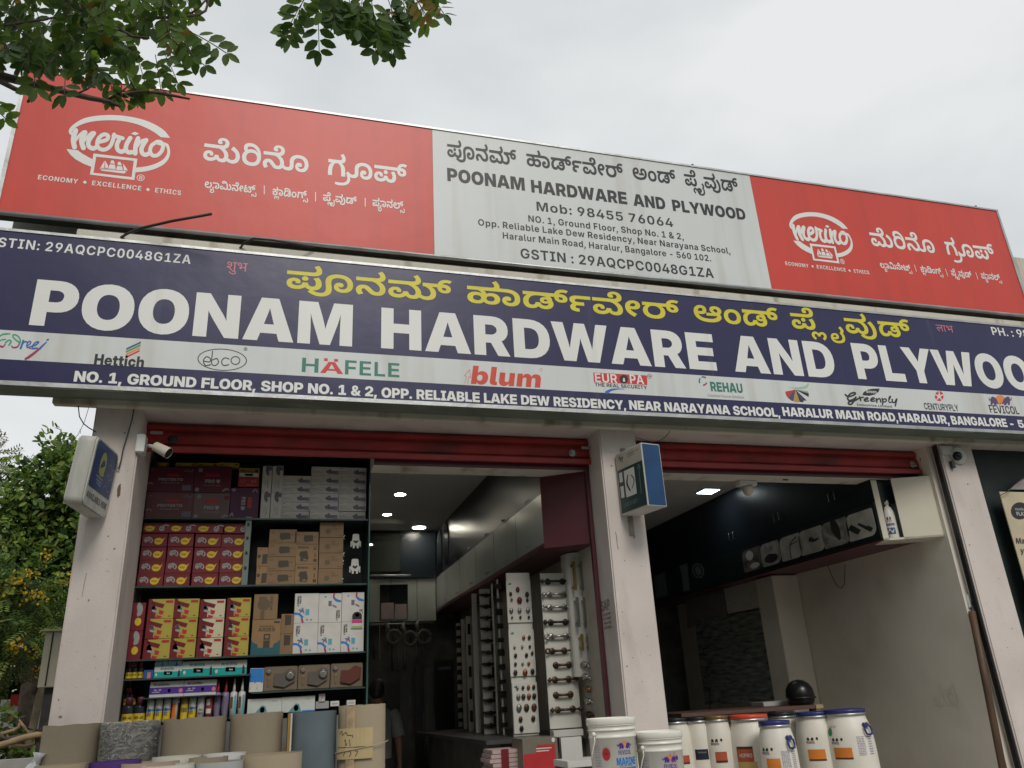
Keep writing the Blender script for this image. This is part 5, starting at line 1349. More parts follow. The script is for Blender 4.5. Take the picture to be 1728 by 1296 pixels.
# sixth: red plate, black line, blue swoosh
K = lambda zx, zy: (990 + zx / 5.76, 610 + zy / 5.76)
T().poly([K(64, 107), K(585, 136), K(590, 228), K(72, 200)]).done('red_plate', REDINK, t)
s = SignText(YB_, 0.0011)
s.text('B', 'EUR', K(85, 200), K(300, 212), 15).text('B', 'PA', K(424, 214), K(560, 222), 15)
s.poly([K(350, 195), K(374, 196), K(370, 178), K(354, 177)], 0.001).poly(ellipse(*K(361, 170), 1.6, 1.7), 0.001)
s.done('plate_lettering', LETTERWHITE, t)
s = SignText(YB_, 0.0009).poly(ellipse(*K(361, 172), 7.2, 7.4))
s.done('keyhole_disc', DARKINK, t)
s = T().text('B', 'THE REAL SECURITY', K(80, 243), K(588, 268), 6)
s.poly(ellipse(*K(610, 144), 4, 3.8), 0, [ellipse(*K(610, 144), 3.4, 3.2)]).text('B', 'TM', K(597, 150), K(624, 151), 2.4)
s.done('maker_lettering', DARKINK, t)
s = T()
pen(s, K, [(195, 300), (235, 278), (290, 268), (370, 268)], [32, 22, 12, 3], 5.76)
s.done('swoosh', BLUEINK, t)
# seventh
T().text('H', 'REHAU', K(1210, 290), K(1522, 306), 16).done('maker_lettering', GREENINK, t)
T().text('B', 'Unlimited Polymer Solutions', K(1178, 343), K(1532, 360), 4.5).done('small_lettering', GREYINK, t)
s = T()
for a0, a1 in ((2.6, 3.9), (4.3, 5.5)):
 s.poly(ellipse(*K(1132, 190), 7.6, 8.2, 12, 0, a0, a1) + ellipse(*K(1132, 190), 5.2, 5.8, 12, 0, a1, a0))
s.done('ring_mark', GREENINK, t)
T().poly(ellipse(*K(1132, 190), 7.6, 8.2, 12, 0, 0.4, 1.6) + ellipse(*K(1132, 190), 5.2, 5.6, 12, 0, 1.6, 0.4)).done('ring_mark', MAGENTAINK, t)
# eighth: a fan of coloured strips under a pale green wave
Q = lambda zx, zy: (1310 + zx / 7.51, 630 + zy / 7.51)
c = (242, 205)
edge = [(112, 232), (122, 272), (150, 312), (195, 348), (215, 352), (255, 368), (300, 362), (340, 368), (350, 345), (385, 345), (410, 300), (412, 255), (395, 225)]
cols = [REDINK, mat('sign_brown_red_ink', (0.30, 0.07, 0.06), 0.42), PURPLEINK, PURPLEINK, mat('sign_ochre_ink', (0.42, 0.30, 0.07), 0.42), mat('sign_ochre_ink', (0, 0, 0)), DARKINK, PURPLEINK, DARKINK, None, DARKINK, GREYINK, DARKINK]
for i in range(len(edge) - 1):
 if cols[i]:
  T().poly([Q(*c), Q(*edge[i]), Q(*edge[i + 1])]).done('fan_strip', cols[i], t)
T().poly([Q(140, 180), Q(210, 178), Q(300, 175), Q(380, 155), Q(405, 118), Q(412, 150), Q(385, 188), Q(310, 205), Q(240, 195)]).done('wave_mark', mat('sign_mint_ink', (0.36, 0.52, 0.40), 0.42), t)
# ninth: script lettering with a leaf
s = T()
pen(s, Q, [(875, 270), (900, 290), (945, 290), (1000, 262), (985, 245), (935, 262), (905, 310), (925, 345), (985, 325), (1010, 300), (985, 350), (950, 392), (915, 385), (925, 360), (985, 350), (1040, 320)], 22, 7.51)
pen(s, Q, [(1055, 298), (1070, 345)], 20, 7.51)
pen(s, Q, [(1065, 330), (1080, 305), (1105, 305)], 18, 7.51)
for ex in (1105, 1185):
 pen(s, Q, [(ex + 8, 338), (ex + 55, 325), (ex + 45, 308), (ex + 15, 325), (ex + 18, 352), (ex + 65, 350)], 17, 7.51)
pen(s, Q, [(1265, 320), (1275, 368)], 19, 7.51)
pen(s, Q, [(1272, 345), (1300, 320), (1318, 335), (1325, 365)], 18, 7.51)
pen(s, Q, [(1340, 318), (1350, 360), (1345, 395)], 18, 7.51)
pen(s, Q, [(1345, 340), (1380, 322), (1395, 345), (1375, 362), (1350, 358)], 17, 7.51)
pen(s, Q, [(1425, 345), (1448, 295), (1432, 300), (1425, 350), (1440, 370), (1465, 362)], 15, 7.51)
pen(s, Q, [(1468, 330), (1475, 365), (1500, 368), (1520, 330)], 18, 7.51)
pen(s, Q, [(1528, 325), (1518, 370), (1508, 412)], 18, 7.51)
s.poly([Q(1090, 275), Q(1105, 240), Q(1150, 208), Q(1220, 195), Q(1312, 193), Q(1295, 235), Q(1250, 268), Q(1180, 285), Q(1130, 282)])
s.text('B', 'Industries Limited', Q(1025, 413), Q(1465, 432), 3.6)
s.done('script_mark', DARKINK, t)
SignText(YB_, 0.0014).text('B', 'Green', Q(1142, 262), Q(1270, 240), 5).done('leaf_lettering', LETTERWHITE, t)
# tenth: red five-part ring round a star, narrow lettering
N_ = lambda zx, zy: (1540 + zx / 9.19, 640 + zy / 9.19)
s = T()
cx_, cy_ = N_(413, 262)
for i in range(5):
 a0 = -math.pi / 2 + i * 2 * math.pi / 5 + 0.1
 o_ = [(cx_ + 8.0 * math.cos(a0 + j * 1.06 / 4) * (0.92), cy_ + 8.4 * math.sin(a0 + j * 1.06 / 4)) for j in range(5)]
 s.poly(o_ + [(cx_ + 2.6 * math.cos(a0 + 0.53), cy_ + 2.6 * math.sin(a0 + 0.53))])
s.done('star_ring', REDINK, t)
T().text('B', 'CENTURYPLY', N_(190, 468), N_(722, 497), 11).done('maker_lettering', DARKINK, t)
# eleventh: two elephants pulling an orange ball apart
s = T().poly(ellipse(*N_(1355, 315), 8.2, 7.6, 24, 0, math.pi, 2 * math.pi) + [N_(1385, 385), N_(1350, 395), N_(1320, 385)])
s.done('orange_ball', ORANGEINK, t)
s = SignText(YB_, 0.0011)
for sg in (-1, 1):
 E_ = lambda x, y: N_(1358 + sg * x, y)
 s.poly([E_(25, 380), E_(60, 300), E_(100, 272), E_(140, 290), E_(150, 340), E_(148, 400), E_(125, 402), E_(112, 365), E_(85, 405), E_(55, 402), E_(60, 372), E_(38, 388)])
 s.poly(ellipse(*E_(118, 300), 3.0, 3.4), 0.0004)
 pen(s, E_, [(138, 300), (160, 325), (172, 305), (168, 280)], [20, 16, 11, 6], 9.19)
 s.poly([E_(10, 378), E_(0, 360), E_(-8, 380)], 0.0003)
s.done('elephant_mark', PURPLEINK, t)
T().text('B', 'FEVICOL', N_(1208, 520), N_(1660, 543), 13).done('maker_lettering', DARKINK, t)

# ------------------------------------------------------------------ upper red and white board
t = thing('shop_sign', 'upper sign board with a white panel between two red panels', 'sign', (3, YR_, 5.2))
RX0, RX1 = at_y(22, 240, YR_).x, at_y(1708, 440, YR_).x
X1, X2 = at_y(731, 323, YR_).x, at_y(1284, 393, YR_).x
RZ0, RZ1 = 5.275, 6.645
for nm, x0, x1, m_ in (('red_panel', RX0, X1, REDFLEX), ('white_panel', X1 + 0.002, X2 - 0.002, WHITEFLEX), ('red_panel', X2, RX1, REDFLEX)):
 MB().box(x0, x1, YR_ + 0.001, YR_ + 0.012, RZ0, RZ1).build(nm, m_, t)
f = MB()
f.box(RX0 - 0.03, RX1 + 0.03, YR_ - 0.008, YR_ + 0.10, RZ1, RZ1 + 0.02)
f.box(RX0 - 0.03, RX0, YR_ - 0.006, YR_ + 0.10, RZ0, RZ1)
f.box(RX1, RX1 + 0.03, YR_ - 0.006, YR_ + 0.10, RZ0, RZ1)
f.build('frame', ALU, t)
MB().tube([(RX0 - 0.03, YR_ + 0.012, RZ0 - 0.012), (RX1 + 0.03, YR_ + 0.012, RZ0 - 0.012)], 0.019, 10).build('frame_tube', ALU, t)
MB().box(RX0 - 0.03, RX1 + 0.03, YR_ + 0.03, YR_ + 0.098, RZ0 - 0.028, RZ0 - 0.002).build('box_underside', BLACK, t)
MB().box(RX0 - 0.02, RX1 + 0.02, YR_ + 0.013, YR_ + 0.098, RZ0, RZ1 - 0.002).build('backing', DARKSTEEL, t)
for px in (247, 1157, 1648):                                       # small bolts left on the top edge
 p = at_y(px, 200 if px < 1500 else 345, YR_)
 MB().box(p.x - 0.01, p.x + 0.01, YR_ + 0.01, YR_ + 0.03, RZ1 + 0.028, RZ1 + 0.05).build('bolt', DARKSTEEL, t)

P8 = lambda zx, zy: (100 + zx / 8.64, 185 + zy / 8.64)


def red_ad(mp_):
 S = lambda: SignText(YR_, 0.0003, mp_)
 s = S()
 pl = lambda pts, lift=0.0, holes=(): s.poly([P8(*p) for p in pts], lift, [[P8(*p) for p in h] for h in holes])
 up = spline([(170, 372), (138, 330), (155, 270), (230, 200), (350, 132), (500, 96), (700, 79), (900, 86), (1100, 116), (1280, 166), (1430, 236), (1540, 315), (1615, 413)], 3)
 lo = spline([(1480, 402), (1400, 340), (1280, 272), (1130, 212), (950, 171), (780, 156), (600, 161), (440, 182), (300, 228), (212, 285), (188, 335), (205, 375)], 3)
 pl(up + lo)
 pl([(105, 575), (265, 590), (330, 638), (420, 690), (492, 728), (470, 835), (350, 787), (240, 727), (160, 655)])
 pl(spline([(1520, 478), (1585, 502), (1612, 570), (1615, 640), (1590, 722), (1520, 800), (1400, 862), (1260, 900), (1112, 915)], 3) + spline([(1122, 845), (1260, 830), (1400, 790), (1510, 730), (1565, 660), (1575, 600), (1560, 545), (1525, 512)], 3), 0.0002)
 pl([(500, 640), (1140, 718), (1095, 1028), (448, 948)], 0.0004, [[(540, 688), (1087, 748), (1055, 985), (498, 922)]])
 pl([(600, 872), (985, 897), (950, 932), (622, 893)])
 pl([(590, 858), (1000, 884), (1000, 890), (590, 866)], 0.0002)
 for q in ([(597, 850), (662, 745), (655, 852)], [(668, 738), (716, 828), (700, 856), (668, 850)], [(758, 741), (792, 742), (812, 790), (742, 786)], [(736, 798), (812, 804), (822, 868), (712, 860)],
   [(858, 760), (892, 764), (916, 815), (848, 808)], [(846, 820), (916, 828), (926, 880), (830, 872)], [(930, 785), (997, 880), (942, 882)]):
  pl(q, 0.0003)
 W_ = [([(240, 305), (205, 430), (222, 545)], 74), ([(222, 470), (290, 380), (352, 325)], 42), ([(375, 335), (325, 445), (352, 558)], 74), ([(345, 480), (420, 385), (480, 335)], 42),
  ([(505, 345), (432, 455), (430, 530), (490, 568), (545, 545)], 66), ([(585, 470), (690, 440), (712, 385), (650, 362), (575, 420), (553, 510), (590, 572), (670, 582), (745, 530), (790, 420), (800, 365)], 58),
  ([(790, 385), (835, 392), (925, 420)], 56), ([(890, 412), (845, 500), (850, 580), (905, 615), (960, 590)], 64), ([(1035, 415), (985, 500), (970, 580), (1005, 622), (1060, 622)], 66),
  ([(1150, 420), (1115, 520), (1108, 640)], 66), ([(1115, 560), (1185, 470), (1240, 445)], 46), ([(1268, 445), (1205, 550), (1205, 625), (1250, 660), (1310, 640)], 64),
  ([(1430, 470), (1350, 520), (1325, 600), (1355, 665), (1425, 668), (1490, 610), (1512, 530), (1480, 475), (1425, 468)], 56), ([(1440, 500), (1490, 510), (1535, 492)], 30)]
 for pts, wd in W_:
  pen(s, P8, pts, wd, 8.64)
 pl([(1045, 352), (1100, 325), (1166, 350), (1108, 378)], 0.001)
 s.poly(ellipse(*P8(1187, 993), 6.6, 5.4), 0, [ellipse(*P8(1187, 993), 5.4, 4.3)])
 s.text('B', 'R', P8(1163, 1020), P8(1212, 1022), 6)
 s.done('emblem', LETTERWHITE, t)
 s = S()
 s.text('B', 'ECONOMY', (63.5, 302.5), (131, 310), 7.8, track=60).text('B', 'EXCELLENCE', (155, 312), (238, 322), 7.8, track=60).text('B', 'ETHICS', (261.5, 324.5), (305, 329.5), 7.8, track=60)
 for x, y in ((143.3, 307.5), (249.7, 319.8)):
  s.poly([(x - 3.6, y - 0.2), (x, y - 3), (x + 3.6, y + 0.4), (x, y + 3)])
 s.done('slogan_lettering', LETTERWHITE, t)
 S().text('K', 'merino', (342, 270), (520, 291), 28).done('script_lettering', LETTERWHITE, t)
 S().text('K', 'group', (553, 295.5), (687, 311), 27).done('script_lettering', LETTERWHITE, t)
 s = S()
 for w_, pl_, pr_ in (('lam', (345, 316), (433, 327)), ('clad', (459.5, 329), (520, 336)), ('plywood', (545, 339), (602, 345)), ('panels', (628.5, 347), (683, 354))):
  s.text('K', w_, pl_, pr_, 10.5)
 for x, ya, yb in ((446, 313, 328), (532.5, 324, 340), (616.3, 334, 349)):
  s.poly([(x - 0.7, ya), (x + 0.7, ya), (x + 0.7, yb), (x - 0.7, yb)])
 s.done('small_lettering', LETTERWHITE, t)


red_ad(None)
la, lb, lc = at_y(63.5, 302.5, YR_), at_y(305, 329.5, YR_), at_y(687, 311, YR_)
ra, rb = at_y(1326, 448, YR_), at_y(1472, 463, YR_)
rc = at_y(1681, 437, YR_)
sx_ = (rc.x - ra.x) / (lc.x - la.x)
red_ad(lambda p: Vector((ra.x + (p.x - la.x) * sx_, p.y, (ra.z + rb.z) / 2 + (p.z - (la.z + lb.z) / 2) * sx_)))
S = lambda: SignText(YR_, 0.0003)
for w_, pl, pr, h in (('poonam', (755, 264.5), (872.5, 279), 21), ('hardware', (889.5, 281), (1053, 300), 20), ('and', (1069, 302), (1142, 311), 19), ('plywood', (1157, 313), (1247.5, 324), 18.5)):
 S().text('K', w_, pl, pr, h).done('script_lettering', DARKINK, t)
s = S()
for w_, pl, pr, h in (('POONAM', (755, 305), (886, 322), 22), ('HARDWARE', (897, 324), (1059, 345.5), 21), ('AND', (1069.5, 347), (1124, 354), 20), ('PLYWOOD', (1136, 355.5), (1259.5, 372), 19)):
 s.text('H', w_, pl, pr, h, track=10)
s.done('heading_lettering', DARKINK, t)
s = S()
s.text('B', 'Mob: 98455 76064', (906, 355), (1136.5, 383.5), 15, track=50)
s.text('B', 'NO. 1, Ground Floor, Shop No. 1 & 2,', (892, 374.5), (1154, 404), 10.8, track=40)
s.text('B', 'Opp. Reliable Lake Dew Residency, Near Narayana School,', (807, 379.5), (1233, 429), 10.8, track=40)
s.text('B', 'Haralur Main Road, Haralur, Bangalore - 560 102.', (848.7, 402.5), (1200.5, 441), 10.8, track=40)
s.text('B', 'GSTIN : 29AQCPC0048G1ZA', (879, 436), (1205, 468.5), 16.5, track=30)
s.done('address_lettering', DARKINK, t)

lx = at_y(131, 381, 5.93).x
MB().box(lx, 9.6, 5.93, 6.049, 4.9, 5.172).build('ledge', CREAM, B, bevel=.006)
# cables sticking out between the boards
CABLE = mat('black_cable', (0.03, 0.022, 0.02), 0.5)
q = MB()
q.tube([at_y(204, 401, 5.94), at_y(215, 394, 5.86), at_y(238, 385, 5.74), at_y(290, 373, 5.62), at_y(357, 361, 5.5)], 0.011, 8)
tag(q.build('cable', CABLE), 'straight dark cable end sticking up in front of the left red panel', 'cable')
q = MB()
q.tube([at_y(404, 420, 5.94), at_y(413, 409, 5.88), at_y(428, 402.5, 5.80), at_y(460, 405, 5.78), at_y(500, 412, 5.82), at_y(530, 417, 5.9)], 0.009, 8)
tag(q.build('cable', CABLE), 'bent dark cable lying along the cream ledge between the signs', 'cable')
WIRE = mat('thin_wire', (0.05, 0.05, 0.05), 0.5)
q = MB()
q.tube([at_y(x, y, 6.09) for x, y in ((132, 684), (134, 703), (141, 715), (150, 722), (162, 729))], 0.004, 6)
q.tube([at_y(x, y, 6.08) for x, y in ((150, 687), (142, 713), (132, 733), (120, 747), (106, 753), (101, 749), (110, 743), (122, 740))], 0.002, 5)
tag(q.build('loose_wire', WIRE), 'loose looped wires hanging beside the left pillar against the sky', 'wire')
q = MB()
q.tube([at_y(x, y, 6.11) for x, y in ((226, 690), (223, 707), (215, 735), (208, 757), (204, 778), (200, 792), (195, 787))], 0.005, 6)
tag(q.build('loose_wire', WIRE), 'dark wire hanging down the left pillar to the blue light box', 'wire')
q = MB()
q.tube([at_y(x, y, 6.10) for x, y in ((1071, 737), (1085, 742), (1100, 746), (1112, 744), (1122, 738), (1131, 728))], 0.003, 6)
tag(q.build('loose_wire', WIRE), 'thin wire drooping over the blue sign box on the middle pillar', 'wire')

# ================================================================== things fixed to the pillars
GREYPLASTIC = layer_stain(mat('weathered_grey_plastic', (0.46, 0.46, 0.42), 0.5, 0.05, 4), (0.30, 0.29, 0.25), 5, 0.5, 0.75, (2, 2, 0.5), 0.7)
BOXBLUE = mat('sun_bleached_blue_print', (0.012, 0.038, 0.125), 0.35, 0.1, 3)
OFFWHITE = mat('off_white_print', (0.55, 0.55, 0.52), 0.45, 0.04)


def ang_box(x, y, az):
 u1 = Vector((math.cos(az), math.sin(az), 0))
 return Vector((x, y, 0)), u1, Vector((-u1.y, u1.x, 0))


o_, u1, u2 = ang_box(-1.338, 5.672, R(-8))
w_, d_, z0, z1 = 0.125, 0.455, 2.944, 3.424
t = thing('light_box_sign', 'weathered blue and grey light box sign sticking out from the left pillar', 'sign', o_ + Vector((0, 0, z0)))
b = MB()
r_ = 0.05
pts = []
for cy, cz, a0 in ((d_ - r_, z1 - r_, 0), (r_, z1 - r_, 90), (r_, z0 + r_, 180), (d_ - r_, z0 + r_, 270)):
 for j in range(7):
  a = R(a0 + 15 * j)
  pts.append(o_ + u1 * 0.012 + u2 * (cy + r_ * math.cos(a)) + Vector((0, 0, cz + r_ * math.sin(a))))
b.prism(pts, u1 * (w_ - 0.024), True)
b.build('housing', GREYPLASTIC, t, weld=True)
inn = []
for side in (0, 1):
 b = MB()
 base = o_ + u1 * (w_ - 0.012 if side else 0.0)
 q = []
 for cy, cz, a0 in ((d_ - r_, z1 - r_, 0), (r_, z1 - r_, 90), (r_, z0 + r_, 180), (d_ - r_, z0 + r_, 270)):
  for j in range(7):
   a = R(a0 + 15 * j)
   q.append(base + u2 * (cy + (r_ - 0.008) * math.cos(a)) + Vector((0, 0, cz + (r_ - 0.008) * math.sin(a))))
 b.prism(q, u1 * 0.012, True)
 b.build('face_plate', GREYPLASTIC, t, weld=True)
fs = lambda u, v, l: o_ + u1 * (w_ + 0.0015 + l) + u2 * u + Vector((0, 0, z0 + v))
fl = lambda u, v, l: o_ + u1 * (-0.0015 - l) + u2 * u + Vector((0, 0, z0 + v))
for fm in (fs, fl):
 b = MB()
 flat_poly(b, [(0.025, 0.135), (d_ - 0.02, 0.135)] + [(d_ - 0.06 + 0.04 * math.cos(R(a)), 0.42 + 0.04 * math.sin(R(a))) for a in (0, 30, 60, 90)] + [(0.065 + 0.04 * math.cos(R(a)), 0.42 + 0.04 * math.sin(R(a))) for a in (90, 120, 150, 180)], fm)
 face_out(b, u1 if fm is fs else -u1).build('blue_print', BOXBLUE, t)
b = MB()
put_text(b, 'B', 'AVAILABLE HERE', fs, 0.39, 0.042, 0.035, 0.06)
face_out(b, u1).build('lettering', mat('dark_grey_print', (0.07, 0.07, 0.08), 0.5), t)
b = MB()
flat_poly(b, ellipse(0.19, 0.325, 0.058, 0.085), fs, 0.001)
flat_poly(b, [(0.14, 0.255), (0.24, 0.245), (0.24, 0.27), (0.14, 0.285)], fs, 0.0012)
face_out(b, u1).build('lamp_emblem', mat('dull_olive_print', (0.27, 0.28, 0.10), 0.5), t)
b = MB()
stroke(b, [(0.165, 0.30, 0.02), (0.19, 0.345, 0.02), (0.215, 0.33, 0.018), (0.18, 0.31, 0.014)], lambda u, v, l: fs(u, v, l + 0.0022))
face_out(b, u1).build('lamp_emblem', BOXBLUE, t)
b = MB()
for k, (v, u0, u_1) in enumerate(((0.225, 0.12, 0.24), (0.20, 0.13, 0.235), (0.18, 0.15, 0.23))):
 flat_poly(b, [(u0, v), (u_1, v - 0.008), (u_1, v + 0.006), (u0, v + 0.013)], fs, 0.001)
for u, v, w0 in ((0.30, 0.345, 0.12), (0.30, 0.27, 0.1), (0.29, 0.19, 0.13)):
 stroke(b, [(u, v, 0.008), (u + w0 * 0.3, v + 0.02, 0.006), (u + w0 * 0.6, v - 0.012, 0.008), (u + w0, v + 0.01, 0.005)], lambda a_, c_, l: fs(a_, c_, l + 0.001))
face_out(b, u1).build('worn_lettering', mat('worn_grey_print', (0.17, 0.22, 0.30), 0.5), t)
b = MB()
b.obox(o_ + u1 * 0.05 + u2 * (d_ - 0.01) + Vector((0, 0, 3.10)), u1 * 0.05, u2 * 0.06, (0, 0, 0.09))
b.build('wall_bracket', GREYPLASTIC, t)
t.rotation_euler = (0, R(4.5), 0)
t.location.x -= .03

o_, u1, u2 = ang_box(2.866, 5.734, R(11.4))
w_, d_, z0, z1 = 0.192, 0.378, 2.997, 3.531
t = thing('box_sign', 'blue and dark green box sign shaped like a lock carton on the middle pillar', 'sign', o_ + Vector((0, 0, z0)))
MB().obox(o_ + Vector((0, 0, z0)), u1 * w_, u2 * d_, (0, 0, z1 - z0)).build('housing', OFFWHITE, t, bevel=0.004)
H_ = z1 - z0
fb = lambda u, v, l: o_ + u2 * (-0.0015 - l) + u1 * u + Vector((0, 0, z0 + v))
fg = lambda u, v, l: o_ + u1 * (-0.0015 - l) + u2 * (d_ - u) + Vector((0, 0, z0 + v))
b = MB()
flat_poly(b, [(0.008, 0.008), (w_ - 0.008, 0.008), (w_ - 0.008, H_ - 0.008), (0.008, H_ - 0.008)], fb)
face_out(b, -u2).build('blue_panel', mat('gloss_blue_print', (0.004, 0.045, 0.14), 0.25, 0.2, 4), t)
b = MB()
flat_poly(b, [(0.01, 0.01), (d_ - 0.01, 0.01), (d_ - 0.01, H_ * 0.72), (0.01, H_ * 0.72)], fg)
face_out(b, -u1).build('green_panel', mat('dark_green_print', (0.02, 0.045, 0.045), 0.35), t)
b = MB()
flat_poly(b, [(0.012, H_ * 0.73), (d_ - 0.012, H_ * 0.73), (d_ - 0.012, H_ - 0.012), (0.012, H_ - 0.012)], fg)
face_out(b, -u1).build('cream_panel', mat('faded_cream_print', (0.40, 0.37, 0.31), 0.5), t)
b = MB()
flat_poly(b, [(0.10, 0.13), (0.25, 0.13), (0.25, 0.36), (0.10, 0.36)], fg, 0.001)
flat_poly(b, [(0.03, 0.14), (0.075, 0.14), (0.075, 0.24), (0.03, 0.24)], fg, 0.001)
flat_poly(b, [(0.03, 0.275), (0.075, 0.275), (0.075, 0.36), (0.03, 0.36)], fg, 0.001)
face_out(b, -u1).build('lock_picture', OFFWHITE, t)
b = MB()
stroke(b, [(0.155, 0.31, 0.012), (0.13, 0.245, 0.02), (0.165, 0.175, 0.014)], lambda u, v, l: fg(u, v, l + 0.002))
stroke(b, [(0.20, 0.30, 0.008), (0.235, 0.25, 0.012), (0.20, 0.19, 0.008)], lambda u, v, l: fg(u, v, l + 0.002))
stroke(b, [(0.05, 0.475, 0.008), (0.06, 0.50, 0.008), (0.075, 0.455, 0.006), (0.085, 0.49, 0.007), (0.10, 0.47, 0.006), (0.11, 0.49, 0.008), (0.09, 0.44, 0.006)], lambda u, v, l: fg(u, v, l + 0.001))
put_text(b, 'B', 'LOCKING SOLUTIONS', fg, 0.17, 0.011, 0.17, 0.483)
put_text(b, 'B', 'AND SYSTEMS', fg, 0.10, 0.011, 0.17, 0.462)
face_out(b, -u1).build('dark_lettering', DARKINK, t)
b = MB()
put_text(b, 'B', 'DUO SHAFT', fg, 0.2, 0.034, 0.05, 0.055)
stroke(b, [(0.30, 0.33, 0.014), (0.315, 0.36, 0.01), (0.33, 0.33, 0.014), (0.315, 0.30, 0.008), (0.312, 0.12, 0.012)], lambda u, v, l: fg(u, v, l + 0.001))
face_out(b, -u1).build('faint_lettering', mat('faint_green_print', (0.12, 0.16, 0.15), 0.5), t)
b = MB()
p = o_ + u1 * 0.06 + u2 * (d_ * 0.86)
b.box(p.x, p.x + 0.04, PF - 0.012, PF - 0.001, 2.83, 3.60)
b.build('mounting_strip', mat('rusted_grey_steel', (0.25, 0.22, 0.19), 0.5, 0.3, 8, metal=0.5), t)

t = thing('security_camera', 'white bullet camera on the left pillar beside the red shutter', 'camera', at_y(241, 763, 6.13))
c = at_y(241, 750, 6.16)
MB().box(-1.045, -0.985, 6.10, 6.22, c.z - 0.075, c.z + 0.065).build('junction_box', rim, t, bevel=0.006)
p0, p1, p2 = at_y(251, 752, 6.14), at_y(266, 755, 6.08), at_y(285, 765, 6.05)
MB().tube([p0, (p0 + p1) / 2, p1], 0.014).build('arm', rim, t)
d = (p2 - p1).normalized()
CAMW = mat('camera_cream_plastic', (0.52, 0.48, 0.39), 0.4)
MB().tube([p1 - d * 0.03, p1 - d * 0.02, p2 - d * 0.001, p2], [0.026, 0.035, 0.042, 0.042], 20, cap=False).build('body', CAMW, t)
MB().tube([p2 - d * 0.03, p2 - d * 0.006], 0.040, 20).build('lens', BLACK, t)
t = thing('security_camera', 'round white camera with a dark lens at the top of the right pillar', 'camera', at_y(1610, 780, 6.12))
c = at_y(1612, 768, 6.12)
MB().lathe([(0.095, 0), (0.095, 0.02), (0.07, 0.035)], c + Vector((0.03, 0.008, 0.0)), 28, Matrix.Rotation(R(90), 4, 'X')).build('base', OFFWHITE, t)
MB().box(c.x - 0.17, c.x - 0.02, 6.105, 6.128, c.z - 0.0, c.z + 0.09).build('bracket', OFFWHITE, t, bevel=0.004)
MB().box(c.x - 0.10, c.x - 0.06, 6.09, 6.128, c.z - 0.14, c.z - 0.07).build('clip', DARKSTEEL, t, bevel=0.003)
MB().ball(c + Vector((-0.012, -0.03, -0.02)), 0.047, 16, 10).build('lens', mat('dark_lens', (0.01, 0.014, 0.022), 0.08), t)
t = thing('motion_sensor', 'white motion sensor on the cream beam over the drums', 'sensor', at_z(1258, 806, 3.485))
c = at_z(1258, 812, 3.485)
MB().box(c.x - 0.10, c.x + 0.10, c.y - 0.05, c.y + 0.05, 3.432, 3.484).build('base', rim, t, bevel=0.008)
MB().lathe([(0.055, 0), (0.055, -0.035), (0.045, -0.07), (0.02, -0.092), (0.004, -0.095)], Vector((c.x + 0.01, c.y, 3.432)), 24).build('dome', CAMW, t)
q = MB()
q.obox(at_z(1322, 808, 3.4845), (0.07, 0.01, 0.0), (0.02, 0.05, 0), (0, 0, -0.0015))
q.build('beam_stain', mat('brown_stain', (0.09, 0.06, 0.03), 0.8), B)

# ================================================================== glass showcase with goods
YG = 6.80
t = thing('showcase', 'glass showcase full of boxed goods behind the left shop opening', 'showcase', (-0.15, 7.0, FL))
SHELF = mat('dark_green_glass_shelf', (0.05, 0.075, 0.07), 0.15, 0.2, spec=0.5)
BACK = mat('showcase_back', (0.05, 0.075, 0.07), 0.3, 0.3, 2)
MB().box(-1.05, 0.745, 7.24, 7.27, 1.5, 3.71).build('back_panel', BACK, t)
MB().box(-1.05, 0.745, 6.73, 7.24, FL, 1.555).build('base_cabinet', DARKROOM, t)
MB().box(-1.05, 0.745, 6.73, 7.24, 3.69, 3.71).build('top_board', SHELF, t)
zA, zB_, zC = at_y(430, 876.5, YG).z, at_y(430, 988, YG).z, at_y(430, 1106, YG).z
zD1, zD2 = at_y(320, 1142, YG).z, at_y(530, 1163, YG).z
zP, zE = at_y(310, 1175, YG).z, 1.57
for z in (zA, zB_, zC):
 MB().box(-1.04, 0.73, 6.745, 7.235, z - 0.014, z - 0.001).build('shelf', SHELF, t)
MB().box(-1.04, -0.14, 6.745, 7.235, zD1 - 0.012, zD1 - 0.001).build('shelf', SHELF, t)
MB().box(-0.13, 0.73, 6.745, 7.235, zD2 - 0.012, zD2 - 0.001).build('shelf', SHELF, t)
MB().box(-0.90, -0.33, 6.745, 7.0, zP - 0.008, zP - 0.001).build('shelf', SHELF, t)
MB().box(0.735, 0.747, 6.72, 7.24, 1.555, 3.69).build('side_pane', mat('edge_glass_green', (0.05, 0.10, 0.085), 0.1, 0.1, spec=0.5), t)
p = at_y(417, 960, YG)
MB().box(p.x - 0.035, p.x + 0.01, 6.76, 6.79, zB_, zB_ + 0.55).build('upright', mat('pale_green_strip', (0.16, 0.21, 0.18), 0.4), t)
for z in (0.12, 0.24, 0.36, 0.47):
 MB().box(p.x - 0.022, p.x - 0.004, 6.757, 6.76, zB_ + z, zB_ + z + 0.025).build('slot', BLACK, t)

ORD = ['top', 'second', 'third', 'fourth', 'fifth', 'sixth']


def ord_row(i, n):
 return 'bottom' if i == n - 1 and n > 1 else ORD[i]


def ord_col(j, n):
 return {0: 'first', n - 1: 'last'}.get(j, ORD[j])


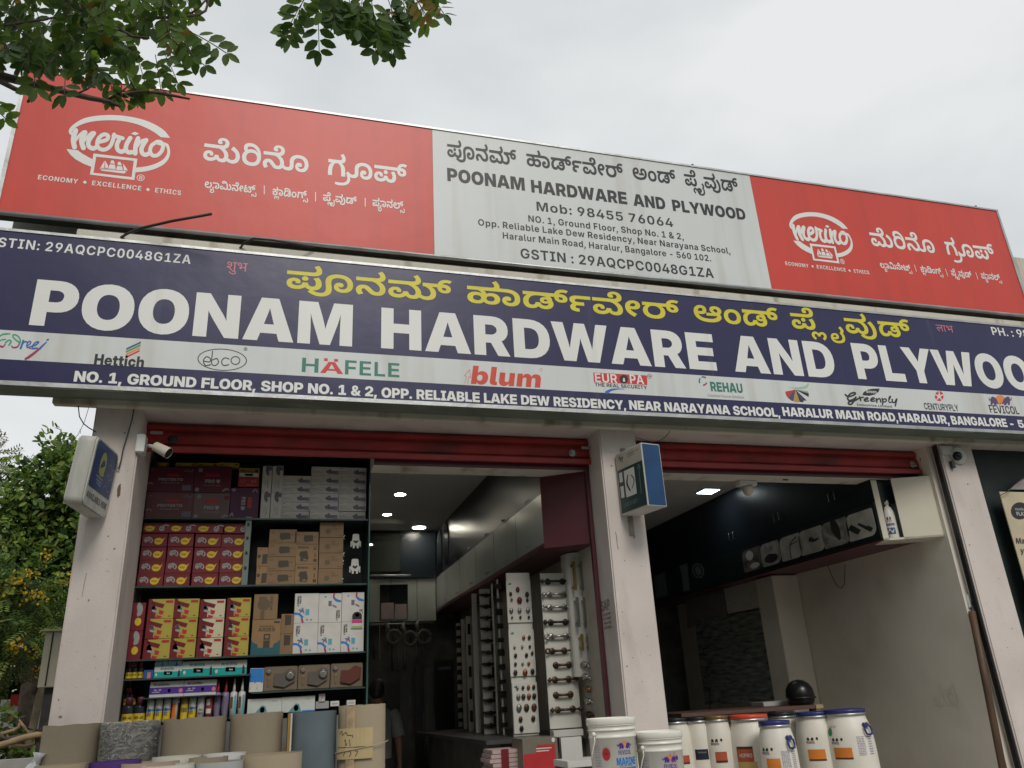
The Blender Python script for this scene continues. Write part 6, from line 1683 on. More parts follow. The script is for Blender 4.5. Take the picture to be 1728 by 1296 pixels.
def prints_on(parent, x0, z0, w, h, y, prints):
 for nm, m_, shapes in prints:
  b = MB()
  for k, sh in enumerate(shapes):
   fm = lambda u, v, l, k=k: (x0 + u * w, y - 0.0012 - 0.0003 * k - l, z0 + v * h)
   if sh[0] == 'r':
    flat_poly(b, [(sh[1], sh[2]), (sh[3], sh[2]), (sh[3], sh[4]), (sh[1], sh[4])], fm)
   elif sh[0] == 'e':
    flat_poly(b, ellipse(*sh[1:5], n=18), fm)
   elif sh[0] == 'p':
    flat_poly(b, sh[1], fm)
   elif sh[0] == 's':
    stroke(b, sh[1], fm, 4)
   elif sh[0] == 't':
    put_text(b, sh[1], sh[2], fm, sh[5], sh[6], sh[3], sh[4])
   elif sh[0] == 'd':            # text reading downwards
    asp = h / w
    put_text(b, sh[1], sh[2], lambda a, c, l, fm=fm, sh=sh: fm(sh[3] + c, sh[4] - a, l), sh[5], sh[6])
  face_out(b, FRONT).build(nm, m_, parent)


def carton(name, label, cat, TL, BR, depth, m_, prints=(), group=None, y=YG, part='box_body', z0=None, size=None):
 a, c = at_y(*TL, y), at_y(*BR, y)
 if size is None:
  x0, x1, zz0, zz1 = a.x, c.x, c.z, a.z
 else:
  x0, zz0 = a.x, c.z
  x1, zz1 = x0 + size[0], zz0 + size[1]
 if z0 is not None:
  zz1 += z0 - zz0
  zz0 = z0
 t_ = thing(name, label, cat, ((x0 + x1) / 2, y + depth / 2, zz0), group)
 MB().box(x0 + 0.001, x1 - 0.001, y, y + depth, zz0 + 0.0005, zz1 - 0.0008).build(part, m_, t_, bevel=0.0015, seg=1)
 prints_on(t_, x0, zz0, x1 - x0, zz1 - zz0, y, prints)
 return t_


def stack(name, lab, cat, TL, BR, rows, cols, depth, m_, prints, group, z0):
 """rows x cols equal cartons; lab(i, j) writes the label"""
 a, c = at_y(*TL, YG), at_y(*BR, YG)
 w, h = (c.x - a.x) / cols, (a.z - z0) / rows
 first = None
 for i in range(rows):
  for j in range(cols):
   dz, dx = (rows - 1 - i) * h, j * w
   if first is None:
    org = (dx, dz)
    t_ = thing(name, lab(i, j), cat, (a.x + dx + w / 2, YG + depth / 2, z0 + dz), group)
    MB().box(a.x + dx + 0.001, a.x + dx + w - 0.001, YG, YG + depth, z0 + dz + 0.0005, z0 + dz + h - 0.0012).build('box_body', m_, t_, bevel=0.0015, seg=1)
    prints_on(t_, a.x + dx, z0 + dz, w, h, YG, prints)
    first = t_
   else:
    dup(first, (dx - org[0] + random.uniform(-.002, .002), random.uniform(-.006, .010), dz - org[1]), lab(i, j))
 return first


def card(name, c, **k):
 return mat(name, c, 0.42, 0.05, 12, spec=0.4, **k)


MARO = card('maroon_carton', (0.115, 0.022, 0.042))
MARO2 = card('grey_maroon_carton', (0.16, 0.10, 0.105))
PURP = card('purple_carton', (0.085, 0.018, 0.065))
SILV = mat('silver_print', (0.33, 0.33, 0.33), 0.4)
REDP = mat('bright_red_print', (0.42, 0.03, 0.035), 0.4)
DREDP = mat('dark_red_print', (0.16, 0.015, 0.02), 0.4)
WPR = mat('white_print', (0.60, 0.60, 0.57), 0.45)
KPR = mat('black_print', (0.02, 0.02, 0.022), 0.45)
YPR = mat('yellow_print', (0.62, 0.44, 0.03), 0.42)
TPR = mat('teal_print', (0.01, 0.33, 0.30), 0.42)
VPR = mat('violet_print', (0.075, 0.03, 0.26), 0.42)
BPR = mat('blue_print', (0.03, 0.2, 0.55), 0.42)
CPR = mat('cyan_print', (0.10, 0.35, 0.45), 0.42)
GPR = mat('grey_print', (0.25, 0.25, 0.25), 0.45)
LPR = mat('lilac_print', (0.16, 0.14, 0.20), 0.45)
ORP = mat('orange_print', (0.66, 0.17, 0.03), 0.42)
KRAFT = card('brown_kraft_carton', (0.27, 0.165, 0.078))
KRAFT2 = card('dull_kraft_carton', (0.225, 0.14, 0.072))
KRDK = mat('brown_black_print', (0.055, 0.042, 0.03), 0.5)
KRMD = mat('brown_print', (0.12, 0.085, 0.045), 0.5)
WCART = card('white_carton', (0.58, 0.56, 0.52))
YCART = card('yellow_carton', (0.40, 0.33, 0.06))
PCART = card('pale_cream_carton', (0.56, 0.50, 0.34))
RCART = card('red_carton', (0.17, 0.017, 0.026))
plate = lambda u0, v0, u1, v1: ('r', u0, v0, u1, v1)

# shelf 1
MG = 'maroon lock cartons on the top shelf'
PT = [('lettering', SILV, [('t', 'H', 'PROTEKTO', 0.24, 0.44, 0.52, 0.11), ('t', 'B', 'HIGH SECURITY LOCK', 0.30, 0.34, 0.4, 0.04)]),
 ('plate', REDP, [plate(0.42, 0.62, 0.68, 0.72)]), ('picture', LPR, [plate(0.76, 0.08, 0.95, 0.28), ('s', [(0.78, .82, .03), (.84, .88, .04), (.9, .80, .03), (.96, .9, .04)])]), ('picture', GPR, [plate(0.05, 0.84, 0.12, 0.87), ('s', [(0.04, .3, .03), (.08, .36, .03), (.13, .3, .03)])])]
carton('lock_carton', 'large maroon lock carton lettered in silver, upper left of the top shelf', 'carton', (251, 786), (325.6, 829.8), 0.25, MARO, PT, MG, z0=at_y(290, 830.2, YG).z)
carton('lock_carton', 'large maroon lock carton lettered in silver, standing under its darker twin', 'carton', (248.4, 830.2), (324.7, 876), 0.25, card('worn_maroon_carton', (0.15, 0.05, 0.06)), PT, MG, z0=zA)
PR = [('lettering', SILV, [('t', 'H', 'PRO', 0.3, 0.36, 0.26, 0.14), ('p', [(.60, .5), (.7, .5), (.7, .42), (.65, .34), (.60, .42)]), ('t', 'B', 'CYLINDER LOCK', 0.26, 0.25, 0.46, 0.03)]), ('plate', REDP, [plate(0.3, 0.62, 0.68, 0.73)]),
 ('picture', GPR, [('e', .1, .1, .055, .075), ('s', [(.8, .06, .05), (.88, .14, .06), (.95, .1, .03)]), plate(.1, .78, .2, .92)]), ('picture', DREDP, [plate(0.82, 0.74, 0.95, 0.9)])]
carton('lock_carton', 'plum lock carton with a shield mark, right of the silver lettered twin', 'carton', (330, 786), (388.6, 830.5), 0.25, MARO, PR, MG, z0=at_y(358, 831, YG).z)
carton('lock_carton', 'grey plum lock carton with a shield mark, paler than the one above it', 'carton', (327.4, 831), (386.8, 876), 0.25, MARO2, PR, MG, z0=zA)
PRD = [('lettering', SILV, [('d', 'H', 'PRO', 0.40, 0.70, 0.26, 0.14), ('p', [(.40, .40), (.54, .40), (.54, .33), (.47, .27), (.40, .33)])]), ('plate', REDP, [plate(.62, .35, .76, .70)]), ('picture', GPR, [('e', .12, .92, .07, .05), ('s', [(.05, .1, .05), (.12, .18, .06), (.16, .1, .03)]), ('s', [(.78, .88, .05), (.86, .95, .04), (.93, .86, .04)])])]
carton('lock_carton', 'purple lock carton turned on its side with lettering running down', 'carton', (389, 822), (434.7, 876), 0.25, PURP, PRD, MG, z0=zA)
t2 = carton('lock_carton', 'small red lock carton with a pale top band, above the purple one', 'carton', (402.8, 797), (436.6, 821.5), 0.2, card('bright_red_carton', (0.36, 0.04, 0.045)),
   [('plate', WPR, [plate(.04, .70, .96, .98)]), ('plate', REDP, [plate(.3, .76, .7, .92)]), ('lettering', PINKINK, [('t', 'B', 'L7', .15, .3, .2, .2), ('t', 'B', '40', .6, .3, .25, .2), plate(.4, .1, .75, .15)])], MG, z0=at_y(420, 821.3, YG).z)
YL = ['narrow yellow carton lying over the far left maroon carton', 'narrow yellow carton lying on the upper maroon carton, first of three in line', 'narrow yellow carton lying on the upper plum carton, second of three in line', 'narrow yellow carton lying on top, third of three in line', 'narrow yellow carton lying on the small red lock carton']
for lab, tl, br in zip(YL, ((268, 772.5), (297, 773.5), (333.6, 775.5), (369, 777), (403.7, 787)), ((285, 779.5), (332.5, 781), (368.3, 783), (404, 785), (438.3, 796.8))):
 zt = {0: at_y(290, 786, YG).z, 1: at_y(320, 786, YG).z, 2: at_y(350, 786, YG).z, 3: at_y(380, 786, YG).z, 4: at_y(420, 797, YG).z}[YL.index(lab)]
 carton('yellow_carton', lab, 'carton', tl, br, 0.09, YCART, [('lettering', DREDP, [('t', 'B', 'LOCK', .08, .35, .2, .35), plate(.78, .3, .92, .7)])], 'narrow yellow cartons on top', y=YG + 0.03, z0=zt)
TB = [('lettering', GPR, [('t', 'B', 'Tower Bolt', .04, .42, .24, .12), ('t', 'B', 'premium range', .04, .26, .34, .07), plate(.04, .8, .14, .85)]), ('picture', LPR, [('s', [(.62, .5, .2), (.7, .3, .3), (.78, .42, .2)]), ('e', .66, .55, .05, .2)]), ('picture', mat('dusty_violet_print', (0.22, 0.19, 0.27), .45), [plate(.82, .12, .97, .55)])]
TBV = [('lettering', GPR, [('d', 'B', 'Tower Bolt', .55, .45, .28, .14), ('d', 'B', 'premium', .35, .45, .2, .08)]), ('picture', LPR, [('s', [(.6, .95, .2), (.45, .85, .3), (.6, .72, .2)]), plate(.55, .82, .95, .97)])]
WG = 'white bolt cartons on the top shelf'
for tl, br, r_, nm in (((478, 802), (522.3, 876), 5, 'left'), ((525.9, 787), (570.6, 876), 6, 'middle'), ((572.9, 788.3), (617.2, 876), 6, 'right')):
 stack('bolt_carton', lambda i, j, r_=r_, nm=nm: 'flat white bolt carton, %s of %s in the %s pile on the top shelf' % (ord_row(i, r_), {5: 'five', 6: 'six'}[r_], nm), 'carton', tl, br, r_, 1, 0.16, WCART, TB, WG, zA)
for tl, br, nm in (((444, 786), (454.4, 876), 'beside the purple carton'), ((460.6, 786), (473.9, 876), 'beside the flat white pile')):
 stack('bolt_carton', lambda i, j, nm=nm: 'upright narrow white bolt carton %s, %s one' % (nm, 'lower' if i else 'upper'), 'carton', tl, br, 2, 1, 0.16, WCART, TBV, WG, zA)

# shelf 2
HP = [('oval', YPR, [('e', .66, .42, .17, .26), ('p', [(.76, .5), (.90, .72), (.82, .36)])]), ('lettering', DREDP, [('t', 'B', 'hinge', .54, .36, .22, .16)]), ('picture', SILV, [('e', .17, .52, .08, .2), ('e', .27, .6, .07, .17), ('s', [(.33, .7, .04), (.41, .52, .05), (.39, .28, .03)]), ('s', [(.30, .42, .03), (.36, .34, .04), (.44, .42, .03)])]), ('picture', KPR, [('s', [(.12, .55, .03), (.18, .62, .03), (.25, .52, .03)]), ('e', .28, .62, .025, .06), ('s', [(.16, .4, .02), (.22, .42, .02)])]), ('top_band', DREDP, [plate(.01, .80, .99, .99)])]
HP1 = [('oval', YPR, [('e', .24, .42, .18, .28), ('p', [(.34, .5), (.45, .66), (.4, .36)])]), ('lettering', DREDP, [('t', 'B', 'hinge', .12, .36, .22, .16)]), ('picture', SILV, [('e', .70, .42, .10, .27), ('s', [(.74, .66, .06), (.84, .78, .1), (.94, .7, .08)])]), ('picture', KPR, [('s', [(.64, .46, .04), (.70, .36, .04), (.77, .46, .03)]), ('e', .70, .58, .03, .06)]), ('top_band', DREDP, [plate(.01, .82, .99, .99)])]
HG = 'small red hinge cartons on the second shelf'
zrow = at_y(330, 899.5, YG).z
cols_px = [((243, 880), (274, 987.4)), ((287.4, 880), (319.4, 987.4)), ((332.7, 881), (367, 988)), ((377, 881.8), (412.5, 987.4))]
for j, (tl, br) in enumerate(cols_px):
 a, c = at_y(*tl, YG), at_y(*br, YG)
 hh = (a.z - zB_)
 tl2 = (tl[0] - 2.4, tl[1] + (br[1] - tl[1]) * 0.19)
 stack('hinge_carton', lambda i, j_, j=j: 'small red hinge carton, %s row below the odd top ones, %s column' % (ord_row(i, 4), ord_col(j, 4)), 'carton', tl2, br, 4, 1, 0.2, RCART, HP, HG, zB_)
 carton('hinge_carton', 'small red hinge carton with the yellow oval at its left end, %s column, top row' % ord_col(j, 4), 'carton', tl, (br[0] + 12, tl[1] + 17), 0.2, RCART, HP1, HG, z0=zB_ + hh * 0.825, size=None)
KG = 'brown kraft cartons in the showcase'
LK = [('picture', KRDK, [('p', [(.40, .72), (.74, .74), (.78, .3), (.44, .22), (.38, .4)]), ('s', [(.76, .6, .05), (.88, .6, .03)])]), ('lettering', KRMD, [plate(.06, .74, .2, .8), plate(.06, .14, .28, .18)])]
stack('kraft_carton', lambda i, j: 'wide brown carton with a dark lock picture, %s of a pile of four' % ord_row(i, 4), 'carton', (455, 893), (497, 985.5), 4, 1, 0.2, KRAFT2, LK, KG, zB_)
LKV = [('picture', KRDK, [('p', [(.45, .62), (.85, .64), (.82, .14), (.42, .1)]), ('e', .18, .52, .12, .1)]), ('lettering', KRMD, [plate(.2, .86, .3, .94)])]
stack('kraft_carton', lambda i, j: 'narrow brown carton beside the green strip, %s of two' % ('lower' if i else 'upper'), 'carton', (434.5, 923.5), (452, 986.5), 2, 1, 0.2, KRAFT, LKV, KG, zB_)
zk = zB_ + (at_y(517, 918, YG).z - at_y(517, 985, YG).z)
carton('kraft_carton', 'brown carton with a dark lock picture lying on two lettered cartons', 'carton', (498, 894.5), (537.5, 917), 0.2, KRAFT2, LK, KG, z0=zk)
AL = [('lettering', KRDK, [('t', 'H', 'Altrix', .08, .78, .5, .12), ('t', 'B', 'pro', .78, .86, .14, .05), plate(.80, .72, .9, .8), ('s', [(.85, .52, .04), (.85, .36, .05)]), plate(.79, .12, .93, .26)]), ('picture', KRDK, [('p', [(.2, .62), (.5, .66), (.58, .3), (.5, .14), (.2, .16), (.24, .4)]), ('e', .28, .48, .12, .14)]), ('picture', KRAFT, [('e', .29, .48, .055, .07), plate(.34, .18, .48, .26)])]
stack('kraft_carton', lambda i, j: 'squarish brown carton lettered in black with a lock picture, %s one' % ('lower' if i else 'upper'), 'carton', (499.6, 918), (535.3, 985), 2, 1, 0.2, KRAFT, AL, KG, zB_)
TC = [('lettering', KRMD, [('t', 'B', 'TRI', .5, .66, .16, .13), ('t', 'B', 'CRAFT', .5, .48, .34, .13), plate(.8, .1, .95, .14)]), ('picture', KRMD, [('e', .35, .4, .11, .16)])]
stack('kraft_carton', lambda i, j: 'plain brown carton faintly lettered, %s of the tallest brown pile' % ord_row(i, 4), 'carton', (540, 881), (577.7, 984.5), 4, 1, 0.2, KRAFT2, TC, KG, zB_)
for (tl, br), nm in ((((592, 901), (609, 925)), 'upper'), (((590, 943), (608, 968)), 'lower')):
 a, c = at_y(*tl, YG + .05), at_y(*br, YG + .05)
 t2 = thing('cabinet_lock', 'small white plastic lock with a dark curved slot, %s of two hung in the showcase' % nm, 'lock', ((a.x + c.x) / 2, YG + .06, c.z), 'white plastic locks')
 w, h = c.x - a.x, a.z - c.z
 q = MB()
 q.prism([(a.x + w * u, YG + .05, c.z + h * v) for u, v in ((.18, .18), (.82, .18), (.88, .35), (.8, .95), (.7, 1), (.3, 1), (.2, .95), (.12, .35))], (0, .03, 0))
 q.box(a.x + w * .22, a.x + w * .4, YG + .045, YG + .07, c.z, c.z + h * .2)
 q.box(a.x + w * .6, a.x + w * .78, YG + .045, YG + .07, c.z, c.z + h * .2)
 q.box(a.x, a.x + w * .12, YG + .055, YG + .07, c.z + h * .1, c.z + h * .5)
 q.box(a.x + w * .88, a.x + w, YG + .055, YG + .07, c.z + h * .1, c.z + h * .5)
 q.build('body', WPR, t2)
 prints_on(t2, a.x, c.z, w, h, YG + .049, [('slot', KPR, [('s', [(.32, .5, .1), (.5, .42, .16), (.68, .5, .1)])])])
 for k in (0, 1):
  q = MB()
  q.tube([(a.x - .05, YG + .06, c.z + h * (.9 - k * 1.2)), (a.x - .065, YG + .05, c.z + h * (.75 - k * 1.2)), (a.x - .05, YG + .06, c.z + h * (.65 - k * 1.2))], .006, 6)
  q.build('keeper', WPR, t2)

# shelf 3
YP = [('dark_side', DREDP, [('p', [(0, 0), (0, 1), (.12, .98), (.32, .5), (.3, .1), (.36, 0)])]), ('picture', DREDP, [('p', [(.12, .9), (.62, .72), (.56, .52), (.2, .66)])]), ('picture', REDP, [('p', [(.42, .45), (.62, .38), (.58, .2), (.44, .22)]), ('p', [(.34, .18), (.56, .12), (.5, 0), (.34, 0)]), plate(.66, .8, .94, .92)]),
 ('picture', SILV, [('e', .22, .54, .11, .17), ('s', [(.2, .4, .1), (.3, .36, .1), (.4, .32, .06)])]), ('picture', KPR, [('e', .2, .56, .06, .09), plate(.8, .1, .88, .14)])]
YGp = 'lock cartons with red cylinders on the third shelf'
for j, (tl, br) in enumerate((((251.8, 1011), (285.7, 1108)), ((295, 1010.5), (328.5, 1106.5)), ((339, 1011.5), (373.5, 1106)), ((384, 1009), (417.8, 1104.4)))):
 stack('cylinder_carton', lambda i, j_, j=j: '%s carton picturing red lock cylinders, %s row, %s column' % ('pale cream' if j == 2 else 'yellow', ord_row(i, 3), ord_col(j, 4)), 'carton', tl, br, 3, 1, 0.2, PCART if j == 2 else YCART, YP, YGp, zC)
RV = [('oval', YPR, [('e', .55, .32, .24, .14)]), ('picture', SILV, [('s', [(.5, .85, .3), (.62, .72, .4), (.5, .6, .2)])])]
stack('hinge_carton', lambda i, j: 'upright red carton at the far left of the third shelf, %s one' % ('lower' if i else 'upper'), 'carton', (224, 1017), (236.5, 1108), 2, 1, 0.2, RCART, RV, 'upright red cartons', zC)
zt = at_y(450, 1043, YG).z - at_y(450, 1102, YG).z + zC
carton('kraft_carton', 'brown carton with a round knob picture and lettering running down', 'carton', (429.5, 1000), (467.7, 1043), 0.2, KRAFT2, [('picture', KRMD, [('e', .42, .6, .26, .24), plate(.2, .76, .52, .9), plate(.3, .02, .46, .35)]), ('lettering', KRDK, [('d', 'B', 'CENTUR', .68, .92, .55, .1)])], KG, z0=zt)
carton('kraft_carton', 'large brown and teal carton lettered in black with a square lock picture', 'carton', (426.3, 1042.7), (471.7, 1102), 0.2, KRAFT, [('teal_foot', mat('deep_teal_print', (0.02, 0.10, 0.12), .45), [('p', [(0, 0), (1, 0), (1, .42), (.9, .34), (.78, .3), (.75, .2), (.25, .2), (.22, .3), (.1, .34), (0, .42)])]), ('lettering', KRDK, [('t', 'B', 'ARIES', .22, .65, .58, .10), ('t', 'B', 'MORTICE', .25, .78, .5, .03), plate(.75, .88, .95, .93)]), ('picture', KRDK, [plate(.42, .42, .64, .58), plate(.42, .2, .64, .4)]), ('picture', KRAFT, [plate(.46, .25, .6, .36), plate(.47, .46, .59, .54)])], KG, z0=zC)
stack('kraft_carton', lambda i, j: 'narrow brown carton with a dark lock picture beside the white cartons, %s one' % ('lower' if i else 'upper'), 'carton', (475, 1036), (494.3, 1102), 2, 1, 0.2, KRAFT2, [('picture', KRDK, [('p', [(.28, .95), (.76, .92), (.74, .45), (.3, .42)])])], KG, zC)
UT = [('lettering', KPR, [('d', 'H', 'ULTRA', .20, .92, .28, .07), ('d', 'H', 'TRIBOLT', .11, .92, .36, .07)]), ('picture', CPR, [plate(.46, .26, .62, .46), plate(.5, .08, .58, .14), plate(.66, .08, .74, .13)]), ('picture', BPR, [('s', [(.04, .32, .08), (.2, .3, .07), (.34, .2, .09)]), ('s', [(.3, .5, .03), (.36, .42, .05)])]), ('picture', LPR, [('s', [(.2, .44, .05), (.34, .4, .05), (.4, .34, .04)]), ('s', [(.24, .34, .04), (.36, .48, .04)])]), ('picture', MAGENTAINK, [('s', [(.32, .14, .07), (.36, .04, .08)])])]
UT2 = [('lettering', KPR, [('d', 'H', 'ULTRA', .86, .42, .28, .07), ('d', 'H', 'TRIBOLT', .77, .42, .36, .07)]), ('picture', BPR, [('s', [(.66, .84, .08), (.76, .76, .09), (.94, .72, .07)]), plate(.24, .86, .32, .9)]), ('picture', LPR, [plate(.42, .56, .56, .74), ('s', [(.62, .58, .05), (.76, .52, .05)])]), ('picture', MAGENTAINK, [('s', [(.66, .98, .07), (.64, .88, .08)])])]
WTG = 'white lock cartons with blue pictures'
for tl, br, up, nm in (((498, 1001.5), (535, 1101), UT, 'first'), ((538.6, 1001.5), (574.5, 1098.5), UT2, 'middle'), ((577.3, 999.8), (613.5, 1097), UT2, 'last')):
 a, c = at_y(*tl, YG), at_y(*br, YG)
 h = (a.z - zC) / 2
 for i in (0, 1):
  carton('bolt_lock_carton', 'white lock carton with black lettering running down, %s of its column, %s column' % ('lower' if i else 'upper', nm), 'carton', tl, br, 0.2, WCART, UT if i else up, WTG, size=(c.x - a.x, h), z0=zC + (0 if i else h))
a, c = at_y(593, 1031, YG - .01), at_y(612, 1060, YG - .01)
t2 = thing('sticker', 'arched black pink and green sticker across the right white cartons', 'sticker', ((a.x + c.x) / 2, YG - .01, c.z))
q = MB()
w, h = c.x - a.x, a.z - c.z
q.prism([(a.x + w * u, YG - .010, c.z + h * v) for u, v in [(0, 0), (1, 0), (1, .7)] + [(.5 + .5 * math.cos(R(k)), .7 + .3 * math.sin(R(k))) for k in range(15, 180, 15)] + [(0, .7)]], (0, .003, 0))
q.build('backing', WPR, t2)
prints_on(t2, a.x, c.z, w, h, YG - .0105, [('arch', KPR, [('p', [(.08, .52), (.92, .52), (.92, .7)] + [(.5 + .42 * math.cos(R(k)), .7 + .25 * math.sin(R(k))) for k in range(15, 180, 15)] + [(.08, .7)])]), ('pink_band', mat('pink_print', (.55, .05, .2), .45), [plate(.05, .3, .95, .5)]), ('green_band', mat('lime_print', (.3, .45, .12), .45), [plate(.05, .03, .95, .14)]), ('mark', YPR, [('e', .5, .76, .18, .11)])])

# shelf 4
CANB = mat('can_dark', (0.02, 0.022, 0.03), 0.3)


def spray_can(x, y, z, r_, h, label, cap, tilt=0.0, group='spray cans'):
 t_ = thing('spray_can', label, 'can', (x, y, z), group)
 mt = Matrix.Rotation(tilt, 4, 'Y')
 c_ = Vector((x, y, z))
 MB().lathe([(r_ * .96, 0), (r_, .006), (r_, h * .62), (r_ * .96, h * .66), (r_ * .6, h * .72)], c_, 20, mt).build('can_body', CANB, t_)
 MB().lathe([(r_ * .62, h * .70), (r_ * .62, h * .98), (r_ * .55, h)], c_, 16, mt).build('cap', cap, t_)
 q_ = MB()
 for z0_, z1_ in ((h * .06, h * .40),):
  q_.lathe([(r_ * 1.01, z0_), (r_ * 1.01, z1_)], c_, 20, mt, cap=False)
 q_.build('yellow_band', YPR, t_)
 q_ = MB()
 put_text(q_, 'H', 'WD-40', lambda u, v, l: c_ + mt @ Vector(((r_ * 1.03 + l) * math.sin(u / r_), -(r_ * 1.03 + l) * math.cos(u / r_), v)), r_ * 1.6, h * .10, -r_ * .8, h * .2)
 q_.build('lettering', KPR, t_)
 return t_


capr = mat('red_cap_plastic', (0.28, 0.03, 0.03), 0.4)
for k, px in enumerate((217, 226.3, 236.5)):
 p = at_y(px, 1142, YG + .04)
 spray_can(p.x, p.y, zD1, 0.021, 0.125, 'small spray can with a red cap on the fourth shelf, %s of three' % ord_col(k, 3), capr)
carton('tool_pack', 'small blue pack beside the three little spray cans', 'pack', (243, 1128), (258, 1142), 0.08, card('blue_pack', (0.02, 0.10, 0.3)), [('tag', PINKINK, [plate(.4, .0, .75, .7)])], z0=zD1)
AR = [('teal_band', TPR, [plate(0, 0, 1, .5)]), ('lettering', mat('dark_teal_print', (0.02, 0.16, 0.2), .45), [('t', 'B', 'Araldite', .22, .66, .48, .2)]), ('plate', KPR, [('p', [(.36, .24), (.66, .22), (.65, .52), (.36, .54)]), ('p', [(.86, .06), (.95, .06), (.93, .5), (.9, .66), (.87, .5)])]), ('plate_lettering', WPR, [('t', 'H', 'Klear', .41, .32, .2, .12), ('e', .09, .28, .04, .12)])]
AG = 'teal and white glue cartons'
a1 = carton('glue_carton', 'teal and white glue carton under two tiny pale boxes, nearest the cans', 'carton', (261, 1122.5), (306, 1141), 0.14, card('white_teal_carton', (.5, .52, .5)), AR, AG, z0=zD1)
carton('glue_carton', 'larger teal and white glue carton in the middle of three', 'carton', (308, 1116.5), (360.4, 1140.6), 0.14, card('white_teal_carton', (0, 0, 0)), AR, AG, z0=zD1)
carton('glue_carton', 'larger teal and white glue carton nearest the green upright', 'carton', (361.6, 1115), (415.6, 1138), 0.14, card('white_teal_carton', (0, 0, 0)), AR, AG, z0=zD1)
za_ = zD1 + at_y(284, 1122.5, YG).z - at_y(284, 1141, YG).z
for k, (tl, br) in enumerate((((262, 1113), (283, 1122.5)), ((284.5, 1112.5), (307, 1122)))):
 carton('small_glue_box', 'tiny pale blue glue box on the teal carton, %s of two' % ('second' if k else 'first'), 'carton', tl, br, 0.1, card('pale_blue_carton', (.36, .47, .46)), [('band', CPR, [plate(.05, .1, .95, .45)]), ('mark', BPR, [plate(.55, .1, .65, .8)])], 'tiny glue boxes', z0=za_)
BW = [('blue_half', BPR, [plate(.04, .42, .96, .98), ('e', .8, .42, .12, .05)]), ('lettering', GPR, [('d', 'B', 'bit', .1, .2, .1, .12)])]
for k, (tl, br) in enumerate((((422.4, 1125), (432, 1165)), ((433.6, 1125), (443.5, 1164.5)))):
 carton('tall_carton', 'narrow blue and white carton beside the blister packs, %s of two' % ('second' if k else 'first'), 'carton', tl, br, 0.06, WCART, BW, 'narrow blue and white cartons', z0=zD2)
BLI = mat('smoky_clear_plastic', (0.13, 0.115, 0.10), 0.16, 0.1, spec=0.6)
BRS = mat('brass', (0.45, 0.33, 0.15), 0.3, metal=0.8)
CHR = mat('dull_chrome', (0.45, 0.44, 0.42), 0.25, metal=0.8)
for k, (tl, br) in enumerate((((446, 1124), (501, 1163)), ((504, 1121), (556, 1160)), ((558.7, 1118.6), (612, 1157.7)))):
 a, c = at_y(*tl, YG), at_y(*br, YG)
 w, h = c.x - a.x, a.z - c.z
 t2 = thing('blister_pack', ('clear blister pack of a padlock and keys, nearest the blue cartons', 'clear blister pack of a padlock and keys, middle of the three', 'clear blister pack holding a red brown lock, at the glass side')[k], 'pack', (a.x + w / 2, YG + .02, zD2), 'blister packs')
 z0 = zD2
 MB().box(a.x, c.x, YG + .012, YG + .03, z0, z0 + h).build('card', mat('brown_card', (0.17, 0.125, 0.085), .5), t2, bevel=.006)
 q = MB()
 q.prism([(a.x + w * u, YG - .005, z0 + h * v) for u, v in ((.30, .2), (.62, .12), (.92, .35), (.95, .8), (.75, .9), (.55, .7), (.32, .72))], (0, .02, 0))
 q.build('bubble', BLI if k < 2 else mat('red_brown_plastic', (0.13, 0.05, 0.04), 0.2), t2, bevel=.004)
 q = MB()
 q.lathe([(.020, 0), (.020, .012), (.012, .02)], (a.x + w * .14, YG + .012, z0 + h * .8), 16, Matrix.Rotation(R(90), 4, 'X'))
 q.build('lock_face', CHR, t2)
 q = MB()
 q.prism([(a.x + w * u, YG + .006, z0 + h * v) for u, v in ((.1, .58), (.2, .6), (.21, .5), (.17, .46), (.17, .2), (.13, .2), (.13, .46), (.1, .5))], (0, .005, 0))
 q.build('key', BRS, t2)
 if k < 2:
  q = MB()
  q.lathe([(.03, 0), (.035, .01), (.02, .025)], (a.x + w * .78, YG - .004, z0 + h * .6), 18, Matrix.Rotation(R(90), 4, 'X'))
  q.build('knob', CHR, t2)

# shelf 5
for k, (px, tl) in enumerate(((213.5, 0.0), (225.5, 0.28))):
 p = at_y(px, 1184, YG + .12)
 spray_can(p.x, p.y, 1.57 + .13, 0.021, 0.13, 'small red capped can standing behind the large cans, %s' % ('leaning one' if k else 'upright one'), capr, -tl)
for k, px in enumerate((215, 234.5)):
 p = at_y(px, 1213, YG + .05)
 spray_can(p.x, p.y, 1.57, 0.041, 0.19, 'large dark can with a yellow band, %s of two beside the pillar' % ('second' if k else 'first'), mat('dark_red_cap', (0.1, 0.02, 0.03), .4))
PU = [('violet_band', VPR, [plate(0, .2, 1, .62)]), ('lettering', mat('dark_ink', (0.04, 0.045, 0.06), .45), [('t', 'B', 'Araldite', .1, .72, .46, .16)]), ('lettering', WPR, [('t', 'B', 'Clear 20', .08, .42, .26, .1), plate(.08, .32, .3, .35)]), ('mark', PINKINK, [plate(.54, .3, .62, .5), ('e', .92, .38, .06, .14)])]
for k, (tl, br) in enumerate((((254, 1150), (308.5, 1174.5)), ((311, 1149.4), (364, 1173.5)))):
 carton('glue_carton', 'violet and white glue carton above the sealant tubes, %s of two' % ('second' if k else 'first'), 'carton', tl, br, 0.13, card('white_violet_carton', (.55, .55, .54)), PU, 'violet and white glue cartons', z0=zP)
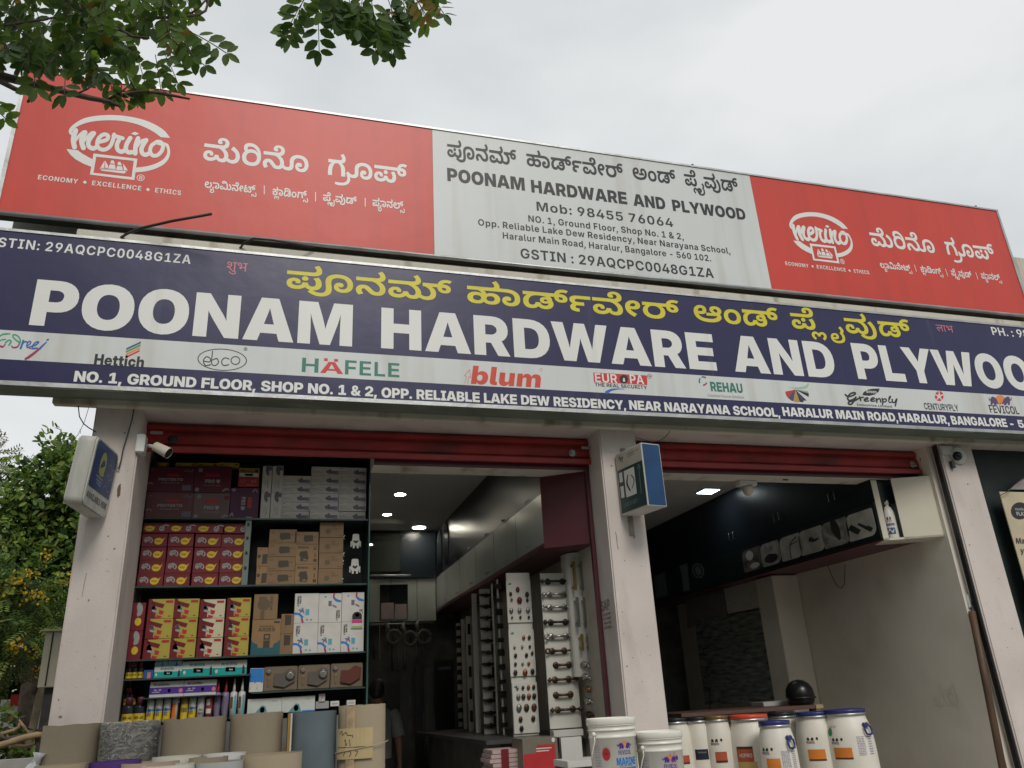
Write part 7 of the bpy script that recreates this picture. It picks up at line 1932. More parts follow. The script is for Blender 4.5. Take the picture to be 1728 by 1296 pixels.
TUB = [('yellow and blue', (.5, .50, .46), YPR, BPR), ('orange and white', (.5, .48, .44), ORP, KPR), ('ochre', (.34, .2, .06), YPR, KRMD), ('white with black lettering', (.58, .57, .55), GPR, KPR), ('red and white', (.3, .05, .05), WPR, REDP), ('violet with a red nozzle', (.2, .15, .26), VPR, REDP), ('pale with a brown panel', (.5, .5, .47), KRMD, CPR)]
seq_ = [0, 0, 0, 1, 2, 0, 3, 4, 5, 5, 6, 6]
names = ['first', 'second', 'third', 'only', 'only', 'fourth', 'only', 'only', 'first', 'second', 'first', 'second']
for k, (px, ty) in enumerate(zip((252.6, 266.7, 280.6, 295, 309.8, 323.4, 337.5, 351.6, 364.7, 378, 392, 405.8), seq_)):
 nm, colr, m1, m2 = TUB[ty]
 p = at_y(px, 1209, YG + .03)
 r_ = .026
 h = .165 if k < 8 else .185
 c_ = Vector((p.x, p.y, 1.57))
 t2 = thing('sealant_tube', 'sealant tube, %s, %s of its kind on the lowest shelf' % (nm, names[k]), 'tube', c_, 'sealant tubes')
 MB().lathe([(r_, 0), (r_, h), (r_ * .8, h + .006), (.008, h + .012)], c_, 20).build('tube_body', mat('tube_' + str(ty), colr, .4), t2)
 q = MB()
 if k < 8:
  q.lathe([(.008, h + .01), (.008, h + .028)], c_, 10)
 else:
  q.lathe([(.012, h + .01), (.009, h + .04), (.004, h + .105)], c_, 12)
 q.build('nozzle', m2 if ty == 5 else WPR, t2)
 cyl = lambda u, v, l, c_=c_, r_=r_: c_ + Vector(((r_ + .0008 + l) * math.sin(u), -(r_ + .0008 + l) * math.cos(u), v))

 def band(z0_, z1_, a0, a1, m_, nm_, slope=0.0):
  b_ = MB()
  for j in range(10):
   ua, ub = a0 + (a1 - a0) * j / 10, a0 + (a1 - a0) * (j + 1) / 10
   b_.face([cyl(ua, z0_, 0), cyl(ub, z0_, 0), cyl(ub, z1_ + slope * ub, 0), cyl(ua, z1_ + slope * ua, 0)], True)
  b_.build(nm_, m_, t2)

 if ty == 0:
  band(.01, h * .42, -1.3, 1.3, m1, 'yellow_label', .018)
  band(h * .52, h * .60, -1.3, 1.3, m2, 'blue_stripe')
  q = MB()
  put_text(q, 'B', 'SEAL', lambda a_, b_, l: cyl(-0.5 + b_ / r_, .05 + a_, l + .0006), .06, .02)
  q.build('lettering', KPR, t2)
 elif ty == 3:
  q = MB()
  put_text(q, 'B', 'NO', lambda a_, b_, l: cyl(a_ / r_ - .4, .07 + b_, l), .026, .016)
  put_text(q, 'B', 'NAILS', lambda a_, b_, l: cyl(a_ / r_ - .6, .045 + b_, l), .034, .016)
  q.build('lettering', m2, t2)
 elif ty == 4:
  band(h * .3, h * .5, -.8, .6, m1, 'white_label')
  band(h * .65, h * .9, -.8, .2, m1, 'white_label')
 elif ty == 1:
  band(.01, h * .8, -1.3, .1, m1, 'orange_label')
  band(.01, h * .8, .6, 1.3, m2, 'dark_label')
 elif ty == 2:
  band(.01, h * .75, -1.3, 1.3, m1, 'yellow_label')
  band(h * .4, h * .6, -.9, .9, m2, 'brown_label')
 elif ty == 5:
  band(h * .1, h * .9, -.5, .7, LPR, 'grey_label')
 else:
  band(h * .4, h * .85, -.9, -.1, m1, 'brown_label')
  band(h * .1, h * .9, .2, .8, m2, 'blue_label')
WB = [('picture', mat('sea_green_print', (.10, .26, .26), .45), [('p', [(.2, 0), (.42, .55), (.52, .5), (.6, 0)])]), ('picture', CPR, [('e', .44, .26, .07, .2)]), ('stripe', BPR, [plate(.62, 0, .98, .09)]), ('lettering', GPR, [plate(.7, .78, .86, .82)])]
for k, (tl, br) in enumerate((((418, 1181), (474.5, 1204)), ((475.6, 1178.5), (531, 1202)))):
 carton('wide_white_carton', 'wide white carton with a green wave picture on the lowest shelf, %s of two' % ('second' if k else 'first'), 'carton', tl, br, 0.15, card('greenish_white_carton', (.52, .55, .51)), WB, 'wide white cartons', z0=at_y(475, 1203, YG).z)
zq = at_y(560, 1195, YG).z
carton('tag_box', 'little pinkish box standing behind the grey box on the lowest shelf', 'carton', (538, 1171), (548.5, 1186), 0.05, card('pinkish_carton', (.5, .42, .42)), [('mark', GPR, [('s', [(.4, .3, .1), (.6, .7, .1)])])], z0=at_y(543, 1186, YG).z)
carton('grey_box', 'small plain grey box next to the wide white cartons', 'carton', (532.5, 1184.5), (555, 1196), 0.1, card('grey_carton', (.3, .31, .31)), (), z0=zq)
for k, (tl, br) in enumerate((((557.5, 1184.5), (572.5, 1193)), ((585, 1183.5), (600, 1192)))):
 carton('slim_box', 'slim white box lying at the right end of the lowest shelf, %s of two' % ('second' if k else 'first'), 'carton', tl, br, 0.1, WCART, [('lettering', GPR, [plate(.2, .4, .8, .55)])], 'slim white boxes', z0=zq + .012)

# ================================================================== handle displays on the right side of the left shop
BRONZE = mat('antique_bronze', (0.075, 0.048, 0.032), 0.35, 0.3, 20, metal=0.6)
IRON = mat('black_iron', (0.03, 0.028, 0.026), 0.4, 0.2, 20, metal=0.5)
STEEL = mat('satin_steel', (0.30, 0.29, 0.27), 0.3, 0.1, metal=0.85)
GOLD = mat('brushed_gold', (0.36, 0.25, 0.09), 0.3, 0.1, metal=0.85)
COPPER = mat('copper', (0.28, 0.10, 0.05), 0.3, 0.1, metal=0.8)
BOARDW = mat('white_display_board', (0.56, 0.55, 0.50), 0.5, 0.04, 3)


def pull_handle(mb, c, half, r, ends, posts=0.45):
 """door pull on a board facing the street; c is its middle, the board is behind it"""
 c = Vector(c)
 f = c + Vector((0, -0.035, 0))
 mb.tube([f + Vector((-half * posts * 1.1, 0, 0)), f + Vector((0, -.004, 0)), f + Vector((half * posts * 1.1, 0, 0))], [r, r * .85, r], 8)
 for sg in (-1, 1):
  p = Vector((c.x + sg * half * posts, c.y, c.z))
  mb.tube([p, p + Vector((0, -0.035, 0))], [r * 1.5, r], 8)
  mb.lathe([(r * 2.4, 0), (r * 2.2, .004), (r * 1.2, .008)], p, 12, Matrix.Rotation(R(90), 4, 'X'))
  mb.tube([f + Vector((sg * half * posts, 0, 0)), f + Vector((sg * half * .78, 0, 0))], [r * .8, r * .7], 8)
  e = f + Vector((sg * half * .85, 0, 0))
  if ends == 'spear':
   mb.tube([e - Vector((sg * half * .1, 0, 0)), e, e + Vector((sg * half * .17, 0, 0))], [r * .8, r * 2.0, .001], 8)
  elif ends == 'ball':
   mb.ball(e, (half * .13, r * 1.6, r * 1.9), 10, 6)
  elif ends == 'ring' and sg < 0:
   mb.tube([e + Vector((half * .16 * math.cos(a), 0, half * .14 * math.sin(a))) for a in [2 * math.pi * k / 14 for k in range(15)]], r * .7, 6)
  elif ends == 'hook':
   mb.tube([e - Vector((sg * half * .1, 0, 0)), e + Vector((0, 0, .012)), e + Vector((sg * half * .1, 0, .02))], [r, r * 1.2, r * .4], 6)


YH = 7.0
a, c = at_y(911.7, 967.5, YH), at_y(982, 1227, YH)
x0 = a.x
x1 = at_y(961.6, 966, YH).x
x1 = max(x1, c.x)
t = thing('handle_board', 'white display board with ten rows of ornate door pulls', 'display board', ((x0 + x1) / 2, YH, c.z))
MB().box(x0, x1, YH, YH + 0.02, c.z, a.z).build('board', BOARDW, t, bevel=.002)
for k, (xa, xb, py, m_, en) in enumerate(((909, 964, 982, IRON, 'spear'), (912, 966, 1004, STEEL, 'spear'), (913, 967, 1026, STEEL, 'hook'), (914, 969, 1051, IRON, 'ball'), (916, 970, 1075, STEEL, 'ring'),
          (919, 965, 1099.5, BRONZE, 'ring'), (934, 964, 1123, BRONZE, None), (922, 974, 1148, BRONZE, 'spear'), (934, 967, 1173.5, BRONZE, None), (926, 982, 1199, BRONZE, 'spear'))):
 p0, p1 = at_y(xa, py, YH), at_y(xb, py, YH)
 q = MB()
 pull_handle(q, ((p0.x + p1.x) / 2, YH, p0.z), (p1.x - p0.x) / 2, 0.0125, en, 0.45 if en else 0.75)
 q.build('door_pull', m_, t)

# rounded white column of bar handles and taps
YCn = 6.86
a, c = at_y(962, 930, YCn), at_y(1004, 1230, YCn)
cx_, rr = at_y(985, 935, YCn).x, 0.155
t = thing('handle_column', 'rounded white display column with long bar handles and bright taps', 'display board', (cx_, YCn + .1, 1.75))
ztop = at_y(985, 932, YCn).z
q = MB()
arc = [(cx_ - rr * math.cos(R(k)), YCn + rr * .55 - rr * .55 * math.sin(R(k)), 0) for k in range(0, 181, 12)] + [(cx_ + rr, YCn + .2, 0), (cx_ - rr, YCn + .2, 0)]
q.prism([(x, y, 1.75) for x, y, z in arc], (0, 0, ztop - 1.75), True)
q.build('column_board', BOARDW, t)
for tops, y1_, y2_, ms in (((967, 979, 989), 948, 996, (GOLD, STEEL, STEEL)), ((973, 985, 996), 1008, 1058, (STEEL, STEEL, STEEL)), ((980, 991, 1001), 1070, 1098, (GOLD, STEEL, STEEL))):
 for k, (px, m_) in enumerate(zip(tops, ms)):
  p0, p1 = at_y(px, y1_, YCn - .04), at_y(px + 5, y2_, YCn - .04)
  q = MB()
  x = (p0.x + p1.x) / 2
  q.box(x - .012, x + .012, p0.y - .01, p0.y + .008, p1.z, p0.z)
  for zz in (p0.z - .03, p1.z + .03):
   q.box(x - .01, x + .01, p0.y + .008, p0.y + .07, zz - .01, zz + .01)
  q.build('bar_handle', m_, t, bevel=.002)
for px, py, m_ in ((987, 1121, CHR), (1000, 1122, BRONZE), (989, 1142, CHR), (1003, 1145, CHR), (993, 1163, GOLD), (1007, 1162, BLACK), (994, 1183, CHR), (1006, 1184, CHR), (996, 1206, BRONZE), (1013, 1205, BRONZE)):
 p = at_y(px, py, YCn - .02)
 q = MB()
 q.lathe([(.03, 0), (.03, .02), (.018, .03), (.022, .05), (.014, .07), (.002, .075)], p + Vector((0, .04, 0)), 14, Matrix.Rotation(R(90), 4, 'X'))
 q.tube([p, p + Vector((.03, -.02, -.015)), p + Vector((.045, -.02, -.04))], [.012, .012, .008], 8)
 q.build('tap', m_, t)

# strip with three cards of cupboard knobs
YK = 7.25
a, c = at_y(854, 967, YK), at_y(910, 1240, YK)
x0, x1 = at_y(854, 967, YK).x, at_y(893, 966, YK).x
t = thing('knob_board', 'narrow white board carrying three cards of small cupboard knobs', 'display board', ((x0 + x1) / 2, YK, c.z))
MB().box(x0, x1, YK, YK + .02, c.z, a.z).build('board', BOARDW, t)
dkm = [BRONZE, COPPER, IRON, STEEL, mat('wine_knob', (0.10, 0.02, 0.025), 0.25)]
for k, (tl, br, items) in enumerate((((854, 980), (899, 1050), ((.15, .68, 0, .8), (.45, .78, 4, 1), (.82, .66, 2, 1), (.18, .54, 1, .6), (.5, .52, 4, 1.3), (.82, .52, 2, .7), (.14, .28, 3, 1), (.48, .28, 3, 1), (.82, .28, 3, 1), (.16, .12, 0, .5), (.5, .12, 2, .6), (.84, .12, 2, .6))),
         ((858, 1063), (905, 1140), ((.58, .82, 1, .8), (.8, .82, 0, .8), (.2, .62, 3, .6), (.5, .62, 3, .6), (.8, .62, 0, .6), (.22, .44, 2, .8), (.65, .44, 2, .8), (.88, .48, 0, .7), (.2, .26, 2, .7), (.48, .26, 3, .6), (.72, .26, 1, .7), (.18, .08, 0, 1), (.56, .07, 1, 1.2), (.85, .09, 2, 1))),
         ((864, 1153), (911, 1236), ((.2, .9, 3, .6), (.42, .9, 0, .7), (.64, .9, 1, .8), (.85, .9, 0, .8), (.22, .72, 3, 1), (.42, .72, 0, 1), (.64, .72, 1, 1), (.85, .72, 2, 1), (.22, .5, 3, 1.3), (.52, .5, 0, 1.3), (.82, .5, 4, 1.3), (.26, .28, 0, 1), (.76, .28, 0, 1), (.28, .1, 2, 1))))):
 p0, p1 = at_y(*tl, YK - .015), at_y(*br, YK - .015)
 w, h = p1.x - p0.x, p0.z - p1.z
 cd = MB().box(p0.x, p1.x, YK - .015, YK - .001, p1.z, p0.z).build('knob_card', BOARDW, t, bevel=.002)
 for u, v, mi, sc in items:
  q = MB()
  q.ball((p0.x + w * u, YK - .026, p1.z + h * v), (.019 * sc, .012, .025 * sc), 10, 6)
  q.build('knob', dkm[mi], cd)
 q = MB()
 flat_poly(q, [(.08, .93), (.2, .95), (.2, .9), (.08, .9)], lambda u, v, l: (p0.x + w * u, YK - .0162, p1.z + h * v))
 face_out(q, FRONT).build('card_print', GREENINK, cd)

# further boards, deeper in the shop
for k, (tl, br, Y_, kind, lab) in enumerate((((838, 978), (852, 1240), 7.65, 'pull', 'narrow grey white board of dark cupboard pulls behind the knob cards'), ((829, 985), (842, 1238), 7.9, None, 'bare narrow board edge between two handle boards'),
           ((809, 994), (836, 1238), 8.25, 'lever', 'dim board of dark lever handles, second from the knob cards'), ((796, 1002), (812, 1236), 8.55, None, 'dim plain board beside the lever handle board'),
           ((786, 1040), (800, 1234), 9.0, 'block', 'dim board with dark square plates deep along the handle wall'), ((778, 1045), (789, 1230), 9.4, None, 'dim grey board, last but one of the handle wall'), ((770, 1052), (781, 1226), 9.8, 'pull', 'deepest dim board of the handle wall'))):
 a, c = at_y(*tl, Y_), at_y(*br, Y_)
 x0, x1 = at_y(tl[0], tl[1], Y_).x, at_y(br[0], br[1], Y_).x
 t = thing('handle_board', lab, 'display board', ((x0 + x1) / 2, Y_, c.z))
 MB().box(x0, x1, Y_, Y_ + .02, c.z, a.z).build('board', BOARDW, t)
 n = 11 if kind == 'pull' else 12 if kind == 'lever' else 5
 for i in range(n if kind else 0):
  z = c.z + (a.z - c.z) * (i + .7) / (n + .3)
  q = MB()
  xm = (x0 + x1) / 2
  if kind == 'pull':
   q.box(xm - .03, xm + .035, Y_ - .02, Y_ - .001, z - .018, z + .018 + .012 * (i % 3))
  elif kind == 'lever':
   q.tube([(xm + .07, Y_ - .03, z), (xm - .02, Y_ - .035, z), (xm - .07, Y_ - .03, z + .005)], [.012, .016, .008], 8)
   q.lathe([(.022, 0), (.022, .03)], (xm + .01, Y_, z), 10, Matrix.Rotation(R(90), 4, 'X'))
   if i % 2:
    q.box(xm + .045, xm + .085, Y_ - .012, Y_ - .001, z - .13, z - .03)
  else:
   q.box(x0 + .015, x1 - .01, Y_ - .012, Y_ - .001, z - .06, z + .05)
  q.build('door_pull', IRON if kind != 'lever' or i % 3 else BRONZE, t, bevel=.004 if kind == 'pull' else 0)
t = thing('wall_back_board', 'cream wall lining above the handle boards under the maroon cabinet', 'panel', (2.68, 8, FL))
MB().box(2.672, 2.688, 6.52, 11.9, FL, 2.83).build('lining', mat('cream_lining', (0.46, 0.42, 0.36), .6), t)
t = thing('counter', 'dark low counter under the handle boards', 'counter', (2.2, 8, FL))
yc0, zc0 = 6.95, at_y(900, 1243, 7.1).z
MB().box(1.75, 2.66, yc0, 10.5, zc0 - .035, zc0).build('counter_top', mat('dark_grey_laminate', (0.06, 0.06, 0.06), .35), t, bevel=.003)
MB().box(1.9, 2.66, yc0 + .12, 10.4, FL, zc0 - .036).build('base', DARKROOM, t)

# what stands below the handle boards
YL_ = 6.45
carton('red_carton', 'bright red and grey carton below the handle boards beside the buckets', 'carton', (881, 1247), (946, 1330), .3, card('dull_grey_carton', (.16, .14, .11)),
 [('red_panel', REDP, [('p', [(.02, .0), (.92, .0), (.92, .86), (.42, .86), (.36, .70), (.02, .70)])]), ('lettering', WPR, [('t', 'B', 'Ready to be', .10, .36, .24, .05), ('t', 'B', 'transformed', .10, .28, .24, .05), plate(.38, .78, .82, .8), plate(.38, .73, .74, .75)]), ('white_label', OFFWHITE, [plate(.40, .05, .92, .2)]), ('label_lettering', GPR, [('t', 'B', 'DRAWER', .44, .09, .2, .06), ('t', 'B', '0007', .74, .09, .14, .06)]), ('emblem', WPR, [('e', .88, .94, .05, .045)])], None, y=YL_)
carton('white_board', 'plain off white board standing right of the red carton', 'board', (946, 1245), (988, 1330), .05, OFFWHITE, (), None, y=6.5)
carton('white_board', 'short white strip lying on the dark counter under the handle board', 'board', (934, 1233), (985, 1241), .1, OFFWHITE, (), None, y=6.9)
p = at_y(986, 1281, 5.6)
t = thing('magazine_stack', 'stack of dark covered catalogues beside the tall white bucket', 'magazine', (p.x, 5.7, p.z - .3))
for k in range(4):
 MB().box(p.x - .14 + .01 * k, p.x + .22, 5.55, 5.85, p.z - .045 * (k + 1), p.z - .045 * k - .004).build('catalogue', (OFFWHITE, mat('dark_blue_cover', (.03, .04, .06), .4))[k % 2], t, bevel=.003)
MB().box(p.x - .1, p.x + .22, 5.55, 5.85, FL, p.z - .18).build('stand', DARKROOM, t)
a, c = at_y(826, 1266, 6.6), at_y(880, 1330, 6.6)
t = thing('sheet_stack', 'wrapped stack of pale pinkish sheets left of the red carton', 'stack', ((a.x + c.x) / 2, 6.7, c.z))
for k in range(9):
 z = c.z + (a.z - c.z) * k / 9
 MB().box(a.x + .012 * (k % 3), c.x - .008 * (k % 2), 6.6, 6.9, z, z + (a.z - c.z) / 9 - .004).build('sheet_bundle', pk, t)
MB().box((a.x + c.x) / 2 - .03, (a.x + c.x) / 2 + .03, 6.592, 6.598, c.z, a.z).build('red_strap', DREDP, t)
MB().box(a.x - .02, c.x + .02, 6.6, 6.95, FL, c.z - .002).build('stand', DARKROOM, t)

# ------------------------------------------------------------------ hanging stock at the dark back of the left shop
for k, (px, py) in enumerate(((665, 1075), (692, 1078), (716, 1075))):
 c_ = at_y(px, py, 11.4)
 t = thing('hanging_tap', 'dim round shower fitting hanging at the dark back of the shop, %s of three' % ord_col(k, 3), 'fitting', c_, 'hanging fittings')
 q = MB()
 q.tube([c_ + Vector((.085 * math.cos(u), 0, .085 * math.sin(u))) for u in [2 * math.pi * j / 16 for j in range(17)]], .028, 8)
 q.tube([c_ + Vector((-.06, 0, .06)), c_ + Vector((-.1, .02, .16)), c_ + Vector((-.05, .2, .24))], [.02, .035, .012], 8)
 q.build('fitting', mat('dim_plastic', (.14, .13, .11), .4), t)
q = at_y(655, 1066, 11.5)
t = thing('hanging_rail', 'steel rail with hanging bright tools under the white panelling', 'rail', (1.0, 11.45, 2.3))
MB().tube([(0.7, 11.5, 2.66), (2.2, 11.5, 2.66)], .012).build('rail', STEEL, t)
random.seed(5)
for k in range(16):
 x = 0.75 + k * .085
 h = random.uniform(.15, .4)
 z = random.uniform(2.2, 2.5)
 MB().tube([(x, 11.5, 2.65), (x, 11.49, z), (x + .01, 11.49, z - h * .6)], [.003, .008, .012], 6).build('tool', (STEEL, IRON, STEEL)[k % 3], t)
for k, (xa, xb, za_, zb2, m_, lab) in enumerate(((734, 768, 1115, 1230, mat('black_board', (.012, .013, .015), .3), 'tall black rounded panel standing at the back of the shop'), (716, 732, 1128, 1225, mat('grey_profile_sheet', (.12, .12, .115), .5), 'narrow grey sheet beside the tall black panel'),
            (700, 714, 1126, 1228, mat('dark_profile_sheet', (.035, .035, .04), .5), 'dark ribbed sheet standing at the back of the shop'), (676, 690, 1140, 1228, mat('dim_profile_sheet', (.07, .075, .075), .5), 'dim grey sheet behind the standing person'))):
 a, c = at_y(xa, za_, 11.2 - .1 * k), at_y(xb, zb2, 11.2 - .1 * k)
 Y_ = 11.2 - .1 * k
 t = thing('standing_sheet', lab, 'sheet', ((a.x + c.x) / 2, Y_, FL))
 MB().box(a.x, c.x, Y_, Y_ + .03, FL, a.z).build('sheet', m_, t, bevel=.008)
 if k == 0:
  MB().box(a.x + .04, c.x - .04, Y_ - .004, Y_ - .001, a.z - .12, a.z - .08).build('label', mat('grey_label', (.16, .16, .16), .5), t)

# ------------------------------------------------------------------ person deep in the shop, seen from behind
def person(loc, yaw, label):
 t_ = thing('person', label, 'person', loc)
 SK = mat('brown_skin', (0.20, 0.11, 0.07), .5)
 J = {'pelvis': (0, 0, .93), 'waist': (0, .01, 1.08), 'chest': (0, .015, 1.28), 'neck': (0, .0, 1.46), 'head0': (0, -.01, 1.54), 'head1': (0, -.015, 1.66), 'head2': (0, 0, 1.73)}
 rad = {'pelvis': (.155, .12), 'waist': (.14, .105), 'chest': (.165, .12), 'neck': (.06, .06), 'head0': (.07, .085), 'head1': (.08, .1), 'head2': (.05, .06)}
 E_ = [('pelvis', 'waist'), ('waist', 'chest'), ('chest', 'neck'), ('neck', 'head0'), ('head0', 'head1'), ('head1', 'head2')]
 for s_, k in ((-1, 'l'), (1, 'r')):
  for n_, p, r in (('sh', (.19 * s_, .01, 1.39), (.06, .06)), ('el', (.25 * s_, .03, 1.12), (.045, .045)), ('wr', (.24 * s_, -.08, .90), (.032, .028)), ('hd', (.235 * s_, -.12, .82), (.04, .025)),
      ('hip', (.09 * s_, 0, .88), (.09, .09)), ('kn', (.10 * s_, -.02, .49), (.06, .06)), ('an', (.10 * s_, .02, .09), (.042, .045)), ('to', (.11 * s_, -.15, .03), (.04, .03))):
   J[n_ + k] = p
   rad[n_ + k] = r
  E_ += [('chest', 'sh' + k), ('sh' + k, 'el' + k), ('el' + k, 'wr' + k), ('wr' + k, 'hd' + k), ('pelvis', 'hip' + k), ('hip' + k, 'kn' + k), ('kn' + k, 'an' + k), ('an' + k, 'to' + k)]
  for f in range(5):                            # four fingers and a thumb
   n_ = 'f%d%s' % (f, k)
   base = Vector(J['hd' + k])
   off = Vector((0, -.03 + .016 * f, -.085 + .006 * abs(f - 1.5))) if f < 4 else Vector((-.03 * s_, -.045, -.03))
   J[n_] = tuple(base + off)
   rad[n_] = (.009, .009)
   E_.append(('hd' + k, n_))
 names_ = list(J)
 me = bpy.data.meshes.new('body')
 rot = Matrix.Rotation(yaw, 3, 'Z')
 me.from_pydata([rot @ Vector(J[n_]) for n_ in names_], [(names_.index(a_), names_.index(b_)) for a_, b_ in E_], [])
 o = bpy.data.objects.new('body', me)
 COL.objects.link(o)
 o.parent = t_
 o.modifiers.new('skin', 'SKIN')
 for i, n_ in enumerate(names_):
  me.skin_vertices[0].data[i].radius = rad[n_]
 me.skin_vertices[0].data[0].use_root = True
 sb = o.modifiers.new('smooth', 'SUBSURF')
 sb.levels = sb.render_levels = 1
 me.materials.append(SK)
 ORG[o] = Vector(loc)
 L_ = Vector(loc)
 tr = lambda p: L_ + rot @ Vector(p)
 q = MB()
 q.ball((0, .012, 1.66), (.092, .112, .115), 16, 10)
 q.v = [tr(p) for p in q.v]
 q.build('hair', mat('black_hair', (.012, .01, .009), .5), t_)
 q = MB()
 n = 18
 prof = [(.17, .125, .88), (.165, .125, 1.05), (.185, .14, 1.25), (.20, .13, 1.38), (.13, .10, 1.45), (.07, .07, 1.475)]
 i0 = 0
 for rx, ry, z in prof:
  for j in range(n):
   u = 2 * math.pi * j / n
   q.v.append(tr((rx * math.cos(u), .01 + ry * math.sin(u), z)))
 for k in range(len(prof) - 1):
  for j in range(n):
   q.f.append([k * n + j, k * n + (j + 1) % n, (k + 1) * n + (j + 1) % n, (k + 1) * n + j])
   q.sm.append(True)
 for s_ in (-1, 1):
  q.tube([tr((.16 * s_, .01, 1.41)), tr((.20 * s_, .015, 1.36)), tr((.25 * s_, .025, 1.16))], [.075, .075, .07], 12, cap=False)
 q.build('shirt', mat('grey_shirt', (.17, .19, .18), .8, .1, bump=.3, bscale=15), t_)
 q = MB()
 for s_ in (-1, 1):
  q.tube([tr((.085 * s_, 0, .95)), tr((.095 * s_, -.01, .5)), tr((.10 * s_, .015, .08))], [.11, .085, .07], 12)
 q.build('trousers', mat('dark_trousers', (.02, .02, .025), .8), t_)
 # a face, turned away from the street
 q = MB()
 for s_ in (-1, 1):
  q.ball(tr((.034 * s_, -.105, 1.665)), .012, 8, 6)
 q.build('eyes', mat('eye_white', (.5, .5, .48), .3), t_)
 q = MB()
 q.tube([tr((0, -.10, 1.67)), tr((0, -.125, 1.63)), tr((0, -.105, 1.622))], [.008, .014, .008], 8)
 for s_ in (-1, 1):
  q.ball(tr((.085 * s_, .0, 1.645)), (.012, .022, .032), 8, 6)
 q.build('nose_and_ears', SK, t_)
 q = MB()
 q.tube([tr((-.025, -.098, 1.595)), tr((0, -.105, 1.593)), tr((.025, -.098, 1.595))], .006, 6)
 q.build('mouth', mat('lip', (.2, .07, .06), .5), t_)


ph = at_y(637, 1145, 9.6)
person((ph.x, 9.6, ph.z - 1.775), R(160), 'dark haired person in a grey shirt standing deep inside the shop, back turned')

# ------------------------------------------------------------------ rolls of laminate and card in front of the showcase
CARDB = layer_stain(mat('brown_grey_card', (0.285, 0.24, 0.17), 0.75, 0.06, 3, bump=.15, bscale=40), (0.22, 0.18, 0.13), 2.5, .55, .75, amount=.6)
CARDC = mat('tan_card', (0.37, 0.305, 0.21), 0.75, 0.06, 3, bump=.15, bscale=40)
SLATE = mat('slate_blue_laminate', (0.12, 0.15, 0.17), 0.4, 0.12, 4, bump=.1, bscale=60)
CREAMS = mat('cream_laminate_sheet', (0.60, 0.58, 0.50), 0.45, 0.04)
WHITES = mat('white_laminate_sheet', (0.62, 0.62, 0.60), 0.45, 0.04)
GREYS = mat('grey_laminate_sheet', (0.38, 0.39, 0.38), 0.45, 0.04)
VIOLETS = mat('violet_laminate_sheet', (0.09, 0.04, 0.2), 0.4, 0.06)
TORN = mat('torn_paper_edge', (0.38, 0.28, 0.17), .8, .2, 20)


def roll(label, pxl, pxr, py, Y, m_, edge, z0=FL, turns=2.2, start=75, squash=0.9, group='rolls of laminate in front of the shop', wob=0.0, name='laminate_roll'):
 pl, pr = at_y(pxl, py, Y), at_y(pxr, py, Y)
 r, cx, zt = (pr.x - pl.x) / 2, (pl.x + pr.x) / 2, (pl.z + pr.z) / 2
 t_ = thing(name, label, 'roll', (cx, Y, z0), group)
 N = int(turns * 40)
 A, Bm = [], []
 for k in range(N + 1):
  a_ = R(start) - 2 * math.pi * turns * k / N
  rr_ = r * (1 - .09 * turns * k / N)
  for lst, ro in ((A, rr_), (Bm, rr_ - .006)):
   lst.append((cx + ro * math.cos(a_), Y + squash * ro * math.sin(a_)))
 zk = lambda k: zt + wob * math.sin(k * .7) * math.sin(k * .23)
 q = MB()
 for k in range(N):
  q.face([(*A[k + 1], z0), (*A[k], z0), (*A[k], zk(k)), (*A[k + 1], zk(k + 1))], True)
  q.face([(*Bm[k], z0), (*Bm[k + 1], z0), (*Bm[k + 1], zk(k + 1)), (*Bm[k], zk(k))], True)
 q.face([(*A[0], z0), (*Bm[0], z0), (*Bm[0], zk(0)), (*A[0], zk(0))])
 q.build('sheet', m_, t_, weld=True)
 q = MB()
 for k in range(N):
  q.face([(*A[k], zk(k) + .0005), (*A[k + 1], zk(k + 1) + .0005), (*Bm[k + 1], zk(k + 1) + .0005), (*Bm[k], zk(k) + .0005)])
 q.build('cut_edge', edge, t_)
 return t_, cx, r, zt


roll('wide brown grey card roll at the left end, half before the left pillar', 71, 172, 1223, 5.30, CARDB, TORN, wob=.004)
t_, cx, r, zt = roll('card roll wrapped in crumpled clear film', 173, 270, 1218, 5.28, CARDB, TORN, wob=.004)
q = MB()
for k in range(48):
 for j in range(24):
  P = []
  for kk, jj in ((k, j), (k + 1, j), (k + 1, j + 1), (k, j + 1)):
   a_ = 2 * math.pi * kk / 48
   rr_ = r + .006 + .006 * math.sin(kk * 5 + jj * 1.7) * math.sin(jj * 2.1)
   P.append((cx + rr_ * math.cos(a_), 5.28 + .9 * rr_ * math.sin(a_), FL + .02 + (zt + .004 - FL - .02) * jj / 24))
  q.face(P, True)
q.build('wrapping_film', mat_film('crumpled_clear_film'), t_, weld=True)
roll('plain brown grey card roll, widest of the row, with a torn top edge', 273, 384, 1211.5, 5.27, CARDB, TORN, wob=.006)
roll('plain card roll left of the dark gap and the slate blue roll', 387, 479, 1203.5, 5.27, CARDB, TORN, wob=.003)
roll('slate blue laminate roll between two card rolls', 490, 569, 1200.5, 5.24, SLATE, WHITES)
p0, p1 = at_y(486.5, 1204, 5.2), at_y(494, 1204, 5.2)
t = thing('laminate_sheet', 'ochre edged sheet standing beside the slate blue roll', 'sheet', ((p0.x + p1.x) / 2, 5.15, FL))
MB().box(p0.x, p0.x + .012, 5.16, 5.36, FL, p0.z).build('sheet', mat('ochre_sheet', (.36, .19, .03), .5), t)
MB().box(p0.x + .014, p0.x + .024, 5.17, 5.36, FL, p0.z).build('sheet', mat('cream_laminate_sheet', (0, 0, 0)), t)
t_, cx, r, zt = roll('tan card roll with handwritten yellow notes tied on, at the right end', 569, 651, 1190, 5.22, CARDC, TORN, wob=.006)
q = MB()
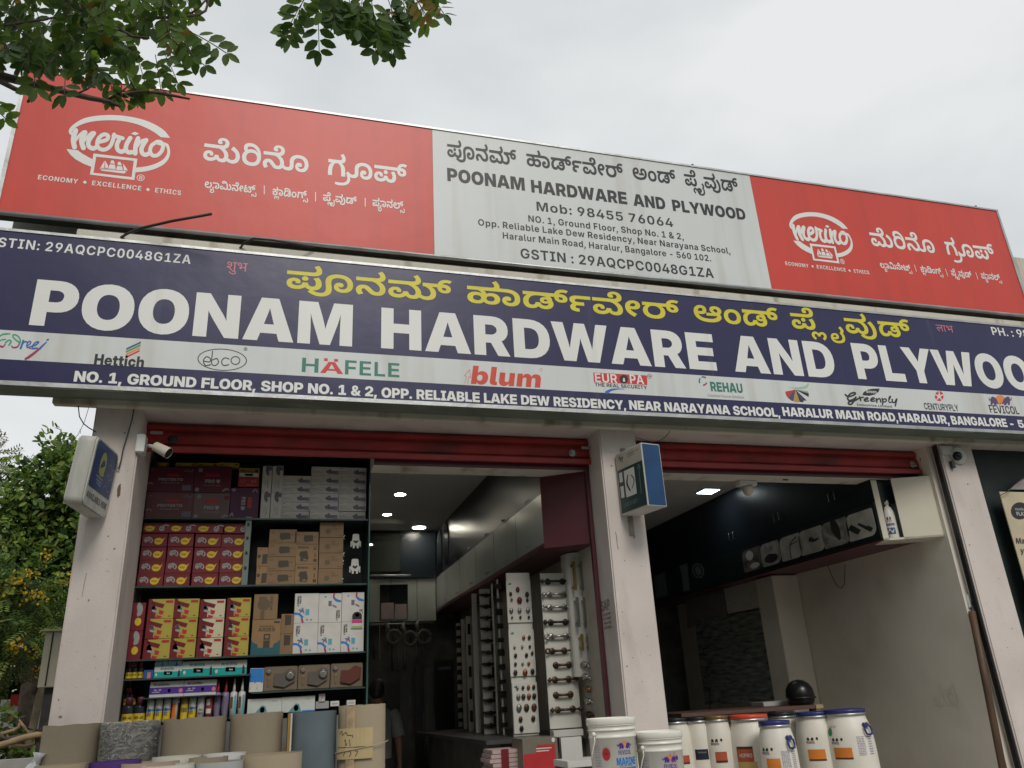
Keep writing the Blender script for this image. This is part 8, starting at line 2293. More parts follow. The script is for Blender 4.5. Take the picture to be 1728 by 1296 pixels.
for k in range(5):
 a_ = R(-128 + 4 * k)
 x, y = cx + (r + .004) * math.cos(a_), 5.22 + .9 * (r + .004) * math.sin(a_)
 q.box(x - .006, x + .004, y - .004, y + .01, FL, zt - .005)
q.build('layered_edge', TORN, t_)
for k, (za_, zb2) in enumerate(((1229, 1261), (1262.5, 1282))):
 zt_, zb_2 = at_y(600, za_, 5.02).z, at_y(600, zb2, 5.02).z
 rn = r + .012
 cyl = lambda u, v, l, cx=cx, rn=rn: Vector((cx + (rn + l) * math.sin(u), 5.22 - .9 * (rn + l) * math.cos(u), v))
 q = MB()
 for j in range(10):
  ua, ub = -1.15 + 1.5 * j / 10, -1.15 + 1.5 * (j + 1) / 10
  q.face([cyl(ua, zb_2, 0), cyl(ub, zb_2, 0), cyl(ub, zt_, 0), cyl(ua, zt_, 0)], True)
 q.build('paper_note', mat('yellow_note_paper', (.46, .36, .19), .7), t_)
 q = MB()
 fm = lambda x, v, l, cyl=cyl, rn=rn: cyl(-1.0 + x / rn, v, l + .001)
 zz = (zt_ + zb_2) / 2
 if k == 0:
  for pts in ([(.0, .02), (.02, .035), (.025, .015), (.05, .03), (.06, .015), (.085, .012)], [(.09, .015), (.095, .0)], [(.04, -.02), (.05, -.01), (.05, -.04), (.06, -.03)], [(.075, -.01), (.08, -.045)]):
   stroke(q, [(x, zz + v, .0035) for x, v in pts], fm)
 else:
  for pts in ([(.03, .015), (.045, .012), (.035, -.01)], [(.075, .02), (.085, .0), (.075, -.015)], [(.11, .012), (.125, .01), (.112, -.015)]):
   stroke(q, [(x, zz + v, .0035) for x, v in pts], fm)
 face_out(q, FRONT).build('handwriting', KPR, t_)
q = MB()
zs = at_y(600, 1263, 5.02).z
q.tube([(cx + (r + .016) * math.sin(u), 5.22 - .9 * (r + .016) * math.cos(u), zs + .02 * u) for u in [-1.5 + 2.8 * k / 14 for k in range(15)]], .003, 5)
q.build('string', mat('string', (.4, .34, .24), .8), t_)
# lower rolls standing in front
FR = 'short laminate rolls at the lower edge'
roll('short tan roll in front of the leftmost card roll', 56, 147, 1290, 4.95, CARDC, CARDC, group=FR, turns=1.6)
roll('short violet roll in front of the film wrapped roll', 148, 240, 1284, 5.02, VIOLETS, mat('violet_laminate_sheet', (0, 0, 0)), group=FR, turns=1.8)
roll('short pinkish tan roll overlapping the violet one', 202, 308, 1285.5, 4.93, mat('pinkish_tan_card', (.42, .32, .25), .7), CARDC, group=FR, turns=1.7)
roll('short cream roll, left of the white one', 254, 341, 1276, 5.0, CREAMS, CREAMS, group=FR, turns=1.7)
roll('short white roll right of the cream one', 341, 416, 1271, 5.02, WHITES, WHITES, group=FR, turns=1.7)
roll('short brown roll in front of the white one', 317, 386, 1277.5, 4.88, CARDB, CARDC, group=FR, turns=1.4)
roll('short grey roll, low in front of the brown one', 326, 412, 1285, 4.80, GREYS, GREYS, group=FR, turns=1.7)
roll('short cream roll lowest at the picture edge', 236, 330, 1290.5, 4.76, CREAMS, CREAMS, group=FR, turns=1.7)
roll('short wide tan roll before the dark gap', 403, 511, 1271.5, 4.92, CARDC, CARDC, group=FR, turns=1.6)
t = thing('plastic_bag', 'white plastic bag beside the leftmost roll', 'bag', at_y(52, 1296, 5.1) - Vector((0, 0, .3)))
c = at_y(57, 1292, 5.2)
q = MB()
q.ball(c - Vector((0, 0, .2)), (.07, .09, .22), 14, 10)
random.seed(8)
q.v = [v + Vector((random.uniform(-.012, .012), random.uniform(-.012, .012), random.uniform(-.012, .012))) for v in q.v]
q.tube([c + Vector((0, 0, -.02)), c + Vector((.015, 0, .035)), c + Vector((.02, 0, .06))], [.03, .02, .035], 8)
q.build('bag', mat('thin_white_plastic', (.55, .56, .58), .35), t)

# ------------------------------------------------------------------ buckets
PAILW = mat('white_pail_plastic', (0.76, 0.74, 0.67), 0.35, 0.03, 3, spec=.5)


def wrap_mark(t_, c_, rf, z_, sc, name_txt, m_txt, second, m2, sub_h, fac, dirt=None):
 """emblem of two elephants and a ball over lettering, wrapped round a pail; fac is the angle of its middle"""
 cyl = lambda u, v, l: Vector((c_.x + (rf(v) + .001 + l) * math.sin(u), c_.y - (rf(v) + .001 + l) * math.cos(u), v))
 fm = lambda x, y, l: cyl(fac + x * sc, z_ + y, l)
 q_ = MB()
 flat_poly(q_, ellipse(0, .058, .020, .020, 16, 0, 0, math.pi) + [(-.012, .048), (.012, .048)], fm)
 q_.build('orange_ball', ORANGEINK, t_)
 q_ = MB()
 for sg in (-1, 1):
  flat_poly(q_, [(sg * x, y) for x, y in ((.006, .045), (.012, .062), (.024, .07), (.036, .064), (.038, .036), (.030, .036), (.027, .046), (.02, .036), (.012, .038))], fm, .001)
  stroke(q_, [(sg * .036, .062, .007), (sg * .046, .052, .005), (sg * .052, .062, .003)], lambda u, v, l: fm(u, v, l + .001))
 q_.build('elephant_mark', VPR, t_)
 q_ = MB()
 put_text(q_, 'B', name_txt, fm, .092, .022, -.046, .006)
 q_.build('lettering', m_txt, t_)
 q_ = MB()
 put_text(q_, 'H', second, fm, sub_h[0], sub_h[1], -sub_h[0] / 2 + sub_h[3], sub_h[2])
 q_.build('lettering', m2, t_)
 return cyl, fm


def pail(label, px0, px1, py, Y, h):
 pl, pr = at_y(px0, py, Y), at_y(px1, py, Y)
 r = (pr.x - pl.x) / 2 * .97
 c_ = Vector(((pl.x + pr.x) / 2, Y, pl.z - h))
 t_ = thing('paint_bucket', label, 'bucket', c_, 'white glue buckets')
 q_ = MB()
 pr_ = [(r * .86, 0), (r * .88, .004), (r * .925, h - .11), (r * .955, h - .108), (r * .955, h - .10), (r * .93, h - .096), (r * .935, h - .07), (r * .975, h - .068), (r * .975, h - .062), (r * .94, h - .058),
  (r * .945, h - .045), (r * .98, h - .043), (r * .98, h - .037)]
 q_.lathe(pr_, c_, 40)
 q_.build('bucket_body', PAILW, t_)
 q_ = MB()
 q_.lathe([(r * .99, h - .036), (r * 1.0, h - .034), (r * 1.0, h - .004), (r * .985, h), (r * .94, h), (r * .93, h - .012), (.01, h - .012)], c_, 40)
 q_.build('lid', PAILW, t_)
 q_ = MB()
 q_.tube([c_ + Vector((r * .97 * math.cos(a_), r * .97 * math.sin(a_) * 1.0, h - .075 - .17 * math.sin(k / 14 * math.pi))) for k, a_ in enumerate([R(200) + R(150) * j / 14 * 0 + R(0) for j in range(15)])], .004, 6) if False else None
 a0 = R(203)
 hp = [c_ + Vector((r * 1.01 * math.cos(a0), r * 1.01 * math.sin(a0), h - .085)), c_ + Vector((r * 1.04 * math.cos(a0 + .05), r * 1.04 * math.sin(a0 + .05), h - .12)), c_ + Vector((r * 1.02 * math.cos(a0 - .2), r * 1.02 * math.sin(a0 - .2), h - .19)), c_ + Vector((r * 1.0 * math.cos(a0 - .25), r * 1.0 * math.sin(a0 - .25), h - .23))]
 q_.tube(hp, .004, 6)
 q_.ball(hp[0], .014, 8, 6)
 q_.build('bail_handle', PAILW, t_)
 return t_, c_, r


def smalltext(t_, cyl, a0, a1, z0_, z1_, n_, m_):
 q_ = MB()
 random.seed(int(abs(a0) * 100) + n_)
 for k in range(n_):
  z = z1_ - (z1_ - z0_) * k / n_
  for j in range(5):
   ua = a0 + (a1 - a0) * j / 5
   ub = a0 + (a1 - a0) * (j + random.uniform(.5, .95)) / 5
   q_.face([cyl(ua, z - (z1_ - z0_) / n_ * .5, 0), cyl(ub, z - (z1_ - z0_) / n_ * .5, 0), cyl(ub, z, 0), cyl(ua, z, 0)])
 q_.build('small_print', m_, t_)


HB = .40
t_, c_, r = pail('taller white glue bucket with a red round sticker and blue lettering', 990, 1070, 1213.5, 4.85, HB)
rf = lambda z, c_=c_, r=r: r * (.88 + .045 * (z - c_.z) / (HB - .11))
cyl, fm = wrap_mark(t_, c_, rf, c_.z + HB - .205, 1 / r, 'FEVICOL', VPR, 'MARINE', BPR, (.15, .04, -.05, .012), .12)
q = MB()
flat_poly(q, ellipse(-.125, .012, .026, .034, 22), fm, .003)
q.build('round_sticker', REDP, t_)
q = MB()
put_text(q, 'B', 'NEW', lambda u, v, l: fm(u, v, l + .004), .02, .008, -.135, .012)
q.build('sticker_lettering', DREDP, t_)
q = MB()
for k in range(10):
 xa, xb = -.1 + .019 * k, -.081 + .019 * k
 q.face([fm(xa, -.15, 0), fm(xb, -.15, 0), fm(xb, -.062, 0), fm(xa, -.062, 0)])
q.build('blue_picture', BPR, t_)
q = MB()
for k in range(4):
 stroke(q, [(-.02 + .02 * k, -.075 - .005 * k, .006), (.0 + .02 * k, -.09, .01), (.035 + .01 * k, -.12, .01), (.02, -.145, .006)], lambda u, v, l: fm(u, v, l + .001))
q.build('wave_print', mat('pale_cyan_print', (.3, .5, .6), .4), t_)
q = MB()
put_text(q, 'B', 'WATERPROOF ADHESIVE', fm, .10, .007, -.045, -.058)
q.build('small_print', GPR, t_)
smalltext(t_, cyl, -1.32, -.98, c_.z + .02, c_.z + HB - .15, 16, mat('lilac_small_print', (.36, .34, .44), .5))
t2 = thing('paint_bucket', 'white bucket under the tall one with blue lettering', 'bucket', c_ - Vector((0, 0, .40)), 'white glue buckets')
MB().lathe([(r * .86, 0), (r * .92, .30), (r * 1.0, .305), (r * 1.0, .398), (.01, .398)], c_ - Vector((0, 0, .40)), 36).build('bucket_body', PAILW, t2)
t_, c_, r = pail('shorter white glue bucket with orange letters and pink scribble', 1071, 1148, 1236, 4.82, HB)
rf = lambda z, c_=c_, r=r: r * (.88 + .045 * (z - c_.z) / (HB - .11))
cyl, fm = wrap_mark(t_, c_, rf, c_.z + HB - .205, 1 / r, 'FEVICOL', VPR, 'SH', ORANGEINK, (.03, .02, -.03, .0), -.02)
q = MB()
flat_poly(q, ellipse(.052, .058, .011, .013, 16), fm)
q.build('round_sticker', VPR, t_)
q = MB()
stroke(q, [(.002, .09, .002), (.004, .06, .002), (0, .0, .002), (-.004, -.02, .002)], lambda u, v, l: fm(u, v, l + .002))
stroke(q, [(.02, .08, .002), (.035, .088, .002), (.03, .07, .002), (.05, .075, .002), (.046, .03, .002), (.05, .005, .002)], lambda u, v, l: fm(u, v, l + .002))
stroke(q, [(-.01, .055, .002), (.02, .04, .002), (.0, .02, .002)], lambda u, v, l: fm(u, v, l + .002))
q.build('pink_scribble', mat('pink_marker', (.6, .08, .2), .5), t_)
smalltext(t_, cyl, -1.45, -1.0, c_.z + .02, c_.z + HB - .14, 16, mat('lilac_small_print', (0, 0, 0)))
t2 = thing('paint_bucket', 'white bucket under the short one with orange letters', 'bucket', c_ - Vector((0, 0, .40)), 'white glue buckets')
MB().lathe([(r * .86, 0), (r * .92, .30), (r * 1.0, .305), (r * 1.0, .398), (.01, .398)], c_ - Vector((0, 0, .40)), 36).build('bucket_body', PAILW, t2)
t = thing('bucket_stand', 'low grey concrete block carrying the white buckets', 'block', (2.2, 4.85, 0))
MB().box(1.75, 2.75, 4.66, 5.06, FL - .01, c_.z - .405).build('block', CONCRETE, t, bevel=.01)

# ------------------------------------------------------------------ drums
DRUMW = layer_stain(mat('white_drum_plastic', (0.72, 0.69, 0.61), 0.38, 0.04, 3, spec=.5), (0.42, 0.38, 0.31), 3, .55, .8, amount=.5)
NAVYLID = mat('navy_lid_plastic', (0.022, 0.03, 0.14), 0.35, .08)
BLKLID = mat('black_lid_plastic', (0.015, 0.016, 0.022), 0.4)
ORLID = mat('orange_lid_plastic', (0.55, 0.075, 0.03), 0.35)
GOLDLID = mat('dull_gold_lid', (0.20, 0.135, 0.06), 0.35, metal=.4)
ZINC = mat('zinc_ring', (0.42, 0.43, 0.43), 0.35, metal=.8)


def drum(label, pxl, pxr, py, Y, h, lid, panel, handle=None, dark=False, mark=None, fac0=None, extra=()):
 pl, pr = at_y(pxl, py, Y), at_y(pxr, py, Y)
 f = 1 / math.hypot(1, (pl.x + pr.x) / 2 / Y)              # seen obliquely, the plane cut is wider than the lid
 r = (pr.x - pl.x) / 2 * f
 c_ = Vector(((pl.x + pr.x) / 2, Y, pl.z - h))
 t_ = thing('glue_drum', label, 'drum', c_, 'white drums on the shop floor')
 rb = r * 1.19
 prof = [(rb * .90, 0), (rb * .97, .02), (rb, .06), (rb * 1.005, h * .5), (rb * .995, h * .62), (rb * .96, h * .74), (rb * .88, h * .84), (r * .97, h * .905), (r * .95, h - .045)]
 MB().lathe(spline(prof, 3), c_, 40).build('drum_body', DRUMW, t_)
 MB().lathe([(r * .95, h - .05), (r * 1.03, h - .048), (r * 1.035, h - .035), (r * 1.0, h - .03)], c_, 40, cap=False).build('clamp_ring', ZINC, t_)
 MB().lathe([(r * 1.0, h - .032), (r * 1.015, h - .03), (r * 1.015, h - .004), (r * .99, h), (r * .90, h), (r * .88, h - .012), (.01, h - .012)], c_, 40).build('lid', lid, t_)

 def rf(z):
  v = z - c_.z
  P = prof
  for (ra, za), (rb_, zb2) in zip(P, P[1:]):
   if za <= v <= zb2:
    return ra + (rb_ - ra) * (v - za) / (zb2 - za)
  return rb
 base = math.atan2(c_.x, c_.y)                                # angle that faces the street corner we look from
 cyl = lambda u, v, l: Vector((c_.x + (rf(c_.z + v) + .0025 + l) * math.sin(u - base), c_.y - (rf(c_.z + v) + .0025 + l) * math.cos(u - base), c_.z + v))

 def patch(a0, a1, v0, v1, m_, nm, lift=0.0):
  q_ = MB()
  n_ = 8
  for k in range(n_):
   for j in range(3):
    ua, ub = a0 + (a1 - a0) * k / n_, a0 + (a1 - a0) * (k + 1) / n_
    va, vb = v0 + (v1 - v0) * j / 3, v0 + (v1 - v0) * (j + 1) / 3
    q_.face([cyl(ua, va, lift), cyl(ub, va, lift), cyl(ub, vb, lift), cyl(ua, vb, lift)], True)
  q_.build(nm, m_, t_)

 for a0, a1, v0, v1, m_, nm in panel:
  patch(a0, a1, h * (v0 + .12), h * (v1 + .12), m_, nm)
 if handle:
  ha, hv, hm = handle
  hv += .055
  q_ = MB()
  q_.tube([cyl(ha + u, h * hv + v, .022) for u, v in ((-.16, .03), (-.19, 0), (-.15, -.03), (0, -.034), (.15, -.03), (.19, 0), (.16, .03), (.08, .035), (-.08, .035), (-.16, .03))], .009, 8)
  q_.ball(cyl(ha - .09, h * hv + .045, .01), .018, 10, 6)
  q_.ball(cyl(ha + .09, h * hv + .045, .01), .018, 10, 6)
  q_.build('side_handle', hm, t_)
 if mark:
  ma, mv, word = mark
  mv += .13
  fm = lambda x, y, l: cyl(ma + x / rb, h * mv + y, l)
  q_ = MB()
  for sg in (-1, 1):
   flat_poly(q_, [(sg * x * .8, y * .8) for x, y in ((.006, .045), (.012, .062), (.024, .07), (.036, .064), (.038, .036), (.030, .036), (.027, .046), (.02, .036), (.012, .038))], fm, .0005)
  put_text(q_, 'B', word, fm, .075, .018, -.0375, .006)
  flat_poly(q_, ellipse(.06, .045, .010, .012, 14), fm)
  q_.build('lettering', KPR, t_)
 for e_ in extra:
  if e_[0] == 'spot':
   q_ = MB()
   flat_poly(q_, ellipse(0, 0, .026, .034, 20), lambda x, y, l: cyl(e_[1] + x / rb, h * (e_[2] + .085) + y, l))
   q_.build('round_sticker', e_[3], t_)
  elif e_[0] == 'text':
   smalltext(t_, lambda u, v, l: cyl(u, v - c_.z, l), e_[1], e_[2], c_.z + h * (e_[3] + .11), c_.z + h * (e_[4] + .11), e_[5], e_[6])
  elif e_[0] == 'word':
   q_ = MB()
   put_text(q_, 'B', e_[1], lambda x, y, l: cyl(e_[2] + x / rb, h * (e_[3] + (.02 if e_[3] > .7 else .12)) + y, l + .001), e_[4], e_[5])
   q_.build('lettering', e_[6], t_)
 return t_


OP = mat('orange_label', (.62, .20, .03), .42)
OP2 = mat('red_orange_label', (.42, .09, .04), .42)
BRL = mat('brown_label', (.09, .025, .02), .42)
BLL = mat('blue_black_label', (.015, .018, .035), .42)
YLL = mat('pale_yellow_label', (.48, .36, .13), .45)
LIL = mat('lilac_print_small', (.30, .28, .42), .5)
GRN = mat('green_sticker', (.01, .22, .08), .4)
orl = lambda a0, a1, v0=.34, v1=.45: [(a0, a1, v0, v1, OP, 'orange_label'), (a0, a1, v0 - .02, v0, BRL, 'brown_label')]
drum('white drum with a navy lid and a green round sticker, at the right end', 1389, 1459, 1199, 6.55, .70, NAVYLID, orl(-.75, .02), (.88, .70, NAVYLID), mark=(-.62, .47, 'FEVICOL'), extra=(('spot', -.85, .66, GRN), ('text', .28, .62, .36, .58, 12, LIL), ('text', .78, 1.02, .36, .58, 8, LIL), ('word', 'Lr 2a 17', -.95, .775, .09, .018, GPR)))
drum('white drum with a navy lid, second from the right', 1341, 1402, 1203, 6.75, .70, NAVYLID, orl(-.55, .25), None, mark=(-.35, .50, 'FEVICOL'))
drum('short white drum with a navy lid and navy side handle, in front', 1279, 1332, 1218, 6.30, .60, NAVYLID, orl(-.75, .02, .30, .42), (.72, .66, NAVYLID), mark=(-.75, .45, 'FEVICOL'), extra=(('text', .12, .60, .28, .52, 14, LIL), ('text', .72, 1.0, .26, .56, 12, LIL)))
drum('white drum with a black lid half hidden behind the short one', 1296, 1340, 1203.5, 7.05, .68, BLKLID, ())
drum('white drum with an orange lid and orange label', 1229, 1294, 1208, 6.72, .70, ORLID, [(-.75, .0, .36, .50, OP2, 'orange_label'), (-.75, .0, .50, .53, BRL, 'brown_label'), (-.75, .1, .27, .36, YLL, 'yellow_label')], (.95, .72, ORLID), extra=(('word', 'HIPRO', -.62, .41, .11, .03, WPR), ('text', .62, .86, .36, .52, 9, KPR)))
drum('white drum with a dull gold lid beside the orange lidded one', 1186, 1229, 1209, 6.85, .68, GOLDLID, [(-.35, .4, .36, .46, OP2, 'orange_label'), (-.35, .4, .335, .36, BRL, 'brown_label')], None, mark=(-.3, .52, 'SPEEDX'))
drum('white drum with a black lid and a blue black label', 1155, 1196, 1211, 6.95, .68, BLKLID, [(-.4, .5, .38, .50, BLL, 'dark_label')], None, extra=(('word', 'Probond', -.2, .455, .07, .014, GPR),))
drum('white drum with a black lid half hidden by the middle pillar', 1116, 1160, 1213, 7.0, .68, BLKLID, [(.05, .7, .36, .44, OP2, 'orange_label'), (.05, .7, .34, .36, BRL, 'brown_label')], None)

# table with a dark helmet behind the drums
p0, p1 = at_y(1258, 1196, 8.3), at_y(1372, 1194, 7.6)
t = thing('table', 'brown topped table behind the drums', 'table', (5.2, 8.2, FL))
zt = at_y(1330, 1192, 7.7).z
MB().box(3.9, 5.52, 7.62, 8.5, zt - .035, zt).build('table_top', mat('brown_table_top', (.13, .075, .06), .4), t, bevel=.003)
MB().box(5.44, 5.525, 7.61, 7.70, zt - .036, zt + .001).build('edge_strip', mat('yellowed_edge', (.4, .32, .18), .5), t)
for x in (3.96, 5.44):
 for y in (7.68, 8.44):
  MB().box(x - .025, x + .025, y - .025, y + .025, FL, zt - .036).build('leg', DARKSTEEL, t)
c = at_y(1330, 1185, 8.2)
carton('paper_stack', 'low pile of white papers lying on the brown table', 'paper', (1288, 1186), (1336, 1190.5), .25, OFFWHITE, (), None, y=8.15, z0=zt + .001)
c = at_y(1366, 1182, 7.75)
t = thing('helmet', 'shiny black rounded helmet on the brown table by the white wall', 'helmet', (c.x, 7.75, zt))
q = MB()
q.lathe([(.125, 0), (.14, .03), (.15, .09), (.14, .16), (.105, .215), (.055, .245), (.005, .255)], (c.x, 7.9, zt), 28)
q.build('shell', mat('gloss_black', (.012, .012, .013), .28), t)
q = MB()
q.tube([(c.x + .15 * math.sin(u), 7.9 - .15 * math.cos(u), zt + .07) for u in [-1.1 + .2 * k for k in range(12)]], .012, 8)
q.build('visor_edge', BLACK, t)
# bottle on the corner shelf
pb_ = at_y(1508, 880, 6.43)
cb = o0 + ux * 0.125 + depth * .34 + Vector((0, 0, .021))
t = thing('glue_bottle', 'white glue bottle with blue lettering standing in the cream box shelf', 'bottle', cb)
MB().lathe([(.06, 0), (.065, .01), (.065, .22), (.06, .27), (.045, .315), (.03, .33), (.028, .345)], cb, 26).build('bottle_body', PAILW, t)
MB().lathe([(.034, .345), (.034, .385), (.028, .39)], cb, 18).build('cap', WPR, t)
cyl = lambda u, v, l: cb + Vector(((.066 + l) * math.sin(u - .7), -(.066 + l) * math.cos(u - .7), v))
q = MB()
put_text(q, 'H', 'MARINE', cyl, 1.3, .026, -.65, .125)
q.build('lettering', VPR, t)
q = MB()
put_text(q, 'B', 'FEVICOL', cyl, .8, .014, -.4, .165)
for sg in (-1, 1):
 flat_poly(q, [(sg * .05, .185), (sg * .12, .215), (sg * .3, .21), (sg * .32, .185)], cyl)
q.build('red_lettering', DREDP, t)
q = MB()
for k in range(6):
 q.face([cyl(-.6 + .2 * k, .04, 0), cyl(-.4 + .2 * k, .04, 0), cyl(-.4 + .2 * k, .105, 0), cyl(-.6 + .2 * k, .105, 0)], True)
q.build('blue_picture', mat('dusk_blue_print', (.06, .10, .2), .45), t)
q = MB()
stroke(q, [(-.5, .055, .02), (-.2, .09, .02), (.1, .06, .02), (.4, .085, .02)], lambda u, v, l: cyl(u, v, l + .001))
q.build('wave_print', WPR, t)
# small print on the middle pillar
q = MB()
fm = lambda px, py, l: Vector((2.668 - .002 - l, at_x(px, py, 2.668).y, at_x(px, py, 2.668).z))
put_text(q, 'B', 'SAP', lambda u, v, l: (2.666 - l, 6.43 - u, 2.245 + v), .18, .085)
for k in range(4):
 put_text(q, 'B', ('DOOR', 'FITTINGS', '98450', 'INTERIOR')[k], lambda u, v, l: (2.666 - l, 6.41 - u, 2.205 - .035 * k + v), .16, .02)
face_out(q, (-1, 0, 0)).build('stencil_lettering', mat('stencil_grey', (.2, .17, .155), .8), B)
# dirt marks on the pillars
random.seed(21)
q = MB()
for k in range(34):
 x0, x1 = random.choice(((-1.33, -1.06), (2.70, 2.99), (6.40, 6.74)))
 x, z = random.uniform(x0, x1), random.uniform(1.5, 3.6)
 r_ = random.choice((.003, .004, .006, .009))
 flat_poly(q, ellipse(x, z, r_, r_ * random.uniform(.6, 1.6), 8, random.uniform(0, 3)), lambda u, v, l: (u, PF - .0015, v))
stroke(q, [(2.732, 2.86, .005), (2.738, 2.80, .008), (2.735, 2.76, .004), (2.742, 2.72, .008)], lambda u, v, l: (u, PF - .0015 - l, v))
stroke(q, [(2.885, 2.85, .005), (2.90, 2.83, .012), (2.895, 2.80, .005)], lambda u, v, l: (u, PF - .0015 - l, v))
stroke(q, [(-1.255, 2.56, .003), (-1.26, 2.47, .003), (-1.262, 2.40, .002)], lambda u, v, l: (u, PF - .0015 - l, v))
face_out(q, FRONT).build('dirt_mark', mat('dirt_on_plaster', (.24, .19, .17), .9), B)
# rough hole where the light box bracket is let into the pillar
q = MB()
p = at_y(201, 828, PF)
random.seed(4)
flat_poly(q, [(p.x + .012 * math.cos(a_) * random.uniform(.7, 1.2), p.z + .055 * math.sin(a_) * random.uniform(.8, 1.15)) for a_ in [2 * math.pi * k / 18 for k in range(18)]], lambda u, v, l: (u, PF - .002, v))
face_out(q, FRONT).build('bracket_hole', mat('rust_brown_hole', (.15, .10, .08), .9), B)

# ================================================================== neighbour's poster at the right edge
pp = at_y(1685, 830, 6.13)
t = thing('poster', 'cream and green paint poster hanging on the dark neighbouring wall', 'poster', (pp.x + .45, 6.12, pp.z - 1.3))
x0, x1, z1, z0 = pp.x, pp.x + .9, pp.z, pp.z - 1.3
MB().box(x0, x1, 6.12, 6.13, z0, z1).build('sheet', mat('cream_poster', (.52, .45, .31), .4), t)
pm = lambda px, py, l: at_y(px, py, 6.118 - l)
q = MB()
flat_poly(q, ellipse(1721, 862, 15, 14.5), pm)
q.build('black_disc', KPR, t)
q = MB()
dc = at_y(1721, 862, 6.118)
put_text(q, 'B', 'royale', lambda u, v, l: (u, 6.117 - l, v), .11, .028, dc.x - .055, dc.z + .005)
put_text(q, 'H', 'PLAY', lambda u, v, l: (u, 6.117 - l, v), .12, .04, dc.x - .055, dc.z - .05)
q.build('disc_lettering', mat('disc_lettering_ink', (.4, .4, .38), .4), t)
q = MB()
mz = at_y(1712, 907, 6.118)
for k, w_ in enumerate(('May', 'your', 'Spring')):
 put_text(q, 'B', w_ + ' walls', lambda u, v, l: (u, 6.117 - l, v), None, .055, mz.x + .02 * k, mz.z - .06 - .095 * k, shear=.25)
q.build('script_lettering', DARKINK, t)
q = MB()
flat_poly(q, [(pp.x + .28, z0), (x1, z0), (x1, z1 - .46), (pp.x + .42, z1 - .74), (pp.x + .2, z1 - .9), (pp.x + .02, z0 + .1), (pp.x, z0)], lambda u, v, l: (u, 6.118, v))
q.build('green_swirl', mat('green_swirl_print', (.02, .24, .13), .4, .5, 8, col2=(.005, .09, .06), stretch=(1, 1, 2)), t)
p = at_y(1715, 818, 6.16)
q = MB()
q.prism([at_y(1704, 826, 6.17), at_y(1728, 808, 6.17), at_y(1760, 800, 6.17), at_y(1760, 826, 6.17)], (0, .02, 0))
tag(q.build('awning_flap', mat('greyish_awning', (.33, .29, .28), .7)), 'small greyish flap above the cream poster', 'awning')
q = MB()
q.tube([at_y(1684, 838, 6.1), at_y(1700, 830, 6.08), at_y(1712, 818, 6.1), at_y(1728, 806, 6.12)], .004, 6)
tag(q.build('loose_wire', WIRE), 'thin wire crossing the top corner of the cream poster', 'wire')

# ================================================================== plants
LEAF = [mat_leaf('leaf_dark_green', (0.050, 0.090, 0.032), (0.09, 0.18, 0.025)), mat_leaf('leaf_mid_green', (0.075, 0.13, 0.035), (0.18, 0.30, 0.04)),
  mat_leaf('leaf_fresh_green', (0.09, 0.16, 0.035), (0.26, 0.42, 0.05)), mat_leaf('leaf_yellowed', (0.20, 0.14, 0.03), (0.32, 0.20, 0.03))]
BARK = mat('grey_brown_bark', (0.085, 0.068, 0.055), 0.9, 0.3, 12, bump=.8, bscale=40)
BARKP = mat('peeled_pale_wood', (0.33, 0.23, 0.13), 0.75, 0.25, 6, bump=.4, bscale=20)


def leaflet(mb, p, d, nrm, L_, W_):
 """an elliptic leaflet folded a little along its midrib"""
 d = d.normalized()
 s_ = d.cross(nrm).normalized()
 up = s_.cross(d) * (W_ * .12)
 i = len(mb.v)
 mb.v += [p, p + d * L_ * .22 + s_ * W_ * .38 + up, p + d * L_ * .52 + s_ * W_ * .5 + up, p + d * L_ * .82 + s_ * W_ * .32 + up * .6, p + d * L_ * 1.0,
   p + d * L_ * .82 - s_ * W_ * .32 + up * .6, p + d * L_ * .52 - s_ * W_ * .5 + up, p + d * L_ * .22 - s_ * W_ * .38 + up, p + d * L_ * .5]
 for f in ((0, 1, 2, 8), (8, 2, 3, 4), (4, 5, 6, 8), (8, 6, 7, 0)):
  mb.f.append([i + k for k in f])
  mb.sm.append(True)


def rvec(a=1.0):
 return Vector((random.gauss(0, a), random.gauss(0, a), random.gauss(0, a)))


# overhanging tree: its trunk stands left of the picture, its branches come into the top left corner
random.seed(31)
TT = thing('overhanging_tree', 'tree with oval leaflets whose branches hang into the top left corner', 'tree', (-3.3, 1.9, 0.12))
q = MB()
q.tube([(-3.3, 1.9, 0.1), (-3.25, 1.95, 1.2), (-3.1, 2.0, 2.4), (-2.7, 2.1, 3.3), (-2.3, 2.2, 3.9)], [.17, .15, .13, .10, .08], 12)
q.tube([(-3.25, 1.95, 1.2), (-3.6, 1.7, 2.6), (-3.8, 1.5, 4.0), (-3.6, 1.3, 5.2)], [.12, .09, .07, .04], 10)
q.build('trunk', BARK, TT)
mbs = [MB() for _ in LEAF]
tw = MB()
P3 = lambda px, py, y: at_y(px, py, y)
tw.tube([(-2.7, 2.1, 3.3), (-2.3, 2.3, 3.5), P3(-60, 120, 2.35), P3(0, 128, 2.35), P3(35, 137, 2.35), P3(90, 150, 2.33), P3(150, 165, 2.32), P3(185, 172, 2.3), P3(203, 180, 2.3)], [.05, .035, .020, .015, .013, .011, .009, .007, .004], 8)
tw.tube([P3(178, 170, 2.31), P3(205, 161, 2.3), P3(235, 155, 2.28), P3(262, 156, 2.27), P3(290, 161, 2.26), P3(320, 167, 2.25)], [.007, .0065, .006, .0055, .005, .0035], 6)
tw.tube([P3(2, 138, 2.34), P3(25, 150, 2.33), P3(48, 158, 2.33), P3(54, 163, 2.33), P3(47, 172, 2.32)], [.009, .008, .007, .006, .004], 6)
tw.tube([P3(185, 166, 2.3), P3(205, 155, 2.29), P3(220, 142, 2.28)], [.004, .003, .002], 5)
